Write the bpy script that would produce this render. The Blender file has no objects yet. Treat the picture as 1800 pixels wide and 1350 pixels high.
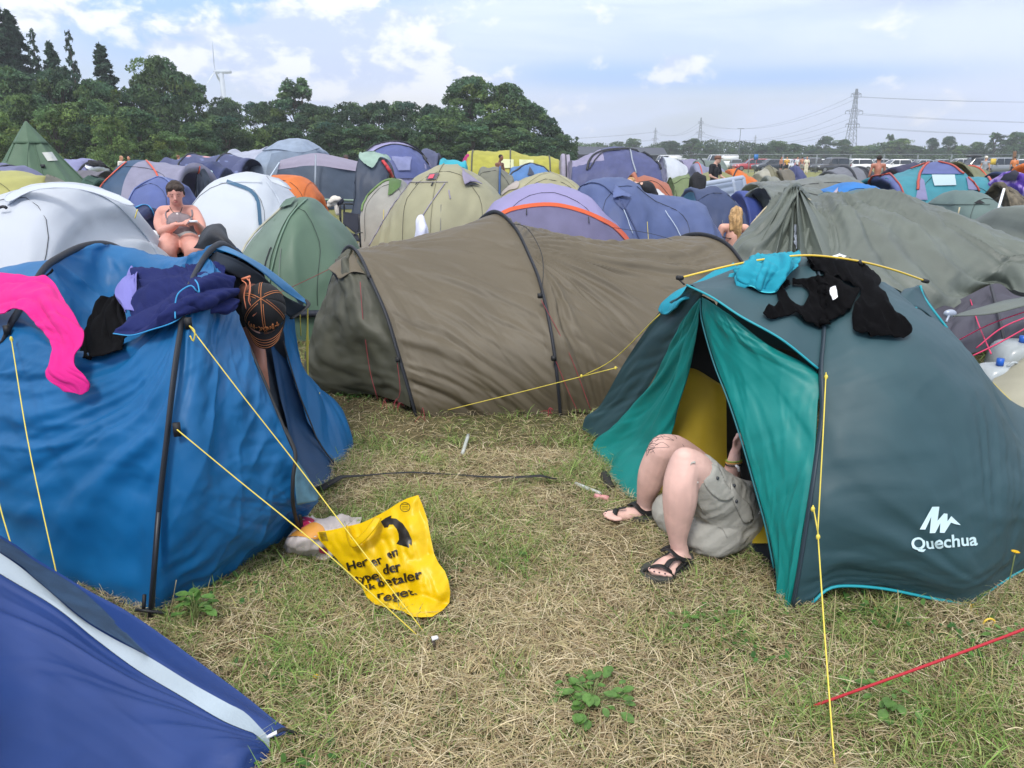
import bpy,math,random
import numpy as np
from mathutils import Vector,Matrix
from mathutils.bvhtree import BVHTree
random.seed(7);RNG=np.random.default_rng(7)
S=bpy.context.scene
COL=S.collection
R=math.radians
# - camera
CAMH=1.65;PITCH=R(16.4);F=1352.0
cd=bpy.data.cameras.new('camera');cam=bpy.data.objects.new('camera',cd);COL.objects.link(cam)
cam.location=(0,0,CAMH);cam.rotation_euler=(R(90)-PITCH,0,0)
cd.sensor_width=36.0;cd.lens=36.0*F/1800.0;cd.clip_start=0.05;cd.clip_end=6000
S.camera=cam
# - light
SUN_EL,SUN_AZ=R(52),R(200)
W=bpy.data.worlds.new('World');S.world=W;W.use_nodes=True
nt=W.node_tree;nt.nodes.clear()
def N(t,k,**kw):
 n=t.nodes.new(k)
 for a,b in kw.items():setattr(n,a,b)
 return n
def LK(t,a,b):t.links.new(a,b)
def mth(t,op,a,b=None,c=None,clamp=False):
 n=N(t,'ShaderNodeMath',operation=op);n.use_clamp=clamp
 for i,x in enumerate((a,b,c)):
  if x is None:continue
  if isinstance(x,(int,float)):n.inputs[i].default_value=x
  else:LK(t,x,n.inputs[i])
 return n.outputs[0]
def mixc(t,f,a,b,bt='MIX'):
 n=N(t,'ShaderNodeMix',data_type='RGBA',blend_type=bt)
 for s,x in ((n.inputs[0],f),(n.inputs[6],a),(n.inputs[7],b)):
  if isinstance(x,(int,float)):s.default_value=x
  elif isinstance(x,(tuple,list)):s.default_value=(*x[:3],1)
  else:LK(t,x,s)
 return n.outputs[2]
def sstep(t,x,a,b):
 n=N(t,'ShaderNodeMapRange',interpolation_type='SMOOTHSTEP');LK(t,x,n.inputs[0])
 n.inputs[1].default_value=a;n.inputs[2].default_value=b
 return n.outputs[0]
sky=N(nt,'ShaderNodeTexSky',sky_type='NISHITA');sky.sun_disc=False
sky.sun_elevation=SUN_EL;sky.sun_rotation=SUN_AZ;sky.air_density=1.0;sky.dust_density=2.0;sky.ozone_density=1.5
tc=N(nt,'ShaderNodeTexCoord');sep=N(nt,'ShaderNodeSeparateXYZ');LK(nt,tc.outputs['Generated'],sep.inputs[0])
dx,dy,dz=sep.outputs
az=mth(nt,'ARCTAN2',dx,dy);el=mth(nt,'ARCSINE',dz)
def cloudnoise(sx,sy,scale,detail,rough,off,dist=0.0):
 cx=N(nt,'ShaderNodeCombineXYZ')
 LK(nt,mth(nt,'MULTIPLY',az,sx),cx.inputs[0]);LK(nt,mth(nt,'MULTIPLY',el,sy),cx.inputs[1]);cx.inputs[2].default_value=off
 n=N(nt,'ShaderNodeTexNoise');n.inputs['Scale'].default_value=scale;n.inputs['Detail'].default_value=detail
 n.inputs['Roughness'].default_value=rough;n.inputs['Distortion'].default_value=dist
 LK(nt,cx.outputs[0],n.inputs['Vector']);return n.outputs['Fac']
def blob(a0,e0,wa,we):
 a=mth(nt,'DIVIDE',mth(nt,'SUBTRACT',az,a0),wa);e=mth(nt,'DIVIDE',mth(nt,'SUBTRACT',el,e0),we)
 r=mth(nt,'ADD',mth(nt,'MULTIPLY',a,a),mth(nt,'MULTIPLY',e,e))
 return mth(nt,'POWER',2.718,mth(nt,'MULTIPLY',r,-1.0))
veil=sstep(nt,cloudnoise(1.2,7.0,2.2,6,.55,3.1,.3),.34,.60)
gaps=mth(nt,'ADD',blob(-.29,.165,.14,.035),mth(nt,'ADD',mth(nt,'ADD',blob(.10,.095,.12,.016),blob(.33,.088,.16,.013)),mth(nt,'ADD',blob(-.42,.14,.07,.05),blob(-.52,.175,.12,.03))),clamp=True)
thin=mth(nt,'MULTIPLY',mth(nt,'SUBTRACT',1.0,mth(nt,'MULTIPLY',gaps,.95)),mth(nt,'ADD',mth(nt,'MULTIPLY',veil,.55),.45))
skc=mixc(nt,thin,sky.outputs[0],(5.3,6.1,8.2))
skc=mixc(nt,mth(nt,'MULTIPLY',gaps,.85),skc,(2.4,4.2,7.9))
puff=cloudnoise(1.0,1.6,16.0,9,.58,7.7,.2)
reg=mth(nt,'ADD',mth(nt,'ADD',blob(-.19,.135,.13,.05),blob(-.12,.075,.15,.025)),mth(nt,'ADD',mth(nt,'ADD',blob(.20,.105,.026,.016),blob(-.56,.15,.10,.02)),mth(nt,'MULTIPLY',blob(-.33,.115,.12,.03),.7)),clamp=True)
cum=sstep(nt,mth(nt,'ADD',puff,mth(nt,'MULTIPLY',reg,.36)),.58,.74)
puff2=cloudnoise(1.0,1.6,16.0,9,.58,7.95,.2)
shade=sstep(nt,mth(nt,'SUBTRACT',puff,mth(nt,'MULTIPLY',puff2,.55)),.16,.32)
cumc=mixc(nt,shade,(4.1,4.9,6.9),(7.2,7.4,8.1))
skc=mixc(nt,mth(nt,'MULTIPLY',cum,.95),skc,cumc)
bright=mth(nt,'MULTIPLY',blob(-.135,.06,.07,.016),cum)
skc=mixc(nt,bright,skc,(7.2,7.1,6.9))
gr=mth(nt,'MULTIPLY',blob(.50,.175,.15,.022),sstep(nt,cloudnoise(1.0,3.0,7.0,8,.6,1.7),.36,.56))
skc=mixc(nt,gr,skc,(2.9,3.6,5.5))
high=sstep(nt,el,.25,.9)
skc=mixc(nt,high,skc,(8.2,8.2,8.4))
bg=N(nt,'ShaderNodeBackground');LK(nt,skc,bg.inputs[0]);bg.inputs[1].default_value=0.10
wo=N(nt,'ShaderNodeOutputWorld');LK(nt,bg.outputs[0],wo.inputs[0])
sl=bpy.data.lights.new('sun','SUN');sun=bpy.data.objects.new('sun',sl);COL.objects.link(sun)
sl.energy=1.5;sl.angle=R(12);sl.color=(1,.955,.89)
sd=Vector((math.sin(SUN_AZ)*math.cos(SUN_EL),math.cos(SUN_AZ)*math.cos(SUN_EL),math.sin(SUN_EL)))
sun.rotation_euler=sd.to_track_quat('Z','Y').to_euler()
S.view_settings.view_transform='Standard';S.view_settings.look='None';S.view_settings.exposure=0.85;S.view_settings.gamma=1
S.render.engine='CYCLES';S.cycles.max_bounces=6;S.cycles.volume_bounces=0;S.cycles.use_adaptive_sampling=True
S.cycles.transparent_max_bounces=8
# - geometry helpers
FW=np.array((0,math.cos(PITCH),-math.sin(PITCH)));UP=np.array((0,math.sin(PITCH),math.cos(PITCH)));RT=np.array((1.,0,0))
C0=np.array((0,0,CAMH))
def ray(px,py):return FW+RT*((px-900)/F)+UP*((675-py)/F)
def P(px,py,D):
 d=ray(px,py);return C0+d*(D/d[1])
def G(px,py,z=0.0):
 d=ray(px,py);return C0+d*((z-CAMH)/d[2])
def PP(p):return P(*p) if p[2]>0 else G(p[0],p[1],-p[2] if p[2]>-5 else 0.0)
def crom(pts,n):
 p=np.asarray(pts,float)
 if len(p)==1:return np.repeat(p,n,0)
 if len(p)==2:t=np.linspace(0,1,n)[:,None];return p[0]*(1-t)+p[1]*t
 q=np.vstack([2*p[0]-p[1],p,2*p[-1]-p[-2]])
 out=[]
 for i in range(len(p)-1):
  a,b,c,d=q[i:i+4];t=np.linspace(0,1,17)[:-1,None]
  out.append(.5*(2*b+(c-a)*t+(2*a-5*b+4*c-d)*t**2+(3*b-a-3*c+d)*t**3))
 out.append(p[-1:]);o=np.vstack(out)
 s=np.r_[0,np.cumsum(np.linalg.norm(np.diff(o,axis=0),axis=1))]
 if s[-1]<1e-9:return np.repeat(p[:1],n,0)
 x=np.linspace(0,s[-1],n)
 return np.stack([np.interp(x,s,o[:,k]) for k in range(o.shape[1])],1)
def crom_u(p,n):
 p=np.asarray(p,float)
 if len(p)==2:t=np.linspace(0,1,n)[:,None];return p[0]*(1-t)+p[1]*t
 q=np.vstack([2*p[0]-p[1],p,2*p[-1]-p[-2]])
 x=np.linspace(0,len(p)-1,n);i=np.minimum(x.astype(int),len(p)-2);t=(x-i)[:,None]
 a,b,c,d=q[i],q[i+1],q[i+2],q[i+3]
 return .5*(2*b+(c-a)*t+(2*a-5*b+4*c-d)*t**2+(3*b-a-3*c+d)*t**3)
def _h(ix,iy,iz,seed):
 n=(ix.astype(np.int64)*374761393+iy.astype(np.int64)*668265263+iz.astype(np.int64)*2147483647+seed*974711)&0xffffffff
 n=((n^(n>>13))*1274126177)&0xffffffff
 return ((n^(n>>16))&0xffff)/65535.0*2-1
def noise(x,y,z=0.0,seed=0):
 x,y,z=np.broadcast_arrays(np.asarray(x,float),np.asarray(y,float),np.asarray(z,float))
 ix,iy,iz=np.floor(x),np.floor(y),np.floor(z);fx,fy,fz=x-ix,y-iy,z-iz
 sx,sy,sz=(f*f*f*(f*(f*6-15)+10) for f in (fx,fy,fz))
 r=0
 for a in (0,1):
  for b in (0,1):
   for c in (0,1):
    r=r+_h(ix+a,iy+b,iz+c,seed)*(sx if a else 1-sx)*(sy if b else 1-sy)*(sz if c else 1-sz)
 return r
def fbm(x,y,z=0.0,seed=0,o=3):
 r,a,f=0,1,1
 for k in range(o):
  r=r+a*noise(np.asarray(x)*f,np.asarray(y)*f,np.asarray(z)*f,seed+k*17);a*=.5;f*=2
 return r
def net(rows,nu,nv):
 """rows of control points (px, py, D) -> smooth grid (nv, nu, 3)"""
 A=np.array([crom([PP(p) for p in r],nu) for r in rows])
 return np.stack([crom_u(A[:,i],nv) for i in range(nu)],1)
def gnormals(g):
 du=np.gradient(g,axis=1);dv=np.gradient(g,axis=0)
 n=np.cross(du,dv);l=np.linalg.norm(n,axis=2,keepdims=True);l[l<1e-12]=1
 return n/l
def uvm(g):
 lu=np.linalg.norm(np.diff(g,axis=1),axis=2).mean(0);lv=np.linalg.norm(np.diff(g,axis=0),axis=2).mean(1)
 u=np.r_[0,np.cumsum(lu)];v=np.r_[0,np.cumsum(lv)]
 return np.meshgrid(u,v)
def folds(g,ang,freq,amp,seed=1,stretch=.14,sharp=1.0,warp=.25,fan=None):
 """directional folds running along angle ang (deg, in the surface plane), or fanning out from grid fraction fan=(fu,fv)"""
 U,V=uvm(g)
 U=U+warp*.3*noise(U*2.1,V*2.1,0,seed+5);V=V+warp*.3*noise(U*2.3,V*2.0,4.2,seed+6)
 if fan is not None:
  cu,cv=fan[0]*U.max(),fan[1]*V.max()
  r=np.hypot(U-cu,V-cv)+.02;th=np.arctan2(V-cv,U-cu)
  n=noise(th*freq,r*freq*stretch*.5,0,seed)+.4*noise(th*freq*2.3,r*freq*stretch,0,seed+3)
  n*=np.clip(r*2.0,0,1)
 else:
  a=R(ang);s=-U*math.sin(a)+V*math.cos(a);t=U*math.cos(a)+V*math.sin(a)
  n=noise(s*freq,t*freq*stretch,0,seed)+.45*noise(s*freq*2.3,t*freq*stretch*2,0,seed+3)
 if sharp>1:n=np.sign(n)*np.abs(n)**(1/sharp)
 if sharp<0:n=1-2*np.abs(n)**(.8)
 env=.55+.45*noise(U*1.7,V*1.7,9.1,seed+11)
 return amp*n*env
def edgefade(g,w=.06,sides='udlr'):
 nv,nu=g.shape[:2];u=np.linspace(0,1,nu)[None];v=np.linspace(0,1,nv)[:,None]
 f=np.ones((nv,nu))
 if 'l' in sides:f=f*np.clip(u/w,0,1)
 if 'r' in sides:f=f*np.clip((1-u)/w,0,1)
 if 'd' in sides:f=f*np.clip(v/w,0,1)
 if 'u' in sides:f=f*np.clip((1-v)/w,0,1)
 return f
def disp(g,d):return g+gnormals(g)*d[...,None]
def newmesh(name,V,Fc,mats,parent=None,smooth=True,mi=None,uv=None):
 me=bpy.data.meshes.new(name);me.from_pydata([tuple(v) for v in V],[],[tuple(f) for f in Fc])
 for m in (mats if isinstance(mats,(list,tuple)) else [mats]):me.materials.append(m)
 if mi is not None:me.polygons.foreach_set('material_index',np.asarray(mi,'i'))
 if smooth:me.polygons.foreach_set('use_smooth',[True]*len(me.polygons))
 if uv is not None:
  l=me.uv_layers.new(name='UVMap');idx=np.zeros(len(me.loops),'i');me.loops.foreach_get('vertex_index',idx)
  l.data.foreach_set('uv',np.asarray(uv)[idx].ravel())
 o=bpy.data.objects.new(name,me);COL.objects.link(o)
 if parent:o.parent=parent;o.matrix_parent_inverse=parent.matrix_world.inverted() if False else Matrix.Translation(-Vector(parent.location))
 return o
def gfaces(nv,nu,off=0,close=False):
 i=np.arange(nv-1)[:,None]*nu;j=np.arange(nu-(0 if close else 1))[None]
 jn=(j+1)%nu
 return (np.stack([i+j,i+jn,i+nu+jn,i+nu+j],-1).reshape(-1,4)+off)
def gridobj(name,g,mats,parent=None,matfn=None,thick=0.0,close=False,smooth=True):
 nv,nu=g.shape[:2];U,V=uvm(g);f=gfaces(nv,nu,0,close);mi=None
 if matfn is not None:
  uu=(np.arange(nu-(0 if close else 1))+.5)/(nu-1);vv=(np.arange(nv-1)+.5)/(nv-1)
  A,B=np.meshgrid(uu,vv);mi=np.vectorize(matfn)(A,B).astype('i').ravel()
 o=newmesh(name,g.reshape(-1,3),f,mats,parent,smooth,mi,np.stack([U.ravel(),V.ravel()],1))
 if thick:
  s=o.modifiers.new('thickness','SOLIDIFY');s.thickness=thick;s.offset=0
 return o
def tube_vf(pts,r,seg=8,off=0,cap=True,flat=1.0):
 p=np.asarray(pts,float);n=len(p);r=np.atleast_1d(np.asarray(r,float));r=np.interp(np.linspace(0,1,n),np.linspace(0,1,len(r)),r) if len(r)>1 else np.full(n,r[0])
 t=np.gradient(p,axis=0);t/=np.maximum(np.linalg.norm(t,axis=1,keepdims=True),1e-9)
 a=np.array((0,0,1.)) if abs(t[0][2])<.9 else np.array((1.,0,0))
 V=[]
 b=np.cross(t[0],a);b/=np.linalg.norm(b)
 for i in range(n):
  b=b-t[i]*b.dot(t[i]);b/=max(np.linalg.norm(b),1e-9);c=np.cross(t[i],b)
  th=np.arange(seg)*2*math.pi/seg
  V.append(p[i]+r[i]*(np.cos(th)[:,None]*b+flat*np.sin(th)[:,None]*c))
 V=np.vstack(V);Fc=[tuple(x) for x in gfaces(n,seg,off,True)]
 if cap:Fc+=[tuple(off+k for k in range(seg))[::-1],tuple(off+(n-1)*seg+k for k in range(seg))]
 return V,Fc
def tube(name,pts,r,mat,parent=None,seg=8,n=None,smooth=True,flat=1.0):
 pts=np.asarray(pts,float)
 if n:pts=crom(pts,n)
 V,Fc=tube_vf(pts,r,seg,flat=flat);return newmesh(name,V,Fc,mat,parent,smooth)
class MB:
 def __init__(s):s.V=[];s.F=[];s.M=[];s.n=0
 def add(s,V,Fc,m=0):
  V=np.asarray(V,float);s.V.append(V);s.F+=[tuple(int(i)+s.n for i in f) for f in Fc];s.M+=[m]*len(Fc);s.n+=len(V);return s
 def tube(s,pts,r,seg=8,n=None,m=0,flat=1.0):
  pts=np.asarray(pts,float);pts=crom(pts,n) if n else pts
  V,Fc=tube_vf(pts,r,seg,flat=flat);return s.add(V,Fc,m)
 def box(s,c,d,rz=0,m=0,M=None):
  c=np.asarray(c,float);d=np.asarray(d,float)/2
  v=np.array([(x,y,z) for x in (-1,1) for y in (-1,1) for z in (-1,1)])*d
  if rz:ca,sa=math.cos(rz),math.sin(rz);v=np.stack([v[:,0]*ca-v[:,1]*sa,v[:,0]*sa+v[:,1]*ca,v[:,2]],1)
  if M is not None:v=v@np.array(M).T
  return s.add(v+c,[(0,1,3,2),(4,6,7,5),(0,4,5,1),(2,3,7,6),(0,2,6,4),(1,5,7,3)],m)
 def ell(s,c,r,m=0,nu=16,nv=10,M=None):
  th=np.linspace(0,2*math.pi,nu,endpoint=False);ph=np.linspace(-math.pi/2,math.pi/2,nv)
  v=np.array([(math.cos(p)*math.cos(t),math.cos(p)*math.sin(t),math.sin(p)) for p in ph for t in th])*np.asarray(r,float)
  if M is not None:v=v@np.array(M).T
  return s.add(v+np.asarray(c,float),gfaces(nv,nu,0,True),m)
 def obj(s,name,mats,parent=None,smooth=True,local=False):
  o=newmesh(name,np.vstack(s.V),s.F,mats,None if local else parent,smooth,s.M)
  if local:o.parent=parent
  return o
def tag(o,label=None,cat=None,group=None,kind=None):
 for k,v in (('label',label),('category',cat),('group',group),('kind',kind)):
  if v:o[k]=v
 return o
def thing(name,label,cat,loc=(0,0,0),group=None):
 o=bpy.data.objects.new(name,None);COL.objects.link(o);o.location=tuple(float(x) for x in loc);o.empty_display_size=.2
 return tag(o,label,cat,group)
def copy_tree(o,parent=None):
 c=o.copy();COL.objects.link(c)
 if parent:c.parent=parent
 for ch in list(o.children):copy_tree(ch,c)
 return c
 # - materials
def srgb(h):
 h=h.lstrip('#');c=[int(h[i:i+2],16)/255 for i in (0,2,4)]
 return tuple(x/12.92 if x<=.04045 else ((x+.055)/1.055)**2.4 for x in c)
MC={}
def mat(name,col,rough=.6,metal=0.0,bump=0.0,bscale=40,var=.0,vscale=6,spec=.5,transl=0.0,coat=0.0,emit=None,sheen=0.0,crease=0.0,alpha=None,trans=0.0):
 if name in MC:return MC[name]
 m=bpy.data.materials.new(name);m.use_nodes=True;t=m.node_tree;b=t.nodes['Principled BSDF'];out=t.nodes['Material Output']
 if isinstance(col,str):col=srgb(col)
 b.inputs['Base Color'].default_value=(*col,1);b.inputs['Roughness'].default_value=rough;b.inputs['Metallic'].default_value=metal
 b.inputs['Specular IOR Level'].default_value=spec;b.inputs['Coat Weight'].default_value=coat;b.inputs['Sheen Weight'].default_value=sheen
 b.inputs['Transmission Weight'].default_value=trans
 if alpha is not None:b.inputs['Alpha'].default_value=alpha
 o=N(t,'ShaderNodeTexCoord').outputs['Object']
 csock=None
 if var:
  n=N(t,'ShaderNodeTexNoise');n.inputs['Scale'].default_value=vscale;n.inputs['Detail'].default_value=5;LK(t,o,n.inputs['Vector'])
  csock=mixc(t,sstep(t,n.outputs['Fac'],.3,.72),tuple(x*(1-var) for x in col),tuple(min(1,x*(1+var)) for x in col));LK(t,csock,b.inputs['Base Color'])
 h=None
 if bump:
  n=N(t,'ShaderNodeTexNoise');n.inputs['Scale'].default_value=bscale;n.inputs['Detail'].default_value=4;LK(t,o,n.inputs['Vector'])
  bp=N(t,'ShaderNodeBump');bp.inputs['Strength'].default_value=bump;bp.inputs['Distance'].default_value=.01;LK(t,n.outputs['Fac'],bp.inputs['Height']);h=bp
 if crease:
  v=N(t,'ShaderNodeTexNoise');v.noise_type='RIDGED_MULTIFRACTAL';v.inputs['Scale'].default_value=2.6;v.inputs['Detail'].default_value=3.5;v.inputs['Roughness'].default_value=.5;v.inputs['Distortion'].default_value=.35
  LK(t,o,v.inputs['Vector'])
  bp=N(t,'ShaderNodeBump');bp.inputs['Strength'].default_value=crease;bp.inputs['Distance'].default_value=.022
  LK(t,v.outputs['Fac'],bp.inputs['Height'])
  if h:LK(t,h.outputs[0],bp.inputs['Normal'])
  h=bp
 if h:LK(t,h.outputs[0],b.inputs['Normal'])
 if emit:b.inputs['Emission Color'].default_value=(*emit,1);b.inputs['Emission Strength'].default_value=1
 if transl:
  tr=N(t,'ShaderNodeBsdfTranslucent');tr.inputs[0].default_value=(*col,1)
  if csock:LK(t,csock,tr.inputs[0])
  if h:LK(t,h.outputs[0],tr.inputs['Normal'])
  mx=N(t,'ShaderNodeMixShader');mx.inputs[0].default_value=transl
  LK(t,b.outputs[0],mx.inputs[1]);LK(t,tr.outputs[0],mx.inputs[2]);LK(t,mx.outputs[0],out.inputs[0])
 MC[name]=m;return m
def fab(h,transl=.18,rough=.55,crease=.25,var=.10,bump=.12,name=None):
 """tent fabric of the given colour"""
 return mat(name or 'fabric_'+h.strip('#'),h,rough,bump=bump,bscale=14,var=var,vscale=3.5,transl=transl,crease=crease,spec=.4)
BLACK=mat('black_webbing','#16181c',.6,bump=.2,bscale=300)
SLEEVE=mat('pole_sleeve','#20242c',.6,bump=.2,bscale=200)
WHITEP=mat('white_plastic','#e6e9ec',.4)
STEEL=mat('steel','#9a9da0',.35,metal=.9)
#  ground
def ground():
 xs=np.r_[-3000,-1200,-500,-200,-80,-35,np.linspace(-16,16,161),35,80,200,500,1200,3000]
 ys=np.r_[-60,-10,np.linspace(0,16,91),22,35,60,100,200,400,900,2000,4500]
 X,Y=np.meshgrid(xs,ys);near=np.clip((24-np.hypot(X,Y-6))/12,0,1)
 Z=near*(.012*fbm(X*2.2,Y*2.2,0,3))-.006
 Z=np.where((Y>200),-.3,Z)
 m=bpy.data.materials.new('meadow_soil');m.use_nodes=True;t=m.node_tree;b=t.nodes['Principled BSDF'];b.inputs['Roughness'].default_value=.95
 b.inputs['Specular IOR Level'].default_value=.1
 o=N(t,'ShaderNodeTexCoord').outputs['Object']
 def nz(s,d=5,dist=0):
  n=N(t,'ShaderNodeTexNoise');n.inputs['Scale'].default_value=s;n.inputs['Detail'].default_value=d;n.inputs['Distortion'].default_value=dist;LK(t,o,n.inputs['Vector']);return n.outputs['Fac']
 c=mixc(t,sstep(t,nz(1.1),.38,.62),(.09,.10,.035),(.17,.135,.07))
 c=mixc(t,sstep(t,nz(60,6),.35,.65),c,(.06,.055,.03))
 c=mixc(t,mth(t,'MULTIPLY',sstep(t,nz(25,6,.5),.5,.75),.6),c,(.30,.24,.13))
 sp=N(t,'ShaderNodeSeparateXYZ');LK(t,o,sp.inputs[0]);far=sstep(t,sp.outputs[1],7,30)
 c=mixc(t,far,c,mixc(t,nz(.4),(.16,.19,.06),(.27,.25,.12)))
 LK(t,c,b.inputs['Base Color'])
 bp=N(t,'ShaderNodeBump');bp.inputs['Strength'].default_value=.8;bp.inputs['Distance'].default_value=.02;LK(t,nz(70,6),bp.inputs['Height']);LK(t,bp.outputs[0],b.inputs['Normal'])
 g=np.stack([X,Y,Z],-1)
 o=gridobj('ground',g,m);tag(o,'dry mown meadow the tents stand on','ground',kind='structure')
ground()
def attrmat(name,rough=.7,transl=.3,spec=.25):
 m=bpy.data.materials.new(name);m.use_nodes=True;t=m.node_tree;b=t.nodes['Principled BSDF'];b.inputs['Roughness'].default_value=rough;b.inputs['Specular IOR Level'].default_value=spec
 a=N(t,'ShaderNodeAttribute',attribute_name='Col');LK(t,a.outputs['Color'],b.inputs['Base Color'])
 if transl:
  tr=N(t,'ShaderNodeBsdfTranslucent');LK(t,a.outputs['Color'],tr.inputs[0]);mx=N(t,'ShaderNodeMixShader');mx.inputs[0].default_value=transl
  LK(t,b.outputs[0],mx.inputs[1]);LK(t,tr.outputs[0],mx.inputs[2]);LK(t,mx.outputs[0],t.nodes['Material Output'].inputs[0])
 return m
def fastmesh(name,V,Fq,cols,mat_,smooth=False):
 me=bpy.data.meshes.new(name);nv=len(V);nf=len(Fq);k=Fq.shape[1]
 me.vertices.add(nv);me.vertices.foreach_set('co',V.astype('f').ravel())
 me.loops.add(nf*k);me.loops.foreach_set('vertex_index',Fq.astype('i').ravel())
 me.polygons.add(nf);me.polygons.foreach_set('loop_start',np.arange(0,nf*k,k,dtype='i'));me.polygons.foreach_set('loop_total',np.full(nf,k,'i'))
 if cols is not None:
  a=me.attributes.new('Col','FLOAT_COLOR','POINT');a.data.foreach_set('color',np.c_[cols,np.ones(nv)].astype('f').ravel())
 me.materials.append(mat_);me.update(calc_edges=True);
 if smooth:me.polygons.foreach_set('use_smooth',np.ones(nf,bool))
 return me
def link(name,me):
 o=bpy.data.objects.new(name,me);COL.objects.link(o);return o
def blades(name,XY,L,Wd,lean,up,cols,seed,zb=0.0,curl=.5):
 """ribbons of 3 quads; lean = horizontal share of the length"""
 r=np.random.default_rng(seed);n=len(XY);az_=r.uniform(0,2*math.pi,n);d=np.stack([np.cos(az_),np.sin(az_)],1)
 tw=az_+math.pi/2+r.normal(0,.5,n);s=np.stack([np.cos(tw),np.sin(tw)],1)*Wd[:,None]/2
 V=np.zeros((n,8,3));bend=r.normal(0,.25,n)[:,None]*L[:,None]
 for k,t in enumerate((0,.35,.7,1.0)):
  c=XY+d*(lean*L*t*(.4+.6*t))[:,None]+s/np.maximum(Wd[:,None],1e-6)*2*bend*(t*t)
  z=zb+up*L*(t-curl*t*t*lean);w=(1-.85*t**2)
  V[:,k*2,:2]=c-s*w;V[:,k*2+1,:2]=c+s*w
  V[:,k*2,2]=z;V[:,k*2+1,2]=z+Wd*.35*r.uniform(-1,1,n)
 base=np.arange(n)[:,None]*8
 Fq=np.stack([base+np.array([2*k,2*k+1,2*k+3,2*k+2]) for k in range(3)],1).reshape(-1,4)
 C=np.repeat(cols,8,0)
 return fastmesh(name,V.reshape(-1,3),Fq,C,GRASSM)
GRASSM=attrmat('grass_blade',.6,.35)
def scatter(n,y0,y1,seed,pw=1.0):
 r=np.random.default_rng(seed);y=y0+(y1-y0)*r.uniform(0,1,n)**pw
 x=r.uniform(-1,1,n)*(y*.76+.8);return np.stack([x,y],1)
def dryness(x,y):
 lane=np.exp(-((x-.22-.05*(y-3))/(.62))**2)*np.clip((4.6-y)/1.0,0,1)
 return np.clip(.40+.45*lane+.38*fbm(x*1.6,y*1.6,0,21),0,1)
def pal(r,n,cs,jit=.18):
 cs=np.array(cs);i=r.integers(0,len(cs),n);return np.clip(cs[i]*(1+r.normal(0,jit,(n,1))),.005,1)
def grass():
 r=np.random.default_rng(5)
 STRAW=[(.56,.47,.28),(.66,.57,.38),(.46,.36,.21),(.74,.65,.46),(.33,.24,.15),(.56,.51,.28)]
 GREEN=[(.16,.28,.06),(.23,.37,.09),(.12,.21,.05),(.31,.42,.13),(.37,.43,.18)]
 XY=np.vstack([scatter(200000,1.45,4.2,1,.8),scatter(60000,4.2,9,2)]);d=dryness(XY[:,0],XY[:,1])
 keep=r.uniform(0,1,len(XY))<.25+.75*d;XY=XY[keep];n=len(XY)
 L=r.gamma(4,.019,n).clip(.015,.22);Wd=r.uniform(.0015,.0036,n)*(1+.10*np.maximum(XY[:,1]-3,0))
 me=blades('dry_straw',XY,L,Wd,r.uniform(.75,1,n),r.uniform(-.02,.38,n),pal(r,n,STRAW),11,zb=r.uniform(0,.022,n))
 tag(link('dry_straw',me),'fallen dry straw matted over the worn lane between the tents','straw',kind='stuff')
 XY=np.vstack([scatter(160000,1.45,4.4,3,.8),scatter(90000,4.4,11,4)]);d=dryness(XY[:,0],XY[:,1])
 tuft=fbm(XY[:,0]*5,XY[:,1]*5,0,8)
 keep=r.uniform(0,1,len(XY))<np.clip(1.08-d+.35*tuft,.08,1);XY=XY[keep];tuft=tuft[keep];d=d[keep];n=len(XY)
 L=(r.gamma(5,.0115,n)*(1+.5*tuft.clip(-.5,1))*(1.15-.45*d)).clip(.015,.16);Wd=r.uniform(.0022,.0052,n)*(1+.10*np.maximum(XY[:,1]-3,0))
 c=pal(r,n,GREEN);yl=r.uniform(0,1,n)<.22;c[yl]=pal(r,yl.sum(),[(.36,.33,.13),(.30,.31,.12)])
 me=blades('green_grass',XY,L,Wd,r.uniform(.35,.95,n),r.uniform(.35,.95,n),c,12,curl=.45)
 tag(link('green_grass',me),'short green grass with yellowed tips around the tents','grass',kind='stuff')
 cl=r.uniform(0,1,(70,2))*np.array((6.4,4.2))+np.array((-3.2,1.5));cl=cl[dryness(cl[:,0],cl[:,1])<.62]
 XY=np.vstack([c+r.normal(0,.07,(r.integers(15,70),2)) for c in cl]);n=len(XY)
 me=leafmesh('clover_cover',XY,r.uniform(.006,.016,n),r.uniform(.004,.04,n),pal(r,n,[(.07,.17,.04),(.10,.22,.05),(.05,.13,.035)],.12),5)
 tag(link('clover_cover',me),'patches of low broad clover leaves between the grass','clover',kind='stuff')
def leafmesh(name,XY,Sz,Z,cols,seed):
 r=np.random.default_rng(seed);n=len(XY);a=r.uniform(0,6.28,n);ti=r.normal(0,.45,n)
 u=np.stack([np.cos(a),np.sin(a),ti],1);v=np.stack([-np.sin(a),np.cos(a),r.normal(0,.4,n)],1)
 c=np.c_[XY,Z];sh=[(-1,0),(-.3,.62),(.55,.55),(1,0),(.55,-.55),(-.3,-.62)]
 V=np.stack([c+Sz[:,None]*(p*u+q*v) for p,q in sh],1).reshape(-1,3)
 b=np.arange(n)[:,None]*6;Fq=np.stack([b+np.array((0,1,2,3)),b+np.array((0,3,4,5))],1).reshape(-1,4)
 return fastmesh(name,V,Fq,np.repeat(cols,6,0),GRASSM)
grass()
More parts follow.
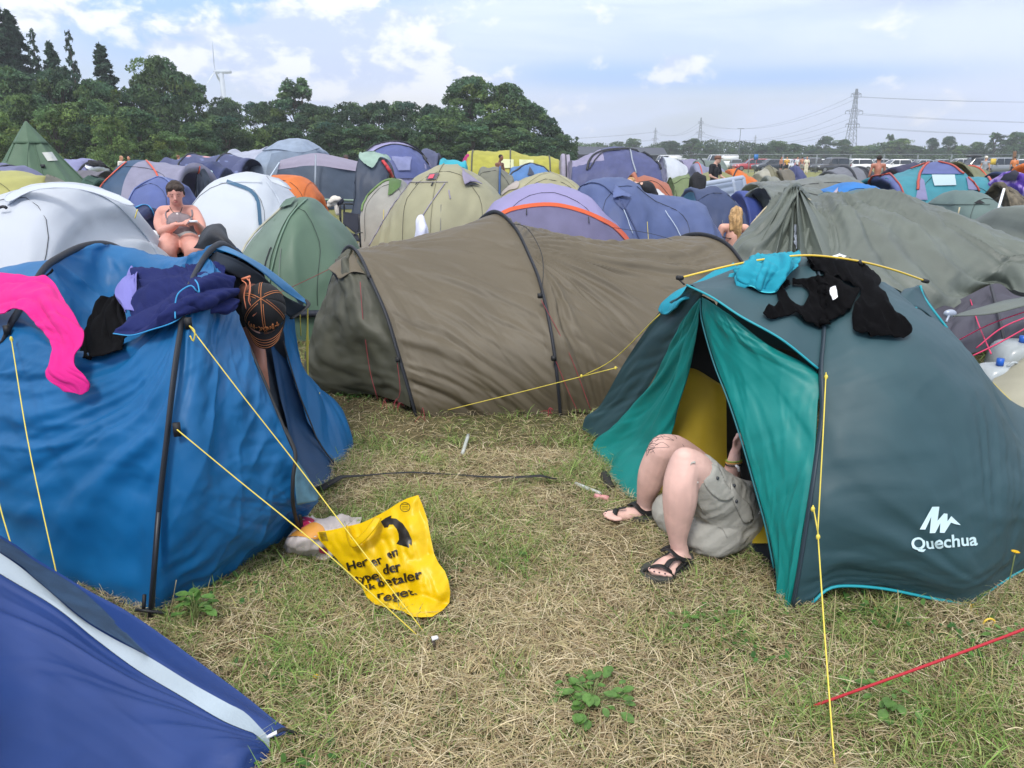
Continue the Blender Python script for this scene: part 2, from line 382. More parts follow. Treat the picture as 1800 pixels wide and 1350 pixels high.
#  trees
BARK=mat('bark',(.10,.075,.055),.9,bump=.6,bscale=20,var=.3)
LEAFM=attrmat('tree_leaf',.65,.25,.2)
def leafcloud(name,C,Nrm,size,cols,r):
 n=len(C);a=r.normal(0,1,(n,3))+Nrm*.9;a/=np.linalg.norm(a,axis=1,keepdims=True)
 b=np.cross(a,r.normal(0,1,(n,3)));b/=np.linalg.norm(b,axis=1,keepdims=True);c=np.cross(a,b)
 s=size[:,None];el_=r.uniform(.45,.8,(n,1))
 V=np.stack([C-b*s,C-c*s*el_*.6+a*s*.15,C+b*s,C+c*s*el_*.6+a*s*.15],1).reshape(-1,3)
 Fq=np.arange(n*4).reshape(-1,4)
 return fastmesh(name,V,Fq,np.repeat(cols,4,0),LEAFM)
def broadleaf(seed,H=10.,Wd=8.,nl=9000,base=(.045,.085,.03),ls=.16,spiky=False):
 r=np.random.default_rng(seed);nlobe=64;L=[]
 for k in range(nlobe):
  h=(r.uniform(.04,.93) if k>2 else r.uniform(.8,.95)) if not spiky else r.uniform(.1,1.0);rad=Wd/2*math.sqrt(max(.06,1-(max(h-.15,0)/.85)**1.7))*r.uniform(.35,1.0);a=r.uniform(0,6.28)
  L.append((rad*.78*math.cos(a),rad*.78*math.sin(a),h*H,r.uniform(.07,.15)*Wd*(.6 if spiky else 1)))
 L=np.array(L);L[:,2]=np.minimum(L[:,2],H-L[:,3]*.8)
 k=r.integers(0,nlobe,nl);d=r.normal(0,1,(nl,3));d/=np.linalg.norm(d,axis=1,keepdims=True);d[:,2]=np.where(d[:,2]<-.3,-d[:,2],d[:,2])
 rr=r.uniform(.72,1.12,nl)**.8
 C=L[k,:3]+d*L[k,3:4]*rr[:,None]*np.array((1.1,1.1,.8))
 C+=.25*Wd/8*np.stack([fbm(C[:,0],C[:,1],C[:,2],s_) for s_ in (1,2,3)],1)
 tone=1+.30*r.normal(0,1,nlobe)[k]+.18*r.normal(0,1,nl);hue=r.normal(0,.12,nlobe)[k]
 cols=np.clip(np.array(base)*tone[:,None].clip(.4,2)*np.stack([1+hue,1+hue*.3,1-hue],1),.006,.5)
 crown=leafcloud('crown',C,d,ls*r.uniform(.6,1.5,nl),cols,r)
 mb=MB();top=np.array((0,0,H*.7));mb.tube([(0,0,-.3),(.05,.03,H*.25),(-.08,.05,H*.45),top],[.035*H,.025*H,.016*H,.004*H],8)
 for j in range(0,nlobe,3):
  h0=L[j,2]*.45;mb.tube([(0,0,h0),(L[j,0]*.45,L[j,1]*.45,h0+(L[j,2]-h0)*.65),tuple(L[j,:3])],[.010*H,.006*H,.002*H],5)
 return crown,mb
def conifer(seed,H=14.,Wd=5.,nl=9000,base=(.055,.098,.064),ls=.15,topheavy=False):
 r=np.random.default_rng(seed);C=[];Dn=[];tones=[]
 nb=150
 for k in range(nb):
  h=(k/nb)**.9;rad=Wd/2*(1-h)**.85*r.uniform(.6,1.1)+.12
  if topheavy:rad=Wd/2*r.uniform(.3,1)*(1.1-abs(h-.45))
  a=r.uniform(0,6.28);m_=max(6,int(nl/nb*(.35+1.3*(1-h))));t=r.uniform(.08,1,m_)**.7
  z=H*(.04+.96*h)-rad*.28*t**1.3+.15*rad*np.maximum(t-.75,0)
  w=r.normal(0,1,m_)*.16*rad*(1.1-t)
  C.append(np.stack([np.cos(a)*rad*t-np.sin(a)*w,np.sin(a)*rad*t+np.cos(a)*w,z+r.normal(0,.06,m_)],1))
  Dn.append(np.tile((math.cos(a)*.4,math.sin(a)*.4,.7),(m_,1)));tones.append(np.full(m_,1+.28*r.normal()))
 C=np.vstack(C);Dn=np.vstack(Dn);n=len(C);tone=np.concatenate(tones)+.15*r.normal(0,1,n)
 crown=leafcloud('crown',C,Dn,ls*r.uniform(.6,1.4,n),np.clip(np.array(base)*tone[:,None].clip(.4,1.9),.005,.4),r)
 mb=MB();mb.tube([(0,0,-.3),(0,0,H*.5),(0,0,H*.97)],[.02*H,.012*H,.002*H],8)
 return crown,mb
TREEP={}
def tree(kind,px,ytop,D,wpx,label,group,name=None,sink=0.0,rot=None):
 if kind not in TREEP:
  k,s=kind[0],int(kind[1:])
  H=10.0
  if k=='b':cr_,tb=broadleaf(s,10,8.5,16000,(.085,.150,.062),.19)
  elif k=='l':cr_,tb=broadleaf(s,10,10,14000,(.135,.21,.065),.19)
  elif k=='s':cr_,tb=broadleaf(s,10,9,12000,(.085,.148,.062),.19,True)
  elif k=='d':cr_,tb=broadleaf(s,10,10,14000,(.070,.125,.062),.19)
  elif k=='n':cr_,tb=conifer(s,10,2.0,5000,ls=.15,topheavy=True)
  else:cr_,tb=conifer(s,10,4.4,15000,ls=.19)
  tr=tb.obj('trunk',BARK);TREEP[kind]=(cr_,tr.data);bpy.data.objects.remove(tr)
 cr_,tr_=TREEP[kind]
 base=P(px,277,D);H=(P(px,ytop,D)[2])/10.0;Wm=wpx*D/F
 bw={'b':8.5,'l':10,'s':9,'d':10,'n':2.0,'c':4.4}[kind[0]]
 nm=name or ('conifer_tree' if kind[0] in 'cn' else 'broadleaf_tree')
 e=thing(nm,label,'tree',(base[0],D,-sink),group);e.scale=(Wm/bw,Wm/bw,H);e.rotation_euler.z=rot if rot is not None else random.uniform(0,6.28)
 for nm2,me in (('crown',cr_),('trunk',tr_)):
  o=link(nm2,me);o.parent=e
 return e
GL='trees of the wood left of the camp'
for (k,x,y,D,w,lb) in [('c1',34,8,78,150,'tallest dark spruce at the far left of the wood'),('c2',56,20,80,130,'spruce just right of the tallest dark spruce'),('n3',91,50,79,28,'slim spire of a spruce second from the left'),('c4',118,76,76,110,'lower spruce between the two slim spires'),('n5',152,53,80,26,'slim ragged spruce with a bent tip'),('c1',203,79,78,120,'pointed spruce left of the big round tree'),('c4',-35,60,78,110,'spruce cut by the left picture edge')]:
 tree(k,x,y,D,w,lb,GL)
for (k,x,y,D,w,lb) in [('b1',292,98,80,130,'big round broadleaf tree below and left of the wind turbine'),('b2',335,128,84,120,'right shoulder crown of the big round tree'),('b3',255,150,78,110,'dark crown right under the pointed spruce'),('d4',400,174,96,110,'low dark crown at the foot of the wind turbine'),('s5',532,142,92,150,'loose tree with feathery top branches above the hedge line'),('d4',470,180,92,110,'dark crown left of the feathery tree'),('d6',560,184,90,120,'dark crown under the feathery tree'),('d4',615,182,90,110,'even hedge like crown right of the feathery tree'),('d6',665,180,90,110,'middle crown of the even hedge line'),('d4',715,180,90,110,'crown of the hedge line next to the big right tree'),('d6',762,186,90,100,'last low crown of the hedge line'),('b2',826,134,86,140,'tallest tree at the right end of the wood'),('b1',885,146,88,130,'second tall tree at the right end of the wood'),('b3',928,176,88,110,'sloping crown right of the two tall end trees'),('d6',962,208,88,80,'lower crown near the right tip of the wood'),('d4',985,236,86,60,'lowest bush at the right tip of the wood'),('b3',790,190,84,110,'crown below the tallest end tree'),('b2',880,200,82,130,'crown filling the gap under the end trees')]:
 tree(k,x,y,D,w,lb,GL)
GF='bushes and small trees at the front of the wood'
for (k,x,y,D,w,lb) in [('b3',40,120,70,150,'dark leafy tree in front of the tallest spruce'),('d6',120,120,70,130,'dark leafy tree under the slim spires'),('b2',185,140,70,120,'dark tree under the bent spruce'),('l1',-5,195,52,110,'yellow green willow like bush at the left edge'),('b1',60,165,60,120,'mid green bush right above the green tipi'),('l2',105,185,58,110,'light green bush right of the tipi tip'),('b1',170,175,60,120,'mid green tree in the middle of the left wood edge'),('l1',200,205,56,90,'light green bush above the black and white washing'),('b3',250,190,62,120,'dark green tree left of the yellow green bush'),('l2',300,232,60,90,'yellow green bush above the seated woman'),('b1',345,215,66,100,'green tree above the seated woman'),('d4',400,205,72,120,'dark tree above the flamingo print tents'),('l1',455,225,74,80,'small lighter bush left of the silver tent'),('d6',500,215,76,110,'dark tree behind the silver tent'),('d4',580,215,78,110,'dark tree behind the man in the bucket hat'),('b3',640,220,78,110,'dark tree left of the purple dome'),('d6',700,215,78,110,'dark tree behind the purple dome'),('b1',765,205,76,110,'greener tree left of the lime tunnel tent'),('b3',830,215,76,110,'tree behind the lime tunnel tent'),('b1',900,225,78,110,'tree behind the shirtless dark haired man'),('d6',955,240,78,90,'bush above the right end of the lime tunnel')]:
 tree(k,x,y,D,w,lb,GF)
GR='trees beyond the car park'
fr=[(1030,262,'b2',60),(1065,260,'b3',60),(1112,243,'b1',50),(1090,262,'d4',60),(1140,258,'b2',60),(1175,248,'d4',75),(1215,244,'s5',85),(1248,254,'d6',50),(1285,262,'b3',40),(1306,258,'d4',40),(1338,256,'d6',60),(1365,247,'b1',65),(1395,252,'b2',50),(1425,262,'d4',50),(1448,240,'d4',52),(1478,245,'b1',60),(1510,256,'l1',50),(1535,258,'b3',50),(1560,237,'s5',45),(1580,244,'l2',80),(1608,256,'b2',50),(1635,243,'d6',45),(1665,240,'d4',48),(1690,256,'l1',50),(1715,250,'b3',55),(1745,234,'s5',70),(1782,232,'b2',70),(1815,230,'d4',70),(1850,236,'b1',70)]
for i,(x,y,k,w) in enumerate(fr):
 nb_=('leftmost','second')[i] if i<2 else None
 tree(k,x,y,235+(i*37)%40,w*.8,'distant %s tree beyond the car park, %s'%({'b':'green','d':'dark green','s':'feathery','l':'light green'}[k[0]],['leftmost of the row','beside the far barn roof','round and standing alone by the big purple tent','low one above the purple tent','low one left of the first pylon','under the small left pylon','with a broad crown under the second pylon','right of the broad crown','low one behind the white van','left of the lamp post','right of the lamp post','above the red car','above the dark hatchback','low one above the couple by the fence','dark one left of the tall pylon','right below the tall pylon','low one right of the tall pylon','second right of the tall pylon','rising thin top above the light willow','wide willow like one','low one right of the willow','first of the dark pair','second of the dark pair','low bush right of the dark pair','left of the tall right clump','tallest thin one near the right edge','in the clump at the right edge','cut by the right edge','just outside the right edge'][i]),GR)
 #  the big tents in the foreground
def patch(name,rows,nu,nv,m,parent,fl=(),fade='udlr',fw=.08,thick=0.0,matfn=None,smooth=True):
 g=net(rows,nu,nv);d=0
 for f in fl:d=d+folds(g,**f)
 if fl:g=disp(g,d*edgefade(g,fw,fade))
 return gridobj(name,g,m,parent,matfn,thick),g
def W3(*p):return np.array(p,float)
def bvh_of(objs):
 V=[];Fc=[];off=0
 for o in objs:
  me=o.data;v=[o.matrix_world@x.co for x in me.vertices] if False else [Vector(x.co) for x in me.vertices]
  V+=v;Fc+=[[i+off for i in p.vertices] for p in me.polygons];off+=len(v)
 return BVHTree.FromPolygons(V,Fc)
def cast(bvh,px,py,fallback=4.0):
 d=ray(px,py);o_=Vector(C0);l,n,i,t=bvh.ray_cast(o_,Vector(d).normalized());k=0
 while l is None and k<60:
  k+=1
  for a in range(8):
   d2=ray(px+k*.8*math.cos(a*.785),py+k*.8*math.sin(a*.785));l,n,i,t=bvh.ray_cast(o_,Vector(d2).normalized())
   if l is not None:d=d2;break
 if l is None:l,n,i,t=bvh.find_nearest(Vector(P(px,py,max(fallback,10))));return np.array(l),-d/np.linalg.norm(d)
 n=np.array(n)
 if n.dot(d)>0:n=-n
 return np.array(l),n
def rope(name,pts,mat_,parent,r=.0021,sag=0.0,n=14):
 p=crom(pts,n)
 if sag:t=np.linspace(0,1,n);p[:,2]-=sag*4*t*(1-t)
 return tube(name,p,r,mat_,parent,5)
def peg(loc,mat_,h=.07,name='tent_peg',label=None):
 mb=MB();mb.tube([(0,0,-.04),(0,0,h),(.018,0,h+.012),(.03,0,h-.004)],.0035,6,10)
 o=mb.obj(name,mat_);o.location=tuple(loc);tag(o,label,'tent peg');return o
YROPE=mat('yellow_cord','#d8c651',.6);REDROPE=mat('red_cord','#8e2f3a',.7);GRYROPE=mat('grey_cord','#6d7074',.7);PINKROPE=mat('pink_cord','#c8325f',.6)
# - blue tent
def blue_tent():
 t=thing('tent','large blue tunnel tent with black pole sleeves and clothes drying on its sagging roof','tent',W3(-1.2,3.4,0))
 B=mat('blue_polyester','#0d6198',.5,var=.10,vscale=3,bump=.10,bscale=18,transl=.14,crease=.4,spec=.4)
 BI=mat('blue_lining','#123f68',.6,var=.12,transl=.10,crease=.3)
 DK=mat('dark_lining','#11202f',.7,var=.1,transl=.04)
 LB=mat('roof_light_blue','#2877ab',.45,var=.1,transl=.16,crease=.3)
 rows=[[(-260,900,3.6),(-120,930,3.1),(0,985,2.95),(130,1042,2.72),(262,1080,2.53)],[(-180,740,3.45),(-60,800,3.1),(60,840,2.88),(170,850,2.72),(279,890,2.57)],[(-90,660,3.35),(0,700,3.1),(80,735,2.92),(190,740,2.82),(295,756,2.62)],[(-20,610,3.25),(40,640,3.12),(100,655,3.0),(200,662,2.92),(308,640,2.72)],[(18,571,3.28),(70,590,3.16),(140,622,3.08),(220,612,3.05),(322,545,2.9)],[(38,542,3.5),(90,585,3.42),(150,655,3.40),(225,645,3.36),(332,528,3.12)],[(76,476,3.85),(115,545,3.80),(170,610,3.78),(250,595,3.68),(350,480,3.38)],[(107,453,4.05),(142,480,4.12),(190,510,4.2),(270,505,4.1),(377,437,3.6)],[(142,436,4.25),(170,433,4.35),(205,440,4.45),(300,452,4.3),(395,433,3.85)],[(206,437,4.7),(240,462,4.8),(270,480,4.9),(350,470,4.8),(430,450,4.4)],[(245,500,5.2),(290,545,5.3),(330,560,5.3),(400,560,5.2),(480,560,4.9)],[(280,610,5.5),(330,640,5.5),(370,645,5.5),(430,645,5.4),(500,640,5.2)]]
 fl=[dict(ang=12,freq=4,amp=.028,seed=4,stretch=.14,sharp=-1),dict(ang=-30,freq=8,amp=.007,seed=9,stretch=.2),dict(ang=20,freq=12,amp=.006,seed=14,stretch=.2,sharp=-1),dict(ang=60,freq=12,amp=.006,seed=24,stretch=.4),dict(ang=8,freq=17,amp=.003,seed=34,stretch=.2,sharp=-1),dict(ang=-48,freq=15,amp=.003,seed=44,stretch=.25,sharp=-1),dict(ang=0,freq=9,amp=.022,seed=3,fan=(1,.33))]
 o1,g1=patch('wall',rows,150,220,B,t,fl,'lr',.05)
 rows=[[(272,1080,2.53),(308,1061,2.62),(380,1022,2.8),(457,984,2.98),(522,930,3.25)],[(276,985,2.55),(350,970,2.62),(430,945,2.75),(500,915,2.95),(550,893,3.15)],[(284,890,2.57),(350,890,2.6),(420,880,2.72),(490,872,2.9),(558,872,3.02)],[(297,760,2.62),(350,775,2.64),(410,790,2.78),(465,800,2.88),(520,803,2.98)],[(312,640,2.74),(350,655,2.75),(400,680,2.86),(440,700,2.95),(484,715,3.05)],[(327,555,2.9),(350,580,2.9),(382,600,3.0),(410,610,3.1),(436,602,3.2)],[(340,500,3.1),(362,515,3.1),(385,525,3.2),(400,535,3.28),(410,540,3.35)],[(365,455,3.5),(380,470,3.4),(395,490,3.4),(404,510,3.4),(410,520,3.4)]]
 fl=[dict(ang=75,freq=6,amp=.028,seed=24,stretch=.2,sharp=-1),dict(ang=50,freq=13,amp=.012,seed=19,stretch=.3,sharp=-1),dict(ang=110,freq=13,amp=.006,seed=29,stretch=.3),dict(ang=30,freq=15,amp=.005,seed=44,stretch=.25,sharp=-1),dict(ang=0,freq=9,amp=.022,seed=13,fan=(0,.35))]
 o2,g2=patch('door_panel',rows,110,150,B,t,fl,'lr',.06)
 o,g=patch('door_flap',[[(520,806,2.93),(540,835,2.96),(561,873,3.0)],[(518,845,2.9),(537,862,2.93),(559,878,2.98)],[(522,888,2.9),(540,884,2.93),(558,880,2.97)]],20,16,mat('flap_lining','#50788c',.6,var=.25,vscale=20,crease=.4),t,[dict(ang=40,freq=14,amp=.006,seed=3)],thick=.002)
 tube('zip_strip',[P(500,752,3.0),P(519,796,2.92),P(515,840,2.87),P(515,885,2.87),P(524,925,2.95),P(531,934,2.98),P(527,905,2.95)],.008,BLACK,t,6,30,flat=.35)
 tube('zip_edge',[P(409,540,3.33),P(434,600,3.18),P(459,656,3.1),P(487,722,3.03),P(510,777,2.96),P(520,798,2.93)],.006,BLACK,t,6,30,flat=.5)
 rows=[[(377,436,3.62),(420,452,3.7),(460,478,3.9),(500,512,4.15),(541,536,4.4)],[(395,432,3.85),(440,455,4.0),(470,472,4.15),(508,500,4.3),(538,528,4.5)],[(425,448,4.3),(460,475,4.5),(490,500,4.6),(515,520,4.7),(530,540,4.75)]]
 o,g=patch('entrance_roof',rows,50,16,LB,t,[dict(ang=10,freq=9,amp=.008,seed=5)],thick=.003)
 rows=[[(362,462,3.5),(395,475,3.55),(440,500,3.8),(480,530,4.05),(512,560,4.25)],[(379,442,3.6),(420,458,3.68),(460,484,3.88),(500,520,4.13),(541,540,4.38)]]
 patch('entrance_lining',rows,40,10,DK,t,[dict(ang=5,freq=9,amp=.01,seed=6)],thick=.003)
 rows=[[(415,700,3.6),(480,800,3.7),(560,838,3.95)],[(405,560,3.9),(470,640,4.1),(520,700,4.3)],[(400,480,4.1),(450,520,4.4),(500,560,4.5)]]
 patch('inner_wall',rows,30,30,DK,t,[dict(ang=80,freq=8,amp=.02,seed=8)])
 rows=[[(597,822,4.0),(606,812,4.05),(612,800,4.15),(622,786,4.28)],[(562,777,4.05),(575,770,4.12),(594,742,4.3),(606,735,4.45)],[(540,735,4.1),(555,715,4.2),(570,700,4.4),(590,706,4.6)],[(523,684,4.15),(535,670,4.25),(548,672,4.4),(560,684,4.55)],[(505,630,4.2),(512,620,4.28),(520,628,4.38),(530,640,4.5)],[(490,560,4.2),(500,555,4.25),(508,552,4.3),(516,550,4.4)]]
 patch('door_cloth',rows,40,70,B,t,[dict(ang=82,freq=9,amp=.03,seed=31,stretch=.2),dict(ang=60,freq=16,amp=.008,seed=32)],'ud',.05)
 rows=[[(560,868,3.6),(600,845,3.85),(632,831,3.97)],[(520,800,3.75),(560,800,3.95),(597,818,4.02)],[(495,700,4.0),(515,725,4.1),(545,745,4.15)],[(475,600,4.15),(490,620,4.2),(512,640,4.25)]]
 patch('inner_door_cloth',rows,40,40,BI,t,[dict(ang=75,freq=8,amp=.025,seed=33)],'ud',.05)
 tube('door_edge_tape',[P(498,600,4.2),P(523,684,4.13),P(545,740,4.06),P(562,780,4.0),P(597,822,3.97),P(634,831,3.97)],.009,BLACK,t,6,40,flat=.4)
 A=[P(*p) for p in ((264,1095,2.49),(268,1040,2.5),(281,880,2.55),(295,756,2.6),(307,649,2.69),(319,570,2.84),(329,515,3.02),(356,458,3.42),(377,434,3.62),(395,430,3.86),(420,445,4.2))]
 sl=tube('pole_sleeve',A,.017,SLEEVE,t,8,60,flat=.5)
 Bp=[P(*p) for p in ((-200,800,3.4),(-90,665,3.33),(0,606,3.23),(18,571,3.26),(38,538,3.48),(76,474,3.83),(107,451,4.03),(142,434,4.24),(178,428,4.42),(206,434,4.65),(231,450,4.78),(247,466,4.9))]
 tube('pole_sleeve',Bp,.018,SLEEVE,t,8,60,flat=.5)
 tube('pole',[P(262,1100,2.47),P(270,1005,2.5),P(279,900,2.53)],.006,mat('pole_dark','#22252c',.4),t,8)
 for (x,y,D,h) in ((311,755,2.6,22),(331,568,2.84,17),(12,580,3.22,14)):
  mb=MB();mb.box(P(x,y,D),(.025,.012,h*D/F*1.2),.3);mb.obj('reinforcement_patch',BLACK,t)
 mb=MB();mb.tube([G(238,1072,.02),P(250,1073,2.47),P(300,1079,2.5)],.006,6,8);mb.tube([P(254,1045,2.5),P(252,1075,2.48)],.007,6);mb.obj('pole_clip',BLACK,t)
 pegc=[('yellow cord tied to the left sleeve and running down behind the navy tent',[(20,596,3.15),(50,780,2.72),(98,1002,2.42),(112,1060,2.35)]),('',[(-30,760,2.8),(0,890,2.5),(18,952,2.42),(30,1000,2.35)]),('',[(333,573,2.82),(430,700,2.75),(515,808,2.72),(600,920,2.6),(763,1134,2.385)]),('',[(311,755,2.58),(420,845,2.55),(560,960,2.46),(757,1138,2.375)])]
 for lb,p in pegc:rope('guy_line',[P(*q) for q in p],YROPE,t,.0024)
 mb=MB();mb.ell(P(20,596,3.15),(.007,.006,.012));mb.obj('knot',YROPE,t)
 mb=MB();mb.tube([P(333,573,2.81),P(342,582,2.8),P(340,600,2.8),P(334,590,2.8)],.003,5,12);mb.obj('knot',YROPE,t)
 mb=MB();rr=random.Random(3)
 for k in range(4):
  mb.tube([P(541,540,4.4),P(541+rr.uniform(-2,2),620,4.4),P(543+rr.uniform(-2,2),705,4.4)],.0032,5,8)
 mb.tube([P(527,540,4.4),P(529,590,4.4)],.003,5);mb.tube([P(528,640,4.3),P(545,690,4.3),P(558,706,4.3),P(562,690,4.35)],.0025,5,12)
 mb.obj('hanging_cord',YROPE,t)
 tube('corner_strap',[P(512,560,4.2),P(530,548,4.3),P(542,536,4.38),P(536,528,4.42)],.014,BLACK,t,6,14,flat=.4)
 return t,o1,o2,sl
BT,BT1,BT2,BT3=blue_tent()
o=tube('strap',[G(560,860,.04),G(600,838,.05),G(640,836,.035),G(680,832,.045),G(725,830,.035),G(800,834,.02),G(850,838,.045),G(905,839,.045),G(950,836,.055),G(978,842,.035)],[.03,.022,.012,.009,.012,.006,.012,.016,.016,.012],BLACK,None,6,None,flat=.25);tag(o,'long black webbing strap lying on the grass from the blue tent door','strap')
# - navy tent at the bottom left
def navy_tent():
 t=thing('tent','navy blue tent with pale grey stripe cut off by the bottom left corner','tent',W3(-1.1,1.6,0))
 NV=mat('navy_polyester','#1b3a78',.5,var=.08,vscale=3,bump=.08,bscale=16,transl=.10,crease=.15)
 GS=mat('grey_stripe','#9aa9b4',.6,var=.08,bump=.2,bscale=60);SL=mat('slate_vent','#2c4560',.7,var=.25,vscale=12,bump=.3,bscale=200)
 up=[(-420,720,2.5),(-200,835,2.42),(0,941,2.34),(58,979,2.3),(154,1037,2.22),(221,1073,2.17),(289,1119,2.11),(361,1172,2.04),(433,1225,1.98),(486,1268,1.92),(520,1288,1.895)]
 s1=[(-420,735,2.35),(-200,850,2.25),(0,972,2.15),(72,1027,2.1),(140,1085,2.04),(193,1119,2.0),(262,1155,1.97),(337,1201,1.93),(400,1236,1.905),(433,1254,1.895),(474,1297,1.86)]
 s2=[(-420,755,2.32),(-200,885,2.22),(0,1008,2.11),(96,1066,2.05),(169,1124,1.99),(241,1177,1.94),(313,1220,1.9),(385,1263,1.86),(425,1281,1.85),(448,1290,1.845),(474,1314,1.83)]
 def f(fr):return [(a[0]*(1-fr)+b[0]*fr,a[1]*(1-fr)+b[1]*fr,a[2]*(1-fr)+b[2]*fr) for a,b in zip(up,s1)]
 o,g=patch('upper_panel',[up,f(.3),f(.7),s1],110,26,[NV,SL],t,[dict(ang=4,freq=9,amp=.006,seed=2)],'ud',.1)
 sl_poly=[(-430,700),(0,945),(150,1040),(205,1095),(262,1157),(140,1085),(0,972),(-430,740)]
 rows=[[(-300,772,2.46),(0,945,2.325),(58,984,2.28),(130,1028,2.22),(172,1062,2.16),(205,1095,2.09),(262,1153,1.975)],[(-300,795,2.29),(0,970,2.145),(60,1015,2.095),(120,1066,2.045),(160,1096,2.01),(200,1119,1.985),(262,1154,1.96)]]
 rows=[[(x,y,D-.006) for x,y,D in r] for r in rows];patch('mesh_vent',rows,60,14,SL,t,[dict(ang=10,freq=10,amp=.002,seed=7)],'ud',.1)
 o,g=patch('stripe',[s1,s2],90,8,GS,t,[dict(ang=5,freq=12,amp=.003,seed=3)],'ud',.2)
 low=[(-420,1500,.95),(-300,1500,.95),(0,1500,1.2),(90,1500,1.28),(170,1500,1.35),(240,1490,1.42),(300,1480,1.5),(350,1470,1.55),(390,1460,1.6),(415,1440,1.65),(440,1420,1.72)]
 m1=[(-420,1000,1.75),(-200,1090,1.7),(0,1180,1.75),(90,1215,1.75),(165,1250,1.74),(240,1285,1.73),(310,1310,1.72),(370,1325,1.73),(420,1330,1.74),(445,1335,1.76),(468,1338,1.79)]
 o,g=patch('side_panel',[[(x,y+1,D) for x,y,D in s2],m1,low],120,80,NV,t,[dict(ang=0,freq=9,amp=.022,seed=12,fan=(1,0)),dict(ang=22,freq=11,amp=.006,seed=14,stretch=.2)],'ud',.06)
 back=[(-420,760,2.9),(-200,860,2.85),(0,960,2.8),(58,990,2.75),(154,1045,2.65),(221,1085,2.5),(289,1130,2.3),(361,1180,2.15),(433,1233,2.05),(486,1278,1.95),(520,1291,1.9)]
 patch('back_panel',[up,[tuple(G(a,b)) if False else (a,b,c) for a,b,c in back]],60,10,NV,t)
 tube('pole_tip',[P(470,1296,1.845),P(487,1287,1.85)],.0055,WHITEP,t,8)
 mb=MB();mb.tube([P(485,1288,1.85),P(500,1282,1.87),P(521,1290,1.885)],.009,6,8,flat=.5);mb.obj('corner_strap',BLACK,t)
 return t
navy_tent()
o=tube('strap',[G(518,1290,.012),G(545,1291,.012),G(580,1294,.014),G(600,1297,.01)],.006,BLACK,None,6,20,flat=.3);tag(o,'short black strap trailing in the grass from the navy tent corner','strap')
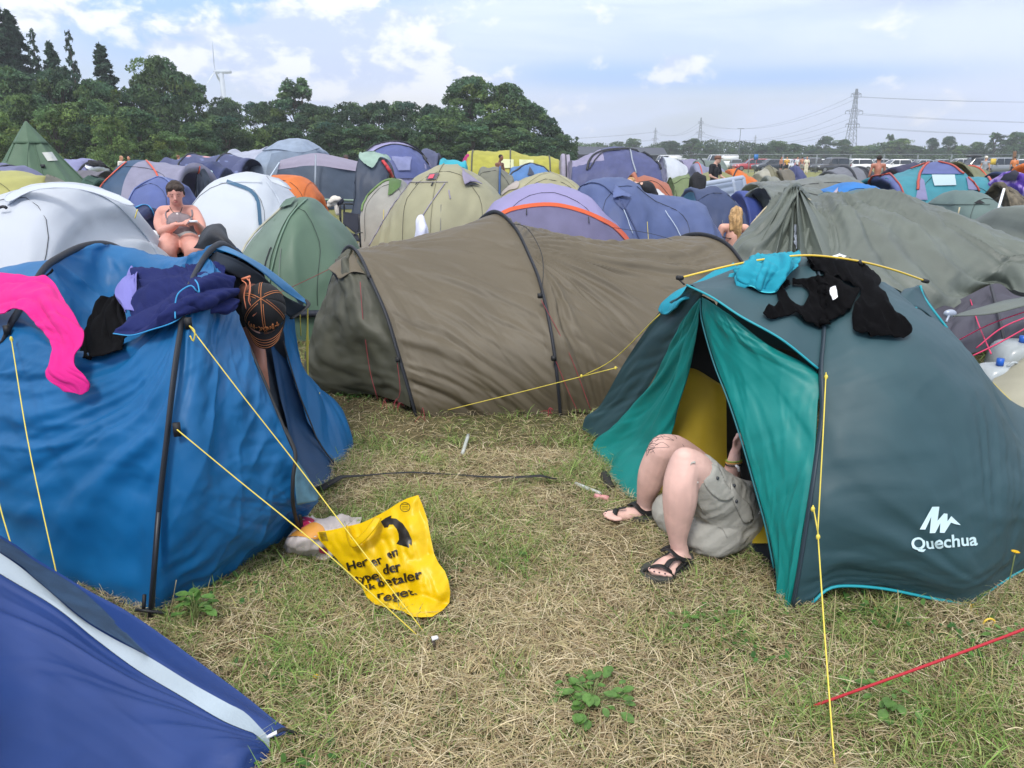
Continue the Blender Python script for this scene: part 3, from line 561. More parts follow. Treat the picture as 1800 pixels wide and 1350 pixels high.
# - olive tunnel tent
def olive_tent():
 t=thing('tent','long olive brown tunnel tent with three black hoops in the centre','tent',W3(0,6,0))
 OL=mat('olive_polyester','#5f5747',.55,var=.07,vscale=2.5,bump=.10,bscale=16,transl=.10,crease=.2,spec=.45)
 OD=mat('olive_mesh','#45463a',.6,var=.15,bump=.1,bscale=20,transl=.06,crease=.9)
 f1=[(731,733,4.88),(722,701,4.86),(700,626,4.92),(678,554,5.05),(651,492,5.25),(634,455,5.42),(620,438,5.62)]
 f2=[(984,729,4.9),(978,661,4.88),(967,581,5.0),(949,501,5.3),(930,452,5.55),(905,403,5.8),(873,376,6.1)]
 f3=[(1370,690,5.35),(1362,640,5.35),(1348,570,5.45),(1325,500,5.7),(1300,458,5.95),(1275,430,6.2),(1240,416,6.5)]
 def full(f,cx):
  a=np.array([P(*p) for p in f]);top=a[-1];b=[]
  for q in a[-2::-1]:
   k=2*top-q;b.append((k[0],k[1],q[2]))
  return np.vstack([a,b])
 H=[crom(full(f,0),300) for f in (f1,f2,f3)]
 def seg(Ha,Hb,n,sagz,dip):
  t_=np.linspace(0,1,n)[:,None,None];g=Ha[None]*(1-t_)+Hb[None]*t_
  hz=np.clip(g[:,:,2:3],0,2);k=(4*t_*(1-t_))
  g[:,:,2:3]-=sagz*k*(hz/1.2)**2
  c=(Ha.mean(0)*(1-t_)+Hb.mean(0)*t_);g[:,:,:2]+=(c[...,:2]-g[...,:2])*dip*k*np.clip(hz*1.4,0,1)
  return np.transpose(g,(1,0,2))
 def cover(name,g,fl):
  d=sum(folds(g,**f) for f in fl);g=disp(g,-d*edgefade(g,.05,'lr'));return gridobj(name,g,OL,t)
 g=seg(H[0],H[1],200,.04,.03)
 cover('canopy_section',g,[dict(ang=-40,freq=5,amp=.022,seed=2,stretch=.10,sharp=-1),dict(ang=-36,freq=11,amp=.010,seed=5,stretch=.12,sharp=-1),dict(ang=-50,freq=17,amp=.005,seed=6,stretch=.2),dict(ang=0,freq=10,amp=.016,seed=8,fan=(0,.45))])
 g=seg(H[1],H[2],220,.13,.07)
 cover('canopy_section',g,[dict(ang=0,freq=15,amp=.045,seed=12,fan=(0,.38),stretch=.1),dict(ang=-36,freq=9,amp=.016,seed=15,stretch=.10,sharp=-1),dict(ang=-30,freq=16,amp=.006,seed=16,stretch=.15)])
 for h in H:tube('pole_sleeve',disp_out(h[::3],.012),.022,SLEEVE,t,8,flat=.5)
 rows=[[(722,716,4.85),(690,703,5.0),(664,697,5.15),(600,694,5.3),(556,684,5.4),(535,660,5.7),(560,640,6.4),(640,640,6.6)],[(712,665,4.9),(680,660,5.0),(650,655,5.1),(595,650,5.25),(552,640,5.4),(545,617,5.7),(580,600,6.3),(630,600,6.5)],[(690,592,5.0),(665,590,5.05),(640,585,5.1),(600,575,5.25),(570,560,5.45),(566,545,5.7),(590,540,6.1),(615,540,6.3)],[(662,515,5.15),(648,515,5.2),(632,510,5.22),(605,500,5.3),(592,492,5.4),(590,486,5.6),(598,483,5.8),(607,480,6.0)],[(640,468,5.35),(632,466,5.36),(622,464,5.38),(604,462,5.42),(594,462,5.5),(592,463,5.6),(600,455,5.7),(605,450,5.8)],[(622,439,5.6),(621,439,5.6),(620,440,5.6),(618,440,5.61),(616,440,5.62),(616,440,5.63),(617,439,5.64),(618,439,5.65)]]
 patch('end_wall',rows,90,70,OD,t,[dict(ang=70,freq=7,amp=.035,seed=41,stretch=.4),dict(ang=30,freq=12,amp=.02,seed=42,stretch=.6),dict(ang=-30,freq=20,amp=.01,seed=43,stretch=.6)],'lr',.05)
 rows=[[(645,482,5.3),(620,478,5.3),(597,490,5.3),(590,482,5.35),(577,473,5.45)],[(634,458,5.42),(618,456,5.45),(600,460,5.48),(590,464,5.5),(578,471,5.48)],[(621,438,5.62),(615,444,5.62),(605,450,5.6),(592,460,5.56),(580,469,5.5)]]
 patch('hood',rows,24,16,OL,t,[dict(ang=0,freq=10,amp=.008,seed=4)],'lr',.1,thick=.003)
 patch('hood_lining',[[(578,474,5.44),(590,483,5.34),(603,486,5.33)],[(590,482,5.36),(592,492,5.36),(600,500,5.36)]],10,6,mat('dark_navy','#1c2233',.7),t)
 e=H[2];c=e.mean(0)+np.array((.55,.22,-.0));c[2]=.05;k=np.linspace(0,1,14)[:,None,None]
 g=e[None]*(1-k)+(c+(e-c)*.35*np.array((1,1,.1)))[None]*k;gridobj('end_wall',g,OL,t)
 for p in (((633,495,5.2),(638,560,5.1),(650,650,5.05),(664,702,5.0)),((951,527,5.1),(1000,620,4.95),(1039,722,4.85)),((976,632,4.85),(1000,690,4.8),(1015,722,4.8)),((698,634,4.88),(703,690,4.85),(690,712,4.9))):
  rope('guy_line',[P(*q) for q in p],REDROPE,t,.0022)
 rope('guy_line',[P(577,474,5.45),P(540,492,5.5),P(480,520,5.7)],REDROPE,t,.002)
 for (x,y,D) in ((949,520,5.1),(699,632,4.88),(973,630,4.85),(649,487,5.24)):mb=MB();mb.box(P(x,y,D),(.025,.03,.03),.3);mb.obj('sleeve_clip',BLACK,t)
 tube('vent_cord',[P(893,392,5.85),P(925,400,5.7),P(950,440,5.45),P(955,480,5.2),P(950,520,5.1)],.003,BLACK,t,5,20)
 tube('back_cord',[P(1078,400,6.6),P(1150,412,6.6),P(1200,430,6.5),P(1262,466,6.3)],.002,BLACK,t,5,20)
 mb=MB();rr=random.Random(5)
 for (x,y) in ((672,712),(700,722),(960,732),(735,735)):
  for k in range(2):
   a=G(x+rr.uniform(-14,14),y+rr.uniform(-8,8),.04);b=G(x+rr.uniform(-14,14),y+rr.uniform(-8,8),.05);m_=(a+b)/2+np.array((0,0,rr.uniform(0,.07)));mb.tube([a,m_,b],.0017,5,7)
 mb.obj('coiled_guy_line',REDROPE,t)
def disp_out(h,d):
 c=np.array((h[:,0].mean(),h[:,1].mean(),.3));v=h-c;return h+v/np.linalg.norm(v,axis=1,keepdims=True)*d
olive_tent()
for i,(x,y,lb) in enumerate([(700,724,'hooked red peg at the left front corner of the olive tent'),(964,733,'hooked peg under the middle hoop of the olive tent')]):
 o=peg(G(x,y),REDROPE,.05,'tent_peg',lb)
 # - green and teal dome tent
def q_tent():
 t=thing('tent','dark slate and teal dome tent with yellow pole and open door on the right','tent',W3(1.5,3.7,0))
 SL=mat('slate_polyester','#2b4a52',.58,var=.06,vscale=3,bump=.10,bscale=18,transl=.06,crease=.12,spec=.5)
 TE=mat('teal_polyester','#078580',.5,var=.08,vscale=3,bump=.10,bscale=18,transl=.18,crease=.25)
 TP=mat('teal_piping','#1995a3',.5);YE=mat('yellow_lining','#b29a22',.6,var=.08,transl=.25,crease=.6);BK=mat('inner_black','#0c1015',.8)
 YP=mat('yellow_pole','#d9b93a',.3,coat=.5)
 seam=[(1391,1067,2.575),(1403,999,2.575),(1423,873,2.62),(1433,803,2.68),(1443,722,2.76),(1441,647,2.87),(1446,576,3.05),(1440,500,3.36),(1425,452,3.62)]
 hemp=[(1391,1067,2.575),(1428,1060,2.585),(1453,1037,2.6),(1484,1030,2.605),(1554,1035,2.6),(1655,1055,2.6),(1705,1060,2.61),(1756,1027,2.72),(1800,1000,2.83),(1880,960,3.0)]
 def colrow(k,pts):return [seam[k]]+pts
 rows=[hemp,colrow(1,[(1440,992,2.57),(1500,975,2.56),(1600,985,2.55),(1705,995,2.57),(1800,930,2.75),(1872,900,2.95)]),colrow(2,[(1480,870,2.59),(1580,875,2.57),(1690,880,2.6),(1790,850,2.75),(1850,830,3.0)]),colrow(4,[(1500,720,2.72),(1590,720,2.7),(1680,725,2.75),(1750,725,2.9),(1795,770,3.2)]),colrow(5,[(1510,640,2.82),(1590,635,2.82),(1660,640,2.9),(1715,655,3.05),(1740,668,3.35)]),colrow(6,[(1505,570,3.0),(1570,565,3.03),(1620,570,3.12),(1655,582,3.28),(1680,592,3.5)]),colrow(7,[(1495,505,3.32),(1540,510,3.36),(1575,518,3.45),(1600,530,3.55),(1620,542,3.68)]),colrow(8,[(1460,462,3.62),(1490,470,3.65),(1520,482,3.7),(1550,495,3.78),(1570,505,3.85)])]
 fl=[dict(ang=-12,freq=5,amp=.010,seed=3,stretch=.3),dict(ang=0,freq=9,amp=.012,seed=6,fan=(.52,0),stretch=.2),dict(ang=20,freq=12,amp=.004,seed=7,stretch=.25,sharp=-1),dict(ang=-30,freq=22,amp=.003,seed=9)]
 o1,g1=patch('front_panel',rows,110,130,SL,t,fl,'lr',.05)
 aw=[(1207,501,3.22),(1252,523,3.08),(1302,556,2.98),(1373,596,2.90),(1438,648,2.855)]
 rows=[aw,[(1210,500,3.26),(1270,508,3.17),(1330,530,3.1),(1390,552,3.05),(1446,585,3.02)],[(1240,492,3.42),(1300,488,3.38),(1350,495,3.35),(1400,500,3.34),(1445,512,3.3)],[(1290,473,3.6),(1330,465,3.6),(1365,459,3.6),(1400,455,3.6),(1428,456,3.6)],[(1280,485,4.1),(1320,478,4.1),(1370,472,4.15),(1420,470,4.2),(1470,474,4.15)],[(1250,570,4.6),(1310,560,4.8),(1370,555,4.9),(1440,555,4.9),(1500,560,4.7)],[(1230,690,4.9),(1310,680,5.1),(1370,670,5.3),(1440,670,5.3),(1520,680,5.1)]]
 o2,g2=patch('roof_panel',rows,70,100,SL,t,[dict(ang=0,freq=8,amp=.008,seed=2,fan=(1,.5)),dict(ang=15,freq=8,amp=.006,seed=22)],'lru',.05)
 rows=[[(1880,960,3.0),(1850,830,3.0),(1795,770,3.2),(1740,668,3.35),(1680,592,3.5),(1620,542,3.68),(1570,505,3.85),(1470,474,4.15)],[(1950,860,3.7),(1900,780,3.7),(1830,740,3.8),(1760,690,4.0),(1690,620,4.1),(1630,570,4.15),(1570,530,4.2),(1480,500,4.4)],[(1850,740,4.6),(1800,710,4.6),(1750,690,4.6),(1700,660,4.65),(1640,630,4.65),(1600,600,4.65),(1550,575,4.65),(1500,560,4.7)]]
 patch('side_panel',rows,60,30,SL,t)
 patch('awning',[[(1569,543,3.45),(1590,543,3.5),(1612,541,3.55),(1640,560,3.6),(1664,590,3.6)],[(1580,520,3.62),(1600,512,3.65),(1612,512,3.7),(1632,538,3.7),(1662,574,3.68)],[(1590,508,3.85),(1606,505,3.8),(1618,503,3.78),(1637,535,3.76),(1664,573,3.7)]],30,14,SL,t,thick=.002)
 tube('piping',[P(1618,502,3.76),P(1623,520,3.74),P(1640,545,3.7),P(1665,577,3.66)],.006,TP,t,6,20);tube('piping',[P(1569,543,3.42),P(1590,543,3.47),P(1611,541,3.52)],.005,TP,t,6,12)
 rows=[[(1023,755,4.55),(1045,768,4.4),(1060,776,4.3)],[(1030,732,4.52),(1060,740,4.35),(1085,744,4.2)],[(1055,712,4.42),(1090,705,4.22),(1120,710,4.05)],[(1101,632,4.12),(1130,640,3.95),(1160,645,3.8)],[(1161,546,3.72),(1180,570,3.6),(1200,573,3.5)],[(1195,520,3.5),(1212,522,3.4),(1230,526,3.32)],[(1208,502,3.26),(1220,506,3.22),(1236,516,3.2)]]
 patch('left_panel',rows,50,90,SL,t,[dict(ang=85,freq=9,amp=.018,seed=51,stretch=.25),dict(ang=40,freq=15,amp=.006,seed=52)],'lr',.1)
 rows=[[(1042,793,4.2),(1055,828,3.95),(1075,858,3.7),(1095,872,3.6),(1120,878,3.52),(1135,872,3.5)],[(1050,775,4.25),(1075,792,4.0),(1100,800,3.8),(1120,815,3.68),(1140,825,3.6),(1152,828,3.55)],[(1090,740,4.1),(1110,748,3.95),(1130,755,3.85),(1145,765,3.72),(1160,770,3.65),(1178,760,3.6)],[(1140,680,3.9),(1155,685,3.8),(1168,690,3.72),(1180,695,3.65),(1190,698,3.58),(1203,690,3.54)],[(1180,600,3.62),(1190,605,3.56),(1198,610,3.52),(1206,612,3.46),(1213,612,3.44),(1222,610,3.42)],[(1201,560,3.45),(1208,560,3.42),(1214,562,3.4),(1220,562,3.36),(1226,562,3.34),(1231,562,3.32)],[(1230,524,3.3),(1231,524,3.29),(1232,524,3.28),(1232,525,3.27),(1233,525,3.26),(1234,525,3.25)]]
 patch('door_flap',rows,70,100,TE,t,[dict(ang=84,freq=10,amp=.045,seed=61,stretch=.14),dict(ang=60,freq=15,amp=.010,seed=62,stretch=.3)],'u',.12,thick=.002)
 rows=[[(1366,1058,2.66),(1378,1075,2.6),(1390,1068,2.58)],[(1363,999,2.69),(1382,1000,2.63),(1401,999,2.575)],[(1348,924,2.76),(1380,920,2.68),(1412,925,2.6)],[(1327,848,2.84),(1375,850,2.74),(1426,850,2.64)],[(1307,778,2.92),(1370,780,2.8),(1433,785,2.70)],[(1282,702,3.02),(1355,705,2.9),(1437,715,2.78)],[(1257,637,3.13),(1320,640,2.98),(1400,655,2.88),(1436,655,2.87)],[(1236,561,3.22),(1270,575,3.08),(1310,590,3.0),(1350,606,2.96)],[(1234,522,3.24),(1245,528,3.16),(1260,538,3.1),(1285,555,3.03)]]
 patch('door_flap',rows,60,110,TE,t,[dict(ang=80,freq=8,amp=.016,seed=71,stretch=.15,sharp=-1),dict(ang=0,freq=12,amp=.020,seed=72,fan=(.1,1)),dict(ang=75,freq=22,amp=.006,seed=73,sharp=-1),dict(ang=20,freq=25,amp=.003,seed=74)],'ulr',.08,thick=.002)
 sl=tube('pole_sleeve',[P(x+2,y,D-.012) for x,y,D in seam],.014,mat('slate_sleeve','#24343f',.5),t,8,50,flat=.5)
 tube('piping',[P(x,y,D-.004) for x,y,D in aw],.0045,TP,t,6,30)
 tube('hem_piping',[P(x,y,D-.004) for x,y,D in hemp[1:]],.006,TP,t,6,60)
 tube('door_zip',[P(x-3,y,D-.004) for x,y,D in ((1235,526,3.24),(1236,561,3.22),(1257,637,3.13),(1282,702,3.02),(1307,778,2.92),(1327,848,2.84),(1348,924,2.76),(1363,999,2.69))],.004,mat('zip_teal','#15626a',.5),t,5,30)
 pl=tube('ridge_pole',[P(*p) for p in ((1194,489,3.28),(1245,476,3.33),(1302,463,3.36),(1365,453,3.4),(1428,449,3.45),(1504,458,3.5),(1569,474,3.58),(1627,494,3.68))],.0048,YP,t,8,50)
 mb=MB();mb.tube([P(1190,488,3.27),P(1200,489,3.28)],.010,8);mb.tube([P(1192,490,3.28),P(1203,500,3.25)],.004,5);mb.obj('pole_cap',BLACK,pl);mb=MB();mb.tube([P(1622,493,3.67),P(1631,495,3.68)],.010,8);mb.obj('pole_cap',BLACK,pl);mb=MB();mb.tube([P(1510,458,3.5),P(1514,466,3.5)],.009,6);mb.obj('pole_clip',BLACK,pl)
 rows=[[(1130,900,3.55),(1200,870,3.62),(1262,850,3.62),(1276,848,3.6)],[(1165,780,3.72),(1205,780,3.7),(1255,775,3.66),(1278,770,3.62)],[(1185,700,3.75),(1220,690,3.72),(1255,692,3.68),(1278,695,3.62)],[(1200,645,3.75),(1225,650,3.72),(1255,668,3.68),(1278,682,3.62)]]
 patch('inner_tent_wall',rows,40,50,YE,t,[dict(ang=85,freq=9,amp=.02,seed=81)],'u',.05)
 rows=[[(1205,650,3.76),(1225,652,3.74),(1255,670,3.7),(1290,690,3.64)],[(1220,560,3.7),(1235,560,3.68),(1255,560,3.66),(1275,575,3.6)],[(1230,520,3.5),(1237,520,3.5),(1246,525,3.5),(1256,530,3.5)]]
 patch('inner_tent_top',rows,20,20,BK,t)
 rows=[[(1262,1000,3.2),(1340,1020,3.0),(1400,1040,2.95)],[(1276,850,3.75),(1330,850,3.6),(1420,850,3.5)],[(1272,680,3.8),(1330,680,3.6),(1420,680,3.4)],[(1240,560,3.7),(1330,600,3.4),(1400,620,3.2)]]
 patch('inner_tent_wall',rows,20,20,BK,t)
 patch('groundsheet',[[(1322,960,2.98),(1345,1000,2.9),(1364,1030,2.72)],[(1345,950,2.92),(1365,960,2.85),(1380,980,2.8)]],16,10,mat('groundsheet_navy','#121827',.6,crease=.5),t,[dict(ang=30,freq=10,amp=.02,seed=3)])
 patch('inner_tent_floor',[[(1322,955,2.97),(1350,955,2.88)],[(1330,915,3.05),(1352,915,3.0)]],8,8,YE,t)
 rope('guy_line',[P(1452,655,2.84),P(1447,760,2.66),P(1437,945,2.48)],YROPE,t,.0026);rope('guy_line',[P(1438,943,2.48),P(1450,1120,2.1),P(1466,1330,1.80),P(1470,1380,1.74)],YROPE,t,.0026)
 rope('guy_line',[P(1429,888,2.56),P(1434,915,2.53),P(1439,943,2.48)],YROPE,t,.0026)
 rope('guy_line',[P(1160,552,3.7),P(1080,630,4.2),P(1022,662,4.4)],YROPE,t,.0026);rope('guy_line',[P(1085,646,4.2),P(1022,662,4.4),P(920,688,4.65),P(782,722,4.88)],YROPE,t,.0026)
 mb=MB()
 for (x,y,D) in ((1452,663,2.83),(1438,944,2.475),(1429,895,2.555),(1022,661,4.4),(1082,647,4.2)):mb.ell(P(x,y,D),(.008,.008,.011),0,8,6)
 mb.obj('knot',YROPE,t)
 mb=MB();mb.tube([P(1705,1060,2.6),P(1710,1080,2.56),P(1722,1098,2.5),P(1730,1100,2.5),P(1716,1075,2.56),P(1709,1062,2.6)],.0035,5,24);mb.box(P(1708,1068,2.585),(.022,.004,.03),.3);mb.obj('peg_loop',YP,t)
 return t,o1,o2,sl
QT,QT1,QT2,QT3=q_tent()
mb=MB();a=G(1728,1102,0);mb.tube([a+W3(0,0,-.02),a+W3(0,0,.02),a+W3(.02,0,.035),a+W3(.04,0,.02),a+W3(.03,0,-.01)],.004,6,14);o=mb.obj('tent_peg',mat('yellow_pole','#d9b93a'));tag(o,'bent yellow peg at the front corner of the slate dome tent','tent peg')
QB=bvh_of([QT1]);QRB=bvh_of([QT1,QT2,QT3]);BB=bvh_of([BT1,BT2,BT3])
LOGO=mat('white_print','#c4dfe6',.5)
def print_on(bvh,name,poly,m,parent,off=.0015,fall=3):
 """flat 2-D outline polygons (pixels) laid on a surface as thin print; poly = list of (verts, faces)"""
 mb=MB()
 for v,f in poly:
  q=[];
  for (x,y) in v:l,n=cast(bvh,x,y,fall);q.append(l+n*off)
  mb.add(q,f)
 return mb.obj(name,m,parent)
def text_mesh(txt,size,bold=0.0,shear=0.0,sub=0):
 c=bpy.data.curves.new('t','FONT');c.body=txt;c.size=size;c.offset=bold;c.shear=shear;c.resolution_u=4
 o=bpy.data.objects.new('t',c);COL.objects.link(o);dg=bpy.context.evaluated_depsgraph_get();me=bpy.data.meshes.new_from_object(o.evaluated_get(dg))
 import bmesh
 b=bmesh.new();b.from_mesh(me);bmesh.ops.triangulate(b,faces=b.faces)
 for _ in range(sub):bmesh.ops.subdivide_edges(b,edges=[e for e in b.edges if e.calc_length()>size*.12],cuts=1,use_grid_fill=False);bmesh.ops.triangulate(b,faces=b.faces)
 v=np.array([x.co[:2] for x in b.verts]);b.verts.index_update();f=[[x.index for x in p.verts] for p in b.faces];b.free();bpy.data.objects.remove(o);bpy.data.meshes.remove(me);bpy.data.curves.remove(c)
 return v,f
def text_px(txt,x0,y0,x1,y1,h,**k):
 """text set from baseline start (x0,y0) to baseline end (x1,y1) in picture units, cap height h"""
 v,f=text_mesh(txt,1.0,**k);v=v-np.array((v[:,0].min(),0));v[:,0]/=v[:,0].max();v[:,1]*=h/.7
 d=np.array((x1-x0,y1-y0));n=np.array((d[1],-d[0]))/np.hypot(*d)
 return [tuple(np.array((x0,y0))+d*a+n*b) for a,b in v],f
v,f=text_px('Quechua',1601,966,1716,957,21,bold=.022,sub=1)
mt=[(1616,931),(1633,890),(1640,889),(1641,913),(1655,902),(1658,917),(1669,905),(1686,921),(1671,920),(1655,934),(1648,920),(1634,937),(1628,913),(1622,930)]
mtf=[(1616,929),(1637,890),(1649,890),(1646,915),(1657,902),(1663,903),(1663,916),(1670,907),(1687,922),(1676,921),(1669,919),(1658,936),(1650,936),(1651,919),(1642,936),(1633,936),(1635,908),(1625,930)]
import mathutils
ti=mathutils.geometry.tessellate_polygon([[Vector((a,b,0)) for a,b in mtf]])
print_on(QB,'brand_print',[(v,f),(mtf,[tuple(x) for x in ti])],LOGO,QT,.006)
patch('roof',[[(0,606,3.23),(18,571,3.26),(38,538,3.48),(76,474,3.83),(107,451,4.03)],[(-50,590,3.4),(-30,550,3.5),(0,520,3.7),(45,478,4.0),(90,456,4.15)],[(-120,560,3.7),(-90,520,3.8),(-40,490,4.0),(0,470,4.3),(60,462,4.4)],[(-200,600,4.3),(-160,560,4.4),(-100,520,4.6),(-40,500,4.8),(40,480,4.9)]],50,40,mat('blue_polyester','#1b6596'),BT,[dict(ang=10,freq=7,amp=.015,seed=3)])
#  the field of tents behind
def gy(D):return 675-F*math.tan(PITCH-math.atan(CAMH/D))
GT='tents pitched across the camping field'
def grid_at(g,u,v,off=0.0):
 nv,nu=g.shape[:2];x=min(max(u,0),1)*(nu-1);y=min(max(v,0),1)*(nv-1);i,j=min(int(x),nu-2),min(int(y),nv-2);a,b=x-i,y-j
 p=(g[j,i]*(1-a)+g[j,i+1]*a)*(1-b)+(g[j+1,i]*(1-a)+g[j+1,i+1]*a)*b
 if off:n=np.cross(g[j,i+1]-g[j,i],g[j+1,i]-g[j,i]);l=np.linalg.norm(n);n=n/l if l>1e-9 else np.array((0,0,1.));p=p-n*off if n[2]<0 else p+n*off
 return p
def shell(label,out,D,B,m,ribs=(),k=.5,e=.85,sag=0.0,hoops=(),fl=1.0,nu=70,nv=44,loc=None,D1=None,sleeve=None,rr=.016,seed=None,slots=None,matfn=None,group=GT,name='tent',cat='tent',skirt=None,crease=.06):
 """tent whose ridge follows an outline; cross-sections are arches of half depth B. out: (px, py) or (px, None) at ground"""
 D1=D if D1 is None else D1;x0,x1=out[0][0],out[-1][0]
 pts=[P(x,gy(D+(D1-D)*(x-x0)/(x1-x0)) if y is None else y,D+(D1-D)*(x-x0)/(x1-x0)) for x,y in out]
 s=crom(pts,nu);s[:,2]=np.maximum(s[:,2],0);H=s[:,2].max()
 ch=s[-1]-s[0];cd_=np.array((-ch[1],ch[0],0));cd_/=np.linalg.norm(cd_)
 ph=np.linspace(0,math.pi,nv)[:,None];w=B*np.maximum(s[:,2]/H,.02)**k
 uu=np.linspace(0,1,nu)
 if len(hoops)>1:
  hs=sorted(hoops);sg=np.zeros(nu)
  for a,b in zip(hs[:-1],hs[1:]):t_=(uu-a)/(b-a);sg=np.where((t_>0)&(t_<1),4*t_*(1-t_),sg)
  w=w*(1-sag*.5*sg);s[:,2]=s[:,2]*(1-sag*.25*sg)
 def mk(s):
  g=np.zeros((nv,nu,3));g[...,0]=s[:,0]-cd_[0]*w*np.cos(ph);g[...,1]=s[:,1]-cd_[1]*w*np.cos(ph);g[...,2]=s[:,2]*np.sin(ph)**e;return g
 def prj(g):
  v=g-C0;z=v@FW;return np.stack([v@RT,-(v@UP)],-1)/z[...,None]*F
 tgt=prj(s);tn=np.gradient(tgt,axis=0);tn=np.stack([tn[:,1],-tn[:,0]],1);tn/=np.maximum(np.linalg.norm(tn,axis=1,keepdims=True),1e-6)
 for _ in range(4):
  dv=((prj(mk(s))-tgt)*tn).sum(-1).max(0);dv=np.convolve(np.pad(dv,2,'edge'),np.ones(5)/5,'valid');dpx=tn*dv[:,None]*.8*s[:,1:2]/F
  s[:,0]-=dpx[:,0];s[:,2]=np.maximum(s[:,2]+dpx[:,1],0)
 g=mk(s)
 rb=list(ribs) or [diag(.12,.88),diag(.88,.12)]
 if crease:
  UU,VV=np.meshgrid(uu,np.linspace(0,1,nv));dd=np.full((nv,nu),9.0)
  for r in rb:
   q=crom([(a,b_,0) for a,b_ in r],30)
   for a,b_,_z in q:dd=np.minimum(dd,((UU-a)*1.2)**2+(VV-b_)**2)
  g=disp(g,crease*B*(1-np.exp(-dd/.020))*edgefade(g,.1,'lrdu')*(-1 if gnormals(g)[nv//2,nu//2,2]>0 else 1))
 sd_=seed if seed is not None else int(abs(out[0][0]*13+out[1][0]))%997
 if fl:
  sc=fl*min(1.6,max(.8,D/12))
  d=folds(g,100,3.2,.022*sc,sd_,.25,-1)+folds(g,65,6,.014*sc,sd_+3,.2,-1)+folds(g,120,12,.008*sc,sd_+7,.25);g=disp(g,d*edgefade(g,.06,'lrdu'))
 t=thing(name,label,cat,((pts[0]+pts[-1])/2)*np.array((1,1,0)),group)
 ms=[m]+list(slots or []);o=gridobj('canopy',g,ms,t,matfn)
 for r in ribs:
  q=crom([(a,b,0) for a,b in r],26);pp=np.array([grid_at(g,a,b,.012) for a,b,_ in q]);tube('pole_sleeve',pp,rr*max(1,D/13),sleeve or SLEEVE,t,6,flat=.6)
 if D<22 and group==GT:
  rr_=random.Random(int(D*100+x0));GM=(YROPE,GRYROPE,mat('white_tape','#aebccb',.6))[rr_.randrange(3)]
  for u_,v_,sx in ((.2,.12,-1),(.8,.14,1),(.5,.2,0)):
   a_=grid_at(g,u_,v_,.01);e_=a_+np.array((sx*.45,-.55,0))*rr_.uniform(.7,1.2);e_[2]=0;tube('guy_line',[a_,e_],.0025*max(1,D/9),GM,t,4)
  q=[grid_at(g,u_,v_,.006) for u_,v_ in crom([(.36,.06,0),(.37,.28,0),(.5,.38,0),(.63,.28,0),(.64,.06,0)],22)[:,:2]];tube('door_zip',q,.004*max(1,D/9),SLEEVE,t,4,flat=.5)
 if skirt:
  gg=g[:3].copy();tube('skirt',[grid_at(g,u_,.015,.02) for u_ in np.linspace(.04,.96,24)],.05*D/10,skirt,t,5,flat=.5)
 return t,o,g
def arch(u,v0=0.0,v1=1.0):return [(u,v0+(v1-v0)*k_/6) for k_ in range(7)]
def diag(u0,u1):return [(u0+(u1-u0)*(k_/8),k_/8) for k_ in range(9)]
def inpoly(p,poly):
 x,y=p;c=False;n=len(poly)
 for i in range(n):
  (x1,y1),(x2,y2)=poly[i],poly[i-1]
  if (y1>y)!=(y2>y) and x<(x2-x1)*(y-y1)/(y2-y1)+x1:c=not c
 return c
def fillpoly(poly,step,jit=.0):
 """triangulated polygon with interior points; returns pts, faces"""
 from mathutils.geometry import delaunay_2d_cdt
 b=[]
 for i in range(len(poly)):
  p,q=np.array(poly[i-1],float),np.array(poly[i],float);n=max(1,int(np.linalg.norm(q-p)/step))
  for k_ in range(n):b.append(p+(q-p)*k_/n)
 nb=len(b);xs=[p[0] for p in poly];ys=[p[1] for p in poly];inn=[]
 for j,y in enumerate(np.arange(min(ys)+step/2,max(ys),step*.87)):
  for x in np.arange(min(xs)+(step/2 if j%2 else 0),max(xs),step):
   if inpoly((x,y),poly) and min(math.hypot(x-q[0],y-q[1]) for q in b[::1])>step*.55:inn.append((x,y))
 vs=[Vector((float(p[0]),float(p[1]))) for p in b]+[Vector(p) for p in inn]
 v,e_,f,*_=delaunay_2d_cdt(vs,[(i,(i+1)%nb) for i in range(nb)],[],1,1e-4)
 return np.array([tuple(q) for q in v]),[list(q) for q in f if len(q)>=3]
def decal(name,bvh,poly,m,parent,off=.012,step=None,smoothpoly=True,thick=0.0,amp=0.0,freq=.05,seed=1,fall=None,ang=60):
 if smoothpoly:q=crom([(a,b,0) for a,b in list(poly)+[poly[0]]],max(16,len(poly)*5))[:-1,:2];poly=[tuple(x) for x in q]
 span=max(max(p[0] for p in poly)-min(p[0] for p in poly),max(p[1] for p in poly)-min(p[1] for p in poly));step=step or max(1.2,span/16)
 v,f=fillpoly(poly,step);L=[];
 for (x,y) in v:
  l,n=cast(bvh,x,y,fall or 5.0)
  o_=off
  if amp:
   a=R(ang);s_=-x*math.sin(a)+y*math.cos(a);t_=x*math.cos(a)+y*math.sin(a)
   o_=off+amp*(1+noise(s_*freq,t_*freq*.25,0,seed)+.45*noise(s_*freq*2.6,t_*freq*.6,0,seed+3))
  L.append(l+n*o_)
 o=newmesh(name,L,f,m,parent)
 if thick:s_=o.modifiers.new('thickness','SOLIDIFY');s_.thickness=thick;s_.offset=0
 return o
def strip(name,bvh,pts,r,m,parent,off=.012,n=24,fall=8,seg=6):
 q=crom([(a,b,0) for a,b in pts],n)[:,:2];L=[]
 for x,y in q:
  l,nn=cast(bvh,x,y,fall);p_=l+nn*off
  if not L or np.linalg.norm(p_-L[-1])>.0004*p_[1]+.0008:L.append(p_)
 if len(L)<2:L.append(L[0]+W3(.001,0,.002))
 return tube(name,L,r,m,parent,seg,flat=.6)
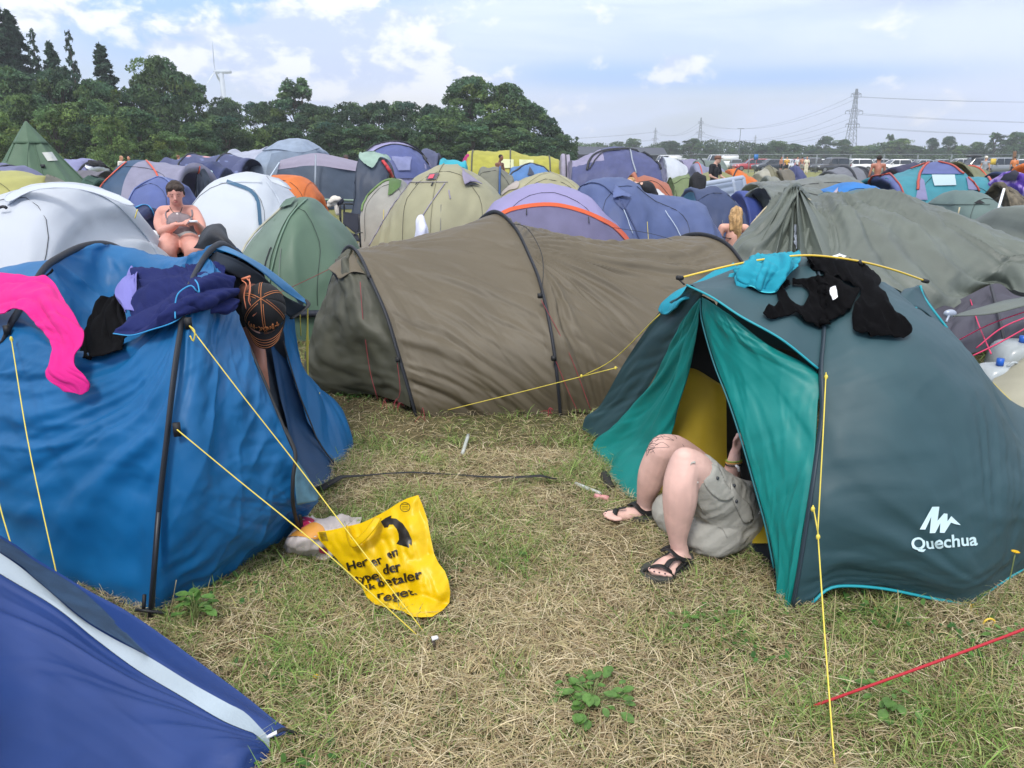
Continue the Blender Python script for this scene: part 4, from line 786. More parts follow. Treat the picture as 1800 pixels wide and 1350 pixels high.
WT=fab('#cdd4de',.30,.6,.15,.03);WT2=fab('#ced6df',.30,.5,.15,.03)
G=G
t,o,g=shell('white dome tent at the far left behind the blue tent',[(-150,None),(-120,430),(-60,370),(0,341),(52,326),(104,319),(135,321),(170,330),(207,354),(225,375),(259,412),(295,458),(318,500),(335,None)],6.6,1.3,WT,[],k=.45,e=.8,fl=.9,nu=110,nv=60)
b=bvh_of([o]);fly=mat('white_fly','#c9d1dc',.5,transl=.25,bump=.08,bscale=10)
o2=newmesh('flysheet_eave',[P(16,336,6.2),P(60,325,6.1),P(104,318,6.05),P(165,328,6.1),P(213,341,6.0),P(250,367,5.6),P(222,362,5.8),P(197,352,5.9),P(166,339,5.95),P(124,330,5.95),P(67,332,6.0),P(39,344,6.0),P(14,361,5.95),P(2,352,5.95)],[(0,1,10,11),(1,2,9,10),(2,3,8,9),(3,4,7,8),(4,5,6,7),(0,11,12,13)],fly,t);so=o2 .modifiers.new('thickness','SOLIDIFY');so.thickness=.006;ss=o2 .modifiers.new('soft','SUBSURF');ss.levels=ss.render_levels=1
strip('seam',b,[(14,362),(39,345),(67,333),(124,330),(166,340),(197,356),(223,378),(262,425),(290,470)],.008,fly,t,.006,40)
tube('guy_line',[P(242,368,5.6),P(237,384,5.6)],.004,YROPE,t,5,6);tube('pole_sleeve',[P(-5,366,5.9),P(6,363,5.9),P(12,366,5.9)],.012,SLEEVE,t,6,6)
t,o,g=shell('yellow green dome tent behind the white tent at the left edge',[(-150,None),(-100,350),(-40,310),(0,300),(24,297),(47,300),(80,306),(105,320),(140,350),(165,None)],11,1.2,fab('#a9a866'),[diag(.1,.8)],rr=.008,sleeve=fab('#b9b87a'))
b=bvh_of([o]);decal('porch_panel',b,[(76,318),(83,309),(107,319),(120,330),(100,328),(78,322)],fab('#77766a'),t,.03)
shell('grey lilac tent just visible between the yellow tent and the tipi',[(-60,None),(-20,300),(13,291),(33,291),(60,298),(95,330),(110,None)],15,1.2,fab('#6f7394'),[arch(.5)])
def tipi():
 D=21;t=thing('tipi','tall green tipi tent with a small clear window in front of the wood','tent',P(80,gy(D),D),GT);m=fab('#55705a',.18,.6,.3,.07);a=P(45,212,D)
 c=P(84,gy(D),D);r=121*D/F;n=8;base=np.array([c+np.array((r*math.cos(k*2*math.pi/n+.35),r*math.sin(k*2*math.pi/n+.35)*.95,0)) for k in range(n+1)])
 ring=np.vstack([base[i]+(base[i+1]-base[i])*np.linspace(0,1,13)[:-1,None] for i in range(n)]+[base[:1]])
 tt=np.linspace(0,.985,40)[:,None,None];g=ring[None]*(1-tt)+a*tt
 q=np.abs(np.sin(np.linspace(0,n*math.pi,ring.shape[0])));g=disp(g,-(.10*q[None]*(1-tt[...,0])*tt[...,0]*2)+folds(g,90,2,.02,4)*edgefade(g));o=gridobj('canopy',g,m,t)
 tt=np.linspace(.82,.995,10)[:,None,None];c2=a+(ring-a)*1.22;g2=(c2[None]*(1-tt)+a*tt);g2[...,2]+=.10*(1-(tt[...,0]-.82)/.175)*0;gridobj('cap',g2,m,t,thick=.02)
 b=bvh_of([o])
 decal('window',b,[(74,269),(90,268),(100,283),(84,284)],mat('clear_window','#b4b8b4',.3,spec=.6),t,.03,smoothpoly=False)
 for p in ([(55,236),(70,290),(80,330)],[(50,234),(48,290),(46,330)],[(69,238),(111,281),(150,320)],[(31,238),(12,285)]):strip('seam',b,p,.015,m,t,.01)
 mb=MB();l,n_=cast(b,75,293,D);mb.box(l+n_*.03,(.1,.05,.08));mb.obj('air_vent',SLEEVE,t)
tipi()
t,o,g=shell('dark and lilac tunnel tent right of the tipi with washing on it',[(98,None),(108,288),(118,279),(135,276),(155,277),(172,286),(182,298),(190,None)],30,1.6,fab('#8285ad'),[arch(.3),arch(.62)],k=.2,matfn=lambda u,v:1 if u<.28 else 0,slots=[fab('#3d3f5e')],rr=.02)
b=bvh_of([o])
mb=decal('black_shirt',b,[(152,285),(170,285),(186,287),(200,297),(196,302),(188,298),(180,294),(166,293),(154,292)],mat('black_cotton','#14151b',.9,bump=.3),None,.05,thick=.02,amp=.03,fall=29,freq=.4);tag(mb,'black garment drying over the lilac tunnel tent','clothing')
mb=decal('white_shirt',b,[(150,290),(156,294),(178,293),(188,292),(189,300),(176,300),(156,300),(150,296)],mat('white_cotton','#d5dbe2',.9,bump=.3),None,.02,thick=.02,amp=.03,fall=28.6,freq=.4);tag(mb,'white garment drying under the black one on the lilac tent','clothing')
shell('small dark green dome between the tipi and the blue tent with orange poles',[(148,None),(152,318),(165,311),(178,314),(188,325),(194,None)],19,.9,fab('#2f5045'),[diag(.1,.9)])
shell('grey brown tent under the washing right of the tipi',[(128,None),(133,306),(145,299),(165,297),(185,298),(197,304),(205,None)],23,1.2,fab('#6a6873'),[arch(.3)])
t,o,g=shell('slate blue tunnel tent with orange piping left of the seated woman',[(160,None),(176,331),(186,318),(208,296),(222,285),(240,280),(256,282),(300,288),(351,291),(355,320),(358,None)],17,1.5,fab('#8e8ea6',.25),[],k=.25,fl=.8,slots=[fab('#33506f')],matfn=lambda u,v:1 if u<.46 else 0)
OR=mat('orange_piping','#c8533a',.5);b=bvh_of([o])
strip('piping',b,[(176,332),(186,319),(208,298),(222,286)],.02,OR,t,.02);strip('piping',b,[(257,283),(268,295),(279,312),(288,335)],.02,OR,t,.02);strip('piping',b,[(350,292),(347,312),(345,334)],.02,OR,t,.02)
t,o,g=shell('crumpled grey porch of a tent between the slate tent and the white dome',[(343,None),(349,296),(356,291),(364,305),(374,335),(380,None)],17.5,.5,fab('#414b5c',crease=.9),[],fl=1.5)
t,o,g=shell('periwinkle blue dome tent right behind the seated woman',[(190,None),(215,362),(227,349),(250,327),(272,314),(288,310),(307,313),(327,322),(347,343),(362,375),(375,None)],12.5,1.2,fab('#55659c'),[[(.42,0),(.40,.2),(.5,.5)],[(.5,.5),(.75,.25),(.95,.05)]],fl=1.2,sleeve=fab('#7484b8'))
t,o,g=shell('small navy dome with a light blue edge left of the seated woman',[(215,None),(228,378),(245,363),(258,361),(270,368),(282,390),(296,None)],9.6,.8,fab('#28345e'),[],fl=1.4)
strip('piping',bvh_of([o]),[(238,366),(252,361),(264,366),(272,385)],.012,mat('light_blue_piping','#2f86bd',.5),t,.01)
t,o,g=shell('navy dome tent with a white ring logo left of the flamingo tent',[(335,None),(342,292),(351,283),(367,279),(383,280),(393,289),(408,303),(418,None)],22,1.2,fab('#2e3a66'),[arch(.72)],sleeve=fab('#a8a288'),rr=.03)
b=bvh_of([o]);strip('ring_print',b,[(369+4*math.cos(a),305+4.2*math.sin(a)) for a in np.linspace(0,6.28,12)],.015,LOGO,t,.02)
FL=mat('flamingo_print','#434a72',.6,transl=.15)
def flam():
 t_=FL.node_tree;bs=t_.nodes['Principled BSDF'];o_=N(t_,'ShaderNodeTexCoord').outputs['Object']
 v1=N(t_,'ShaderNodeTexVoronoi');v1 .inputs['Scale'].default_value=3.2;LK(t_,o_,v1 .inputs['Vector']);v2=N(t_,'ShaderNodeTexVoronoi');v2 .inputs['Scale'].default_value=1.3;LK(t_,o_,v2 .inputs['Vector'])
 c=mixc(t_,sstep(t_,v1 .outputs['Distance'],.30,.2),(.055,.07,.17),(.14,.18,.36));c=mixc(t_,sstep(t_,v2 .outputs['Distance'],.24,.16),c,(.62,.32,.33));LK(t_,c,bs.inputs['Base Color'])
flam()
t,o,g=shell('long navy tunnel tent printed with pink flamingos',[(278,None),(283,274),(313,276),(333,271),(345,270),(377,269),(405,271),(440,274),(447,276),(451,None)],30,2.0,FL,[arch(.42),arch(.60),arch(.93)],k=.1,hoops=(.05,.42,.6,.93),sag=.2,rr=.02)
shell('pale grey tarpaulin tent behind the flamingo print tunnel',[(398,None),(403,265),(425,267),(455,262),(475,262),(482,None)],35,1.5,fab('#a5abbd'),[],k=.2)
t,o,g=shell('silver grey family dome with orange side panels in front of the dark hedge',[(440,None),(449,289),(460,266),(480,253),(500,245),(520,243),(540,245),(557,254),(569,261),(579,277),(590,None)],33,2.6,fab('#8b9bb0'),[],k=.35,slots=[fab('#c9532f')],matfn=lambda u,v:1 if (u>.90 or (u<.22 and v<.35 and v>u*1.0)) else 0)
b=bvh_of([o]);decal('front_panel',b,[(478,272),(500,268),(530,269),(555,266),(572,278),(574,310),(476,312)],fab('#6f7f93'),t,.06);strip('seam',b,[(463,266),(490,264),(530,270),(560,262)],.03,fab('#6f7f93'),t,.04)
t,o,g=shell('orange dome tent behind the white dome in the left middle',[(440,None),(470,315),(487,303),(504,302),(525,306),(541,315),(555,327),(567,345),(573,360),(580,None)],12.8,1.0,fab('#d8793a',.3),[arch(.62)],sleeve=fab('#c86c30'),rr=.006)
def frame_tent():
 D=28;t=thing('tent','large dark grey cabin tent with a lilac roof band beside the camp chair','tent',P(565,gy(D),D),GT)
 RF=fab('#9d97ac',.3,.6,.1,.04);WA=fab('#3d4a5c',.1,.6,.2,.06)
 r=[[(488,298,27.2),(520,294,26.8),(555,291,26.6),(600,297,26.8),(639,303,27.2)],[(491,286,27.8),(520,280,27.5),(555,274,27.4),(600,282,27.6),(638,291,28)],[(495,285,31),(530,277,31),(560,274,31),(600,280,31),(638,288,31)],[(490,330,32),(530,330,32),(560,330,32),(600,330,32),(645,330,32)]]
 patch('roof',r,60,24,RF,t,[dict(ang=0,freq=1.5,amp=.03,seed=2)])
 r=[[(478,gy(26.5),26.5),(555,gy(26),26.0),(645,gy(26.5),26.5)],[(483,325,26.9),(555,320,26.3),(642,328,26.9)],[(488,298,27.2),(555,291,26.6),(639,303,27.2)]]
 patch('wall',r,80,30,WA,t,[dict(ang=-35,freq=1.6,amp=.06,seed=3),dict(ang=-30,freq=4,amp=.02,seed=5)])
 patch('side_wall',[[(645,gy(26.5),26.5),(672,gy(29),29)],[(642,328,26.9),(664,325,28)],[(639,303,27.2),(640,290,28)]],16,20,fab('#4a5a6c'),t)
 patch('side_wall',[[(478,gy(26.5),26.5),(470,gy(30),30)],[(488,298,27.2),(492,287,28)]],8,8,WA,t)
 tube('frame_pole',[P(555,272,26.3),P(554,330,25.9)],.03,mat('grey_pole','#8f98a6',.4),t,6,4);tube('frame_pole',[P(638,292,26.9),P(642,350,26.3)],.025,mat('grey_pole','#8f98a6',.4),t,6,4)
 tube('skirt',[P(480,352,26.3),P(555,351,25.8),P(645,353,26.2)],.04,fab('#8aa08f'),t,5,10);tube('skirt',[P(480,358,26.3),P(555,357,25.8),P(645,359,26.2)],.10,SLEEVE,t,5,10,flat=.3)
 rope('guy_line',[P(640,292,27),P(664,326,25)],mat('white_tape','#aebccb',.6),t,.04);rope('guy_line',[P(491,286,27.5),P(474,312,26)],mat('white_tape','#aebccb',.6),t,.03)
frame_tent()
t,o,g=shell('dark slate tent with a mint green canopy in front of the purple dome',[(615,None),(626,281),(640,270),(653,267),(668,272),(682,281),(692,305),(700,None)],24,1.4,fab('#3a4558'),[arch(.7)],slots=[fab('#9db9ac',.3)],k=.3)
b=bvh_of([o]);decal('mint_canopy',b,[(628,278),(640,270),(653,267),(670,273),(682,281),(680,285),(668,281),(660,293),(652,299),(644,293)],fab('#9db9ac',.3),t,.08,amp=.02,freq=.3);strip('red_strip',b,[(672,285),(680,297),(687,312)],.06,mat('red_webbing','#b8323a',.6),t,.05)
t,o,g=shell('large purple family tunnel tent with dark arches in front of the hedge',[(610,None),(625,290),(640,268),(655,258),(671,252),(693,249),(715,252),(733,262),(748,276),(760,290),(772,None)],36,2.6,fab('#a39fc8',.3),[],k=.6,e=.6)
b=bvh_of([o]);decal('front_panel',b,[(645,300),(652,276),(663,266),(680,259),(697,257),(720,262),(738,273),(750,290),(756,312),(640,312)],fab('#545f94'),t,.08);strip('pole_sleeve',b,[(646,300),(652,277),(663,266),(680,259),(697,257),(720,262),(738,273),(750,290)],.05,SLEEVE,t,.08);strip('pole_sleeve',b,[(636,276),(655,259),(671,253),(693,250),(715,253),(733,263),(750,280)],.05,SLEEVE,t,.05)
decal('door',b,[(689,279),(721,280),(719,301),(700,302)],fab('#7f86b0'),t,.16,smoothpoly=False)
shell('slate annex tent at the right side of the purple dome',[(738,None),(741,265),(771,271),(771,290),(772,None)],38,1.2,fab('#4d5473'),[],k=.1)
shell('small turquoise dome top showing over the big beige tent',[(762,None),(772,289),(787,282),(800,281),(812,285),(822,291),(832,None)],19,1.0,fab('#2aa3b5'),[])
t,o,g=shell('beige dome tent with a violet vent flap in the centre',[(622,None),(636,438),(659,396),(693,344),(724,311),(763,292),(789,287),(815,290),(850,305),(879,328),(905,365),(925,410),(945,None)],12.6,1.5,fab('#a3a184',.25,.55,.2,.05),[[(.46,0),(.475,.25),(.49,.5)]],fl=.8,nu=100,nv=60,sleeve=fab('#a3a184'),rr=.009)
b=bvh_of([o]);VI=fab('#9a94ac',.25)
decal('vent_flap',b,[(810,300),(816,307),(845,328),(834,324),(824,323),(815,329),(812,315)],VI,t,.05,smoothpoly=False,thick=.01);mb=decal('vent_mesh',b,[(815,329),(824,323),(834,324),(843,329),(830,327)],SLEEVE,t,.03,smoothpoly=False)
pp=decal('maker_badge',b,[(756,307),(773,306),(767,317),(749,318)],mat('badge_dark','#4b4650',.6),t,.02,smoothpoly=False);decal('badge_stripe',b,[(757,310),(765,309),(762,316),(753,317)],mat('badge_red','#c4475a',.6),pp,.03,smoothpoly=False)
for p in ([(714,322),(690,352),(660,398),(646,430)],[(782,323),(772,337),(758,357),(742,382)],[(715,321),(750,321),(787,321)],[(789,335),(791,350)]):strip('zip_line',b,p,.008,VI,t,.012)
for p in ([(735,322),(732,326)],[(762,322),(759,328)]):strip('toggle',b,p,.012,SLEEVE,t,.02,4)
t,o,g=shell('pale grey dome with a green edge left of the beige tent',[(625,None),(634,400),(636,375),(640,353),(653,337),(673,320),(691,315),(707,318),(725,345),(735,None)],14.6,1.1,fab('#a8a8a2',.3),[],fl=.8)
b=bvh_of([o]);decal('green_panel',b,[(685,319),(693,316),(704,319),(702,330),(690,342),(683,346)],fab('#52713f'),t,.03,smoothpoly=False);strip('piping',b,[(637,372),(641,354),(654,338),(674,321),(691,316)],.02,fab('#6d8a54'),t,.02)
t,o,g=shell('white dome tent with a curved blue stripe right of the seated woman',[(290,None),(300,420),(318,385),(335,363),(365,328),(387,313),(413,305),(437,303),(464,307),(487,314),(505,328),(521,347),(540,375),(560,None)],9.6,1.2,WT2,[],fl=1.0,nu=100,nv=60,seed=31)
b=bvh_of([o]);q=crom([(399,320,0),(428,330,0),(443,338,0),(452,352,0),(455,370,0),(457,396,0)],14);d=np.gradient(q,axis=0);n=np.stack([-d[:,1],d[:,0]],1);n/=np.linalg.norm(n,axis=1,keepdims=True)
decal('blue_stripe',b,[tuple(x) for x in q[:,:2]+n*3]+[tuple(x) for x in (q[:,:2]-n*3)[::-1]],fab('#3f6582'),t,.012,3,smoothpoly=False)
newmesh('flysheet_eave',[P(468,310,8.0),P(490,315,8.0),P(504,324,7.9),P(512,334,7.7),P(494,327,7.75),P(478,321,7.8)],[(0,1,4,5),(1,2,3,4)],WT2,t).modifiers.new('thickness','SOLIDIFY').thickness=.01
strip('seam',b,[(387,323),(420,321),(460,322)],.006,WT2,t,.01);strip('seam',b,[(468,320),(485,345),(497,372)],.006,WT2,t,.01)
t,o,g=shell('sage green dome tent with a grey mesh side left of the olive tunnel',[(398,None),(423,452),(438,425),(458,402),(480,382),(504,357),(524,348),(545,347),(561,354),(581,373),(607,399),(633,435),(650,480),(662,None)],8.0,1.0,fab('#587260',.15,.5,.2,.05),[],nu=90,nv=60,fl=.9,seed=77,e=.7)
b=bvh_of([o]);decal('mesh_panel',b,[(428,448),(445,422),(470,395),(500,366),(524,357),(505,385),(490,415),(478,450),(470,480),(440,470)],fab('#71857a',.2),t,.012);strip('pole_sleeve',b,[(540,350),(515,375),(497,410),(484,450),(474,500),(470,540)],.010,fab('#6f8a78'),t,.012);strip('zip',b,[(478,436),(470,460),(466,478)],.007,SLEEVE,t,.02)
strip('skirt',b,[(470,553),(520,552),(570,551),(620,550)],.055,mat('skirt_dark','#1c2230',.7,bump=.4,bscale=30),t,.02);strip('pole_sleeve',b,[(426,450),(440,424),(460,402),(484,380),(506,358)],.012,mat('cream_edge','#a8a794',.6),t,.02)
decal('vent_hood',b,[(505,357),(524,351),(512,366),(494,371)],fab('#60776a',.1),t,.04,smoothpoly=False)
t,o,g=shell('beige dome tent top behind the lilac tent with the orange band',[(848,None),(862,370),(876,343),(884,330),(905,318),(927,311),(953,305),(968,305),(993,311),(1020,326),(1047,347),(1075,385),(1095,None)],13.6,1.3,fab('#a5a283',.25),[diag(.15,.85),diag(.85,.15)],sleeve=fab('#b5b294'),rr=.006)
decal('porch_panel',bvh_of([o]),[(887,330),(905,320),(913,322),(910,332),(895,336),(882,345)],fab('#b7aea8',.3),t,.02)
t,o,g=shell('lilac dome tent with a bright orange arch band behind the olive tunnel',[(755,None),(780,440),(802,413),(825,390),(862,353),(900,335),(930,325),(960,322),(1000,328),(1037,342),(1062,361),(1100,397),(1125,434),(1150,475),(1165,None)],10.2,1.4,fab('#9b95c2',.28,.5,.15,.04),[],nu=100,nv=60,fl=.7)
b=bvh_of([o]);oa=[(866,385),(880,375),(900,366),(940,359),(980,359),(1025,370),(1062,386),(1085,400),(1117,434),(1128,450)];ia=[(x+dx_,y+6.5) for (x,y),dx_ in zip(oa,(4,3,2,1,0,-1,-3,-4,-6,-7))]
decal('orange_band',b,[tuple(x) for x in crom([(*p,0) for p in oa],26)[:,:2]]+[tuple(x) for x in crom([(*p,0) for p in ia],26)[::-1,:2]],mat('orange_band','#d2592b',.5,transl=.2),t,.02,4,smoothpoly=False)
decal('door_panel',b,[tuple(x) for x in crom([(*p,0) for p in ia],26)[:,:2]]+[(1125,470),(850,470)],fab('#666484',.15,.6,.3),t,.010,9,smoothpoly=False)
for p in ([(926,371),(926,381)],[(1033,384),(1034,395)]):strip('toggle',b,p,.006,SLEEVE,t,.03,4)
t,o,g=shell('blue grey dome tent with a side tunnel right of the lilac tent',[(985,None),(1000,365),(1025,326),(1050,313),(1075,307),(1097,308),(1120,317),(1147,332),(1190,337),(1225,344),(1243,356),(1256,385),(1268,420),(1275,None)],11.2,1.2,fab('#50608c',.2),[[(.30,.5),(.40,.3),(.48,.1),(.5,0)],arch(.86),[(.3,.5),(.2,.25),(.16,0)]],nu=100,nv=60,fl=1.1,sleeve=fab('#3f4d76'),rr=.012)
b=bvh_of([o]);decal('vent_flap',b,[(1083,330),(1092,340),(1108,348),(1106,352),(1093,349),(1078,353)],fab('#5c6b98'),t,.05,smoothpoly=False,thick=.008);decal('vent_mesh',b,[(1079,354),(1093,351),(1107,353),(1096,371)],fab('#414f78'),t,.015,smoothpoly=False)
strip('guy_line',b,[(1096,371),(1103,390),(1112,412)],.006,mat('white_tape','#aebccb',.6),t,.03,8);strip('guy_line',b,[(1168,375),(1183,398),(1201,428)],.006,mat('white_tape','#aebccb',.6),t,.05,8)
t,o,g=shell('navy dome with a light blue corner behind the blonde woman',[(1192,None),(1204,342),(1225,331),(1245,328),(1268,332),(1288,350),(1307,374),(1318,396),(1330,None)],12.8,1.1,fab('#354468'),[],slots=[fab('#5c9ac2')],matfn=lambda u,v:1 if (u<.36 and v>.3) else 0)
shell('royal blue tent behind the air mattress and the navy dome',[(1265,None),(1285,345),(1308,333),(1322,340),(1334,355),(1346,375),(1356,None)],14.5,1.0,fab('#36488c'),[arch(.6)])
t,o,g=shell('long lime green tunnel tent with four dark hoops before the trees',[(817,None),(820,272),(832,264),(859,262),(897,264),(940,271),(975,276),(985,284),(988,None)],38,2.0,fab('#b3b04a',.28),[arch(.12),arch(.28),arch(.50),arch(.73),arch(.93)],k=.05,hoops=(.12,.28,.5,.73,.93),sag=.12,rr=.022,sleeve=mat('lime_sleeve','#4a4a3a'))
b=bvh_of([o]);decal('window',b,[(878,281),(902,282),(903,296),(880,297)],mat('lime_window','#b9bd94',.5),t,.06,smoothpoly=False);decal('window',b,[(912,282),(938,283),(938,294),(912,293)],mat('lime_window','#b9bd94',.5),t,.06,smoothpoly=False)
shell('grey olive dome just right of the big beige tent',[(825,None),(838,299),(859,293),(875,293),(893,305),(907,316),(922,None)],20,1.2,fab('#747567'),[arch(.55)],sleeve=fab('#31558a'),rr=.03)
t,o,g=shell('blue dome tent with dark triangular doors before the lime tunnel',[(883,None),(893,301),(913,291),(932,288),(953,290),(973,301),(984,311),(992,None)],25,1.5,fab('#4d78ae'),[diag(.1,.9),diag(.9,.1)]);b=bvh_of([o]);decal('door',b,[(931,294),(940,309),(927,309)],fab('#3a4458'),t,.04,smoothpoly=False)
shell('narrow grey tent at the end of the lime tunnel',[(980,None),(984,277),(996,273),(1003,279),(1006,None)],36,1.0,fab('#9b96a8'),[arch(.5)])
t,o,g=shell('large indigo tunnel tent with lilac roof in the middle of the back row',[(992,None),(997,283),(1012,276),(1033,269),(1060,261),(1087,258),(1107,261),(1133,268),(1152,279),(1161,297),(1167,312),(1172,None)],34,2.6,fab('#4b527e'),[],k=.4,fl=1.3,slots=[fab('#9b97b6',.3)],matfn=lambda u,v:1 if (u<.42 and v>.28) else 0)
b=bvh_of([o]);strip('pole_sleeve',b,[(1032,300),(1038,280),(1055,268),(1085,263),(1110,264),(1135,271),(1152,281),(1161,298)],.05,SLEEVE,t,.05);strip('pole',b,[(1107,264),(1112,285),(1118,305)],.03,mat('grey_pole','#8f98a6'),t,.05,8);strip('seam',b,[(1036,298),(1048,280),(1062,268),(1090,264)],.03,SLEEVE,t,.04)
t,o,g=shell('white and lilac tent right of the indigo tunnel',[(1152,None),(1158,279),(1171,273),(1187,275),(1200,284),(1209,296),(1218,None)],36,1.6,fab('#9a9ab8'),[arch(.8)],slots=[WT],matfn=lambda u,v:1 if (u>.28 and v<.5) else 0)
shell('lilac low tent in front of the white van',[(1186,None),(1192,283),(1208,279),(1224,281),(1232,290),(1236,None)],46,1.6,fab('#83809f'),[arch(.6)])
shell('green grey tunnel tent in front of the white van',[(1212,None),(1218,286),(1235,281),(1262,279),(1274,288),(1280,None)],44,1.6,fab('#66746f'),[arch(.4),arch(.7)])
shell('grey lilac dome with brick red piping left of the man in the black shirt',[(1205,None),(1212,297),(1230,286),(1240,292),(1262,291),(1275,300),(1280,None)],30,1.3,fab('#8285a0'),[arch(.4)],sleeve=OR,rr=.012)
t,o,g=shell('terracotta dome tent behind the bending woman',[(1098,None),(1107,311),(1117,306),(1147,305),(1165,317),(1180,336),(1188,None)],15.5,1.0,fab('#a8664e'),[arch(.7)],sleeve=fab('#8a4a3a'))
shell('olive green tube tent left of the air mattress',[(1166,None),(1172,318),(1185,309),(1205,303),(1216,312),(1222,None)],18,.8,fab('#6f7f58'),[arch(.1),arch(.85)],k=.2)
shell('black crumpled bivouac beside the olive tube tent',[(1208,None),(1214,322),(1222,308),(1230,307),(1238,320),(1244,None)],17,.5,mat('black_cotton','#14151b'),[],fl=2)
shell('olive yellow dome behind the man holding the mattress',[(1212,None),(1220,317),(1233,306),(1253,301),(1275,304),(1292,315),(1300,None)],27,1.3,fab('#87875a'),[])
t,o,g=shell('orange dome tent in front of the red car',[(1258,None),(1273,303),(1288,297),(1301,298),(1316,306),(1331,320),(1338,None)],29,1.3,fab('#d9762c',.28),[diag(.25,.75),arch(.75)],rr=.02)
shell('cream and olive dome below the dark hatchback',[(1314,None),(1324,307),(1340,297),(1353,293),(1371,303),(1384,None)],34,1.3,fab('#77755f'),[arch(.5)],sleeve=fab('#77755f'),slots=[fab('#b5b3a4',.3)],matfn=lambda u,v:1 if u<.45 else 0)
shell('brown low tent next to the cream dome',[(1352,None),(1364,304),(1376,299),(1392,303),(1400,None)],33,1.0,fab('#6b675c'),[])
t,o,g=shell('indigo peaked dome in front of the group of standing people',[(1358,None),(1367,315),(1383,301),(1393,293),(1404,293),(1420,311),(1430,None)],35,1.6,fab('#3b4370'),[diag(.2,.8)],sleeve=fab('#3b4370'))
shell('small grey dome in front of the cream dome',[(1332,None),(1341,315),(1356,311),(1368,318),(1376,None)],23,.9,fab('#7f837c'),[])
t,o,g=shell('grey tunnel tent with black hoops before the dark estate cars',[(1440,None),(1449,306),(1467,296),(1490,293),(1515,296),(1534,303),(1545,None)],38,1.8,fab('#6e727c'),[arch(.25),arch(.42),arch(.6)],k=.3,rr=.03,slots=[fab('#2d3038')],matfn=lambda u,v:1 if (u>.55 and v<.45) else 0)
t,o,g=shell('long grey tarpaulin ridge behind the central tarpaulin tent',[(1300,None),(1312,323),(1367,318),(1420,313),(1447,308),(1473,303),(1493,307),(1510,320),(1525,None)],18,1.4,fab('#6c716d',.12,.5,.5),[],k=.15,fl=1.6,nu=90)
t,o,g=shell('grey tarpaulin shelter with a dark open end left of the tarpaulin peak',[(1316,None),(1325,337),(1353,327),(1380,324),(1410,328),(1440,340),(1470,None)],13.5,1.2,fab('#666d68',.12,.5,.5),[],k=.3,fl=1.8,nu=90);decal('opening',bvh_of([o]),[(1324,338),(1333,350),(1345,366),(1340,372),(1330,356),(1322,342)],mat('inner_black','#0c1015'),t,.02,smoothpoly=False)  # shade inside the open end is a black patch laid on the canopy
t,o,g=shell('bright blue dome tent above the grey tarpaulins',[(1405,None),(1429,343),(1453,329),(1480,320),(1502,319),(1527,325),(1545,336),(1560,None)],13.6,1.1,fab('#2f7ec9',.28),[],fl=.8);decal('print',bvh_of([o]),[(1462,342),(1474,329),(1472,338),(1470,343)],fab('#a99aa8'),t,.01,smoothpoly=False)
shell('slate green low dome right of the bright blue tent',[(1420,None),(1445,345),(1480,338),(1530,331),(1560,334),(1590,343),(1610,None)],12.4,1.2,fab('#516a6c'),[])
TL=fab('#3f8f9f',.28);LI=fab('#59659a',.2);RD=mat('brick_red_sleeve','#a24034',.5)
t,o,g=shell('teal and lilac three part dome tent with red poles at the right',[(1512,None),(1526,323),(1540,306),(1558,304),(1580,303),(1602,297),(1629,288),(1640,286),(1657,285),(1675,292),(1693,306),(1722,306),(1737,312),(1746,328),(1748,350),(1752,None)],17,1.6,TL,[],k=.3,fl=.7,nu=110,nv=60)
b=bvh_of([o]);decal('lilac_panel',b,[(1620,307),(1625,297),(1631,289),(1640,286),(1655,286),(1675,293),(1692,307)],LI,t,.02,smoothpoly=False)
decal('lilac_panel',b,[(1524,326),(1540,307),(1560,306),(1572,316),(1582,330),(1587,345),(1520,345)],LI,t,.02,smoothpoly=False);decal('lilac_panel',b,[(1617,313),(1624,318),(1630,352),(1608,352)],fab('#7f7fa5'),t,.02,smoothpoly=False);decal('lilac_panel',b,[(1697,312),(1703,313),(1718,335),(1702,334)],fab('#7f7fa5'),t,.02,smoothpoly=False)
pw=decal('window',b,[(1638,309),(1678,309),(1680,327),(1642,328)],mat('foggy_window','#9fb4bc',.4),t,.03,smoothpoly=False)
for p in ([(1526,324),(1540,306),(1560,305),(1572,315),(1582,330),(1588,345)],[(1602,298),(1630,288)],[(1612,335),(1616,310),(1624,296),(1633,287)],[(1650,286),(1675,293),(1693,307)],[(1700,313),(1712,325),(1720,338)],[(1737,313),(1745,328),(1745,350)]):strip('pole_sleeve',b,p,.028,RD,t,.03)
shell('dark navy and red tent behind the left wing of the teal tent',[(1548,None),(1557,303),(1582,288),(1607,287),(1618,296),(1625,None)],23,1.2,fab('#2c2c4c'),[arch(.3),arch(.6)],slots=[fab('#a8323c')],matfn=lambda u,v:1 if (u>.6 and v>.2) else 0)
shell('olive green dome behind the teal tent',[(1658,None),(1668,288),(1685,284),(1707,292),(1730,298),(1738,308),(1744,None)],23,1.5,fab('#75795c'),[arch(.55)],sleeve=OR)
shell('navy blue dome right of the teal tent',[(1728,None),(1738,311),(1750,300),(1764,299),(1778,308),(1788,None)],21,1.0,fab('#24355c'),[arch(.3)])
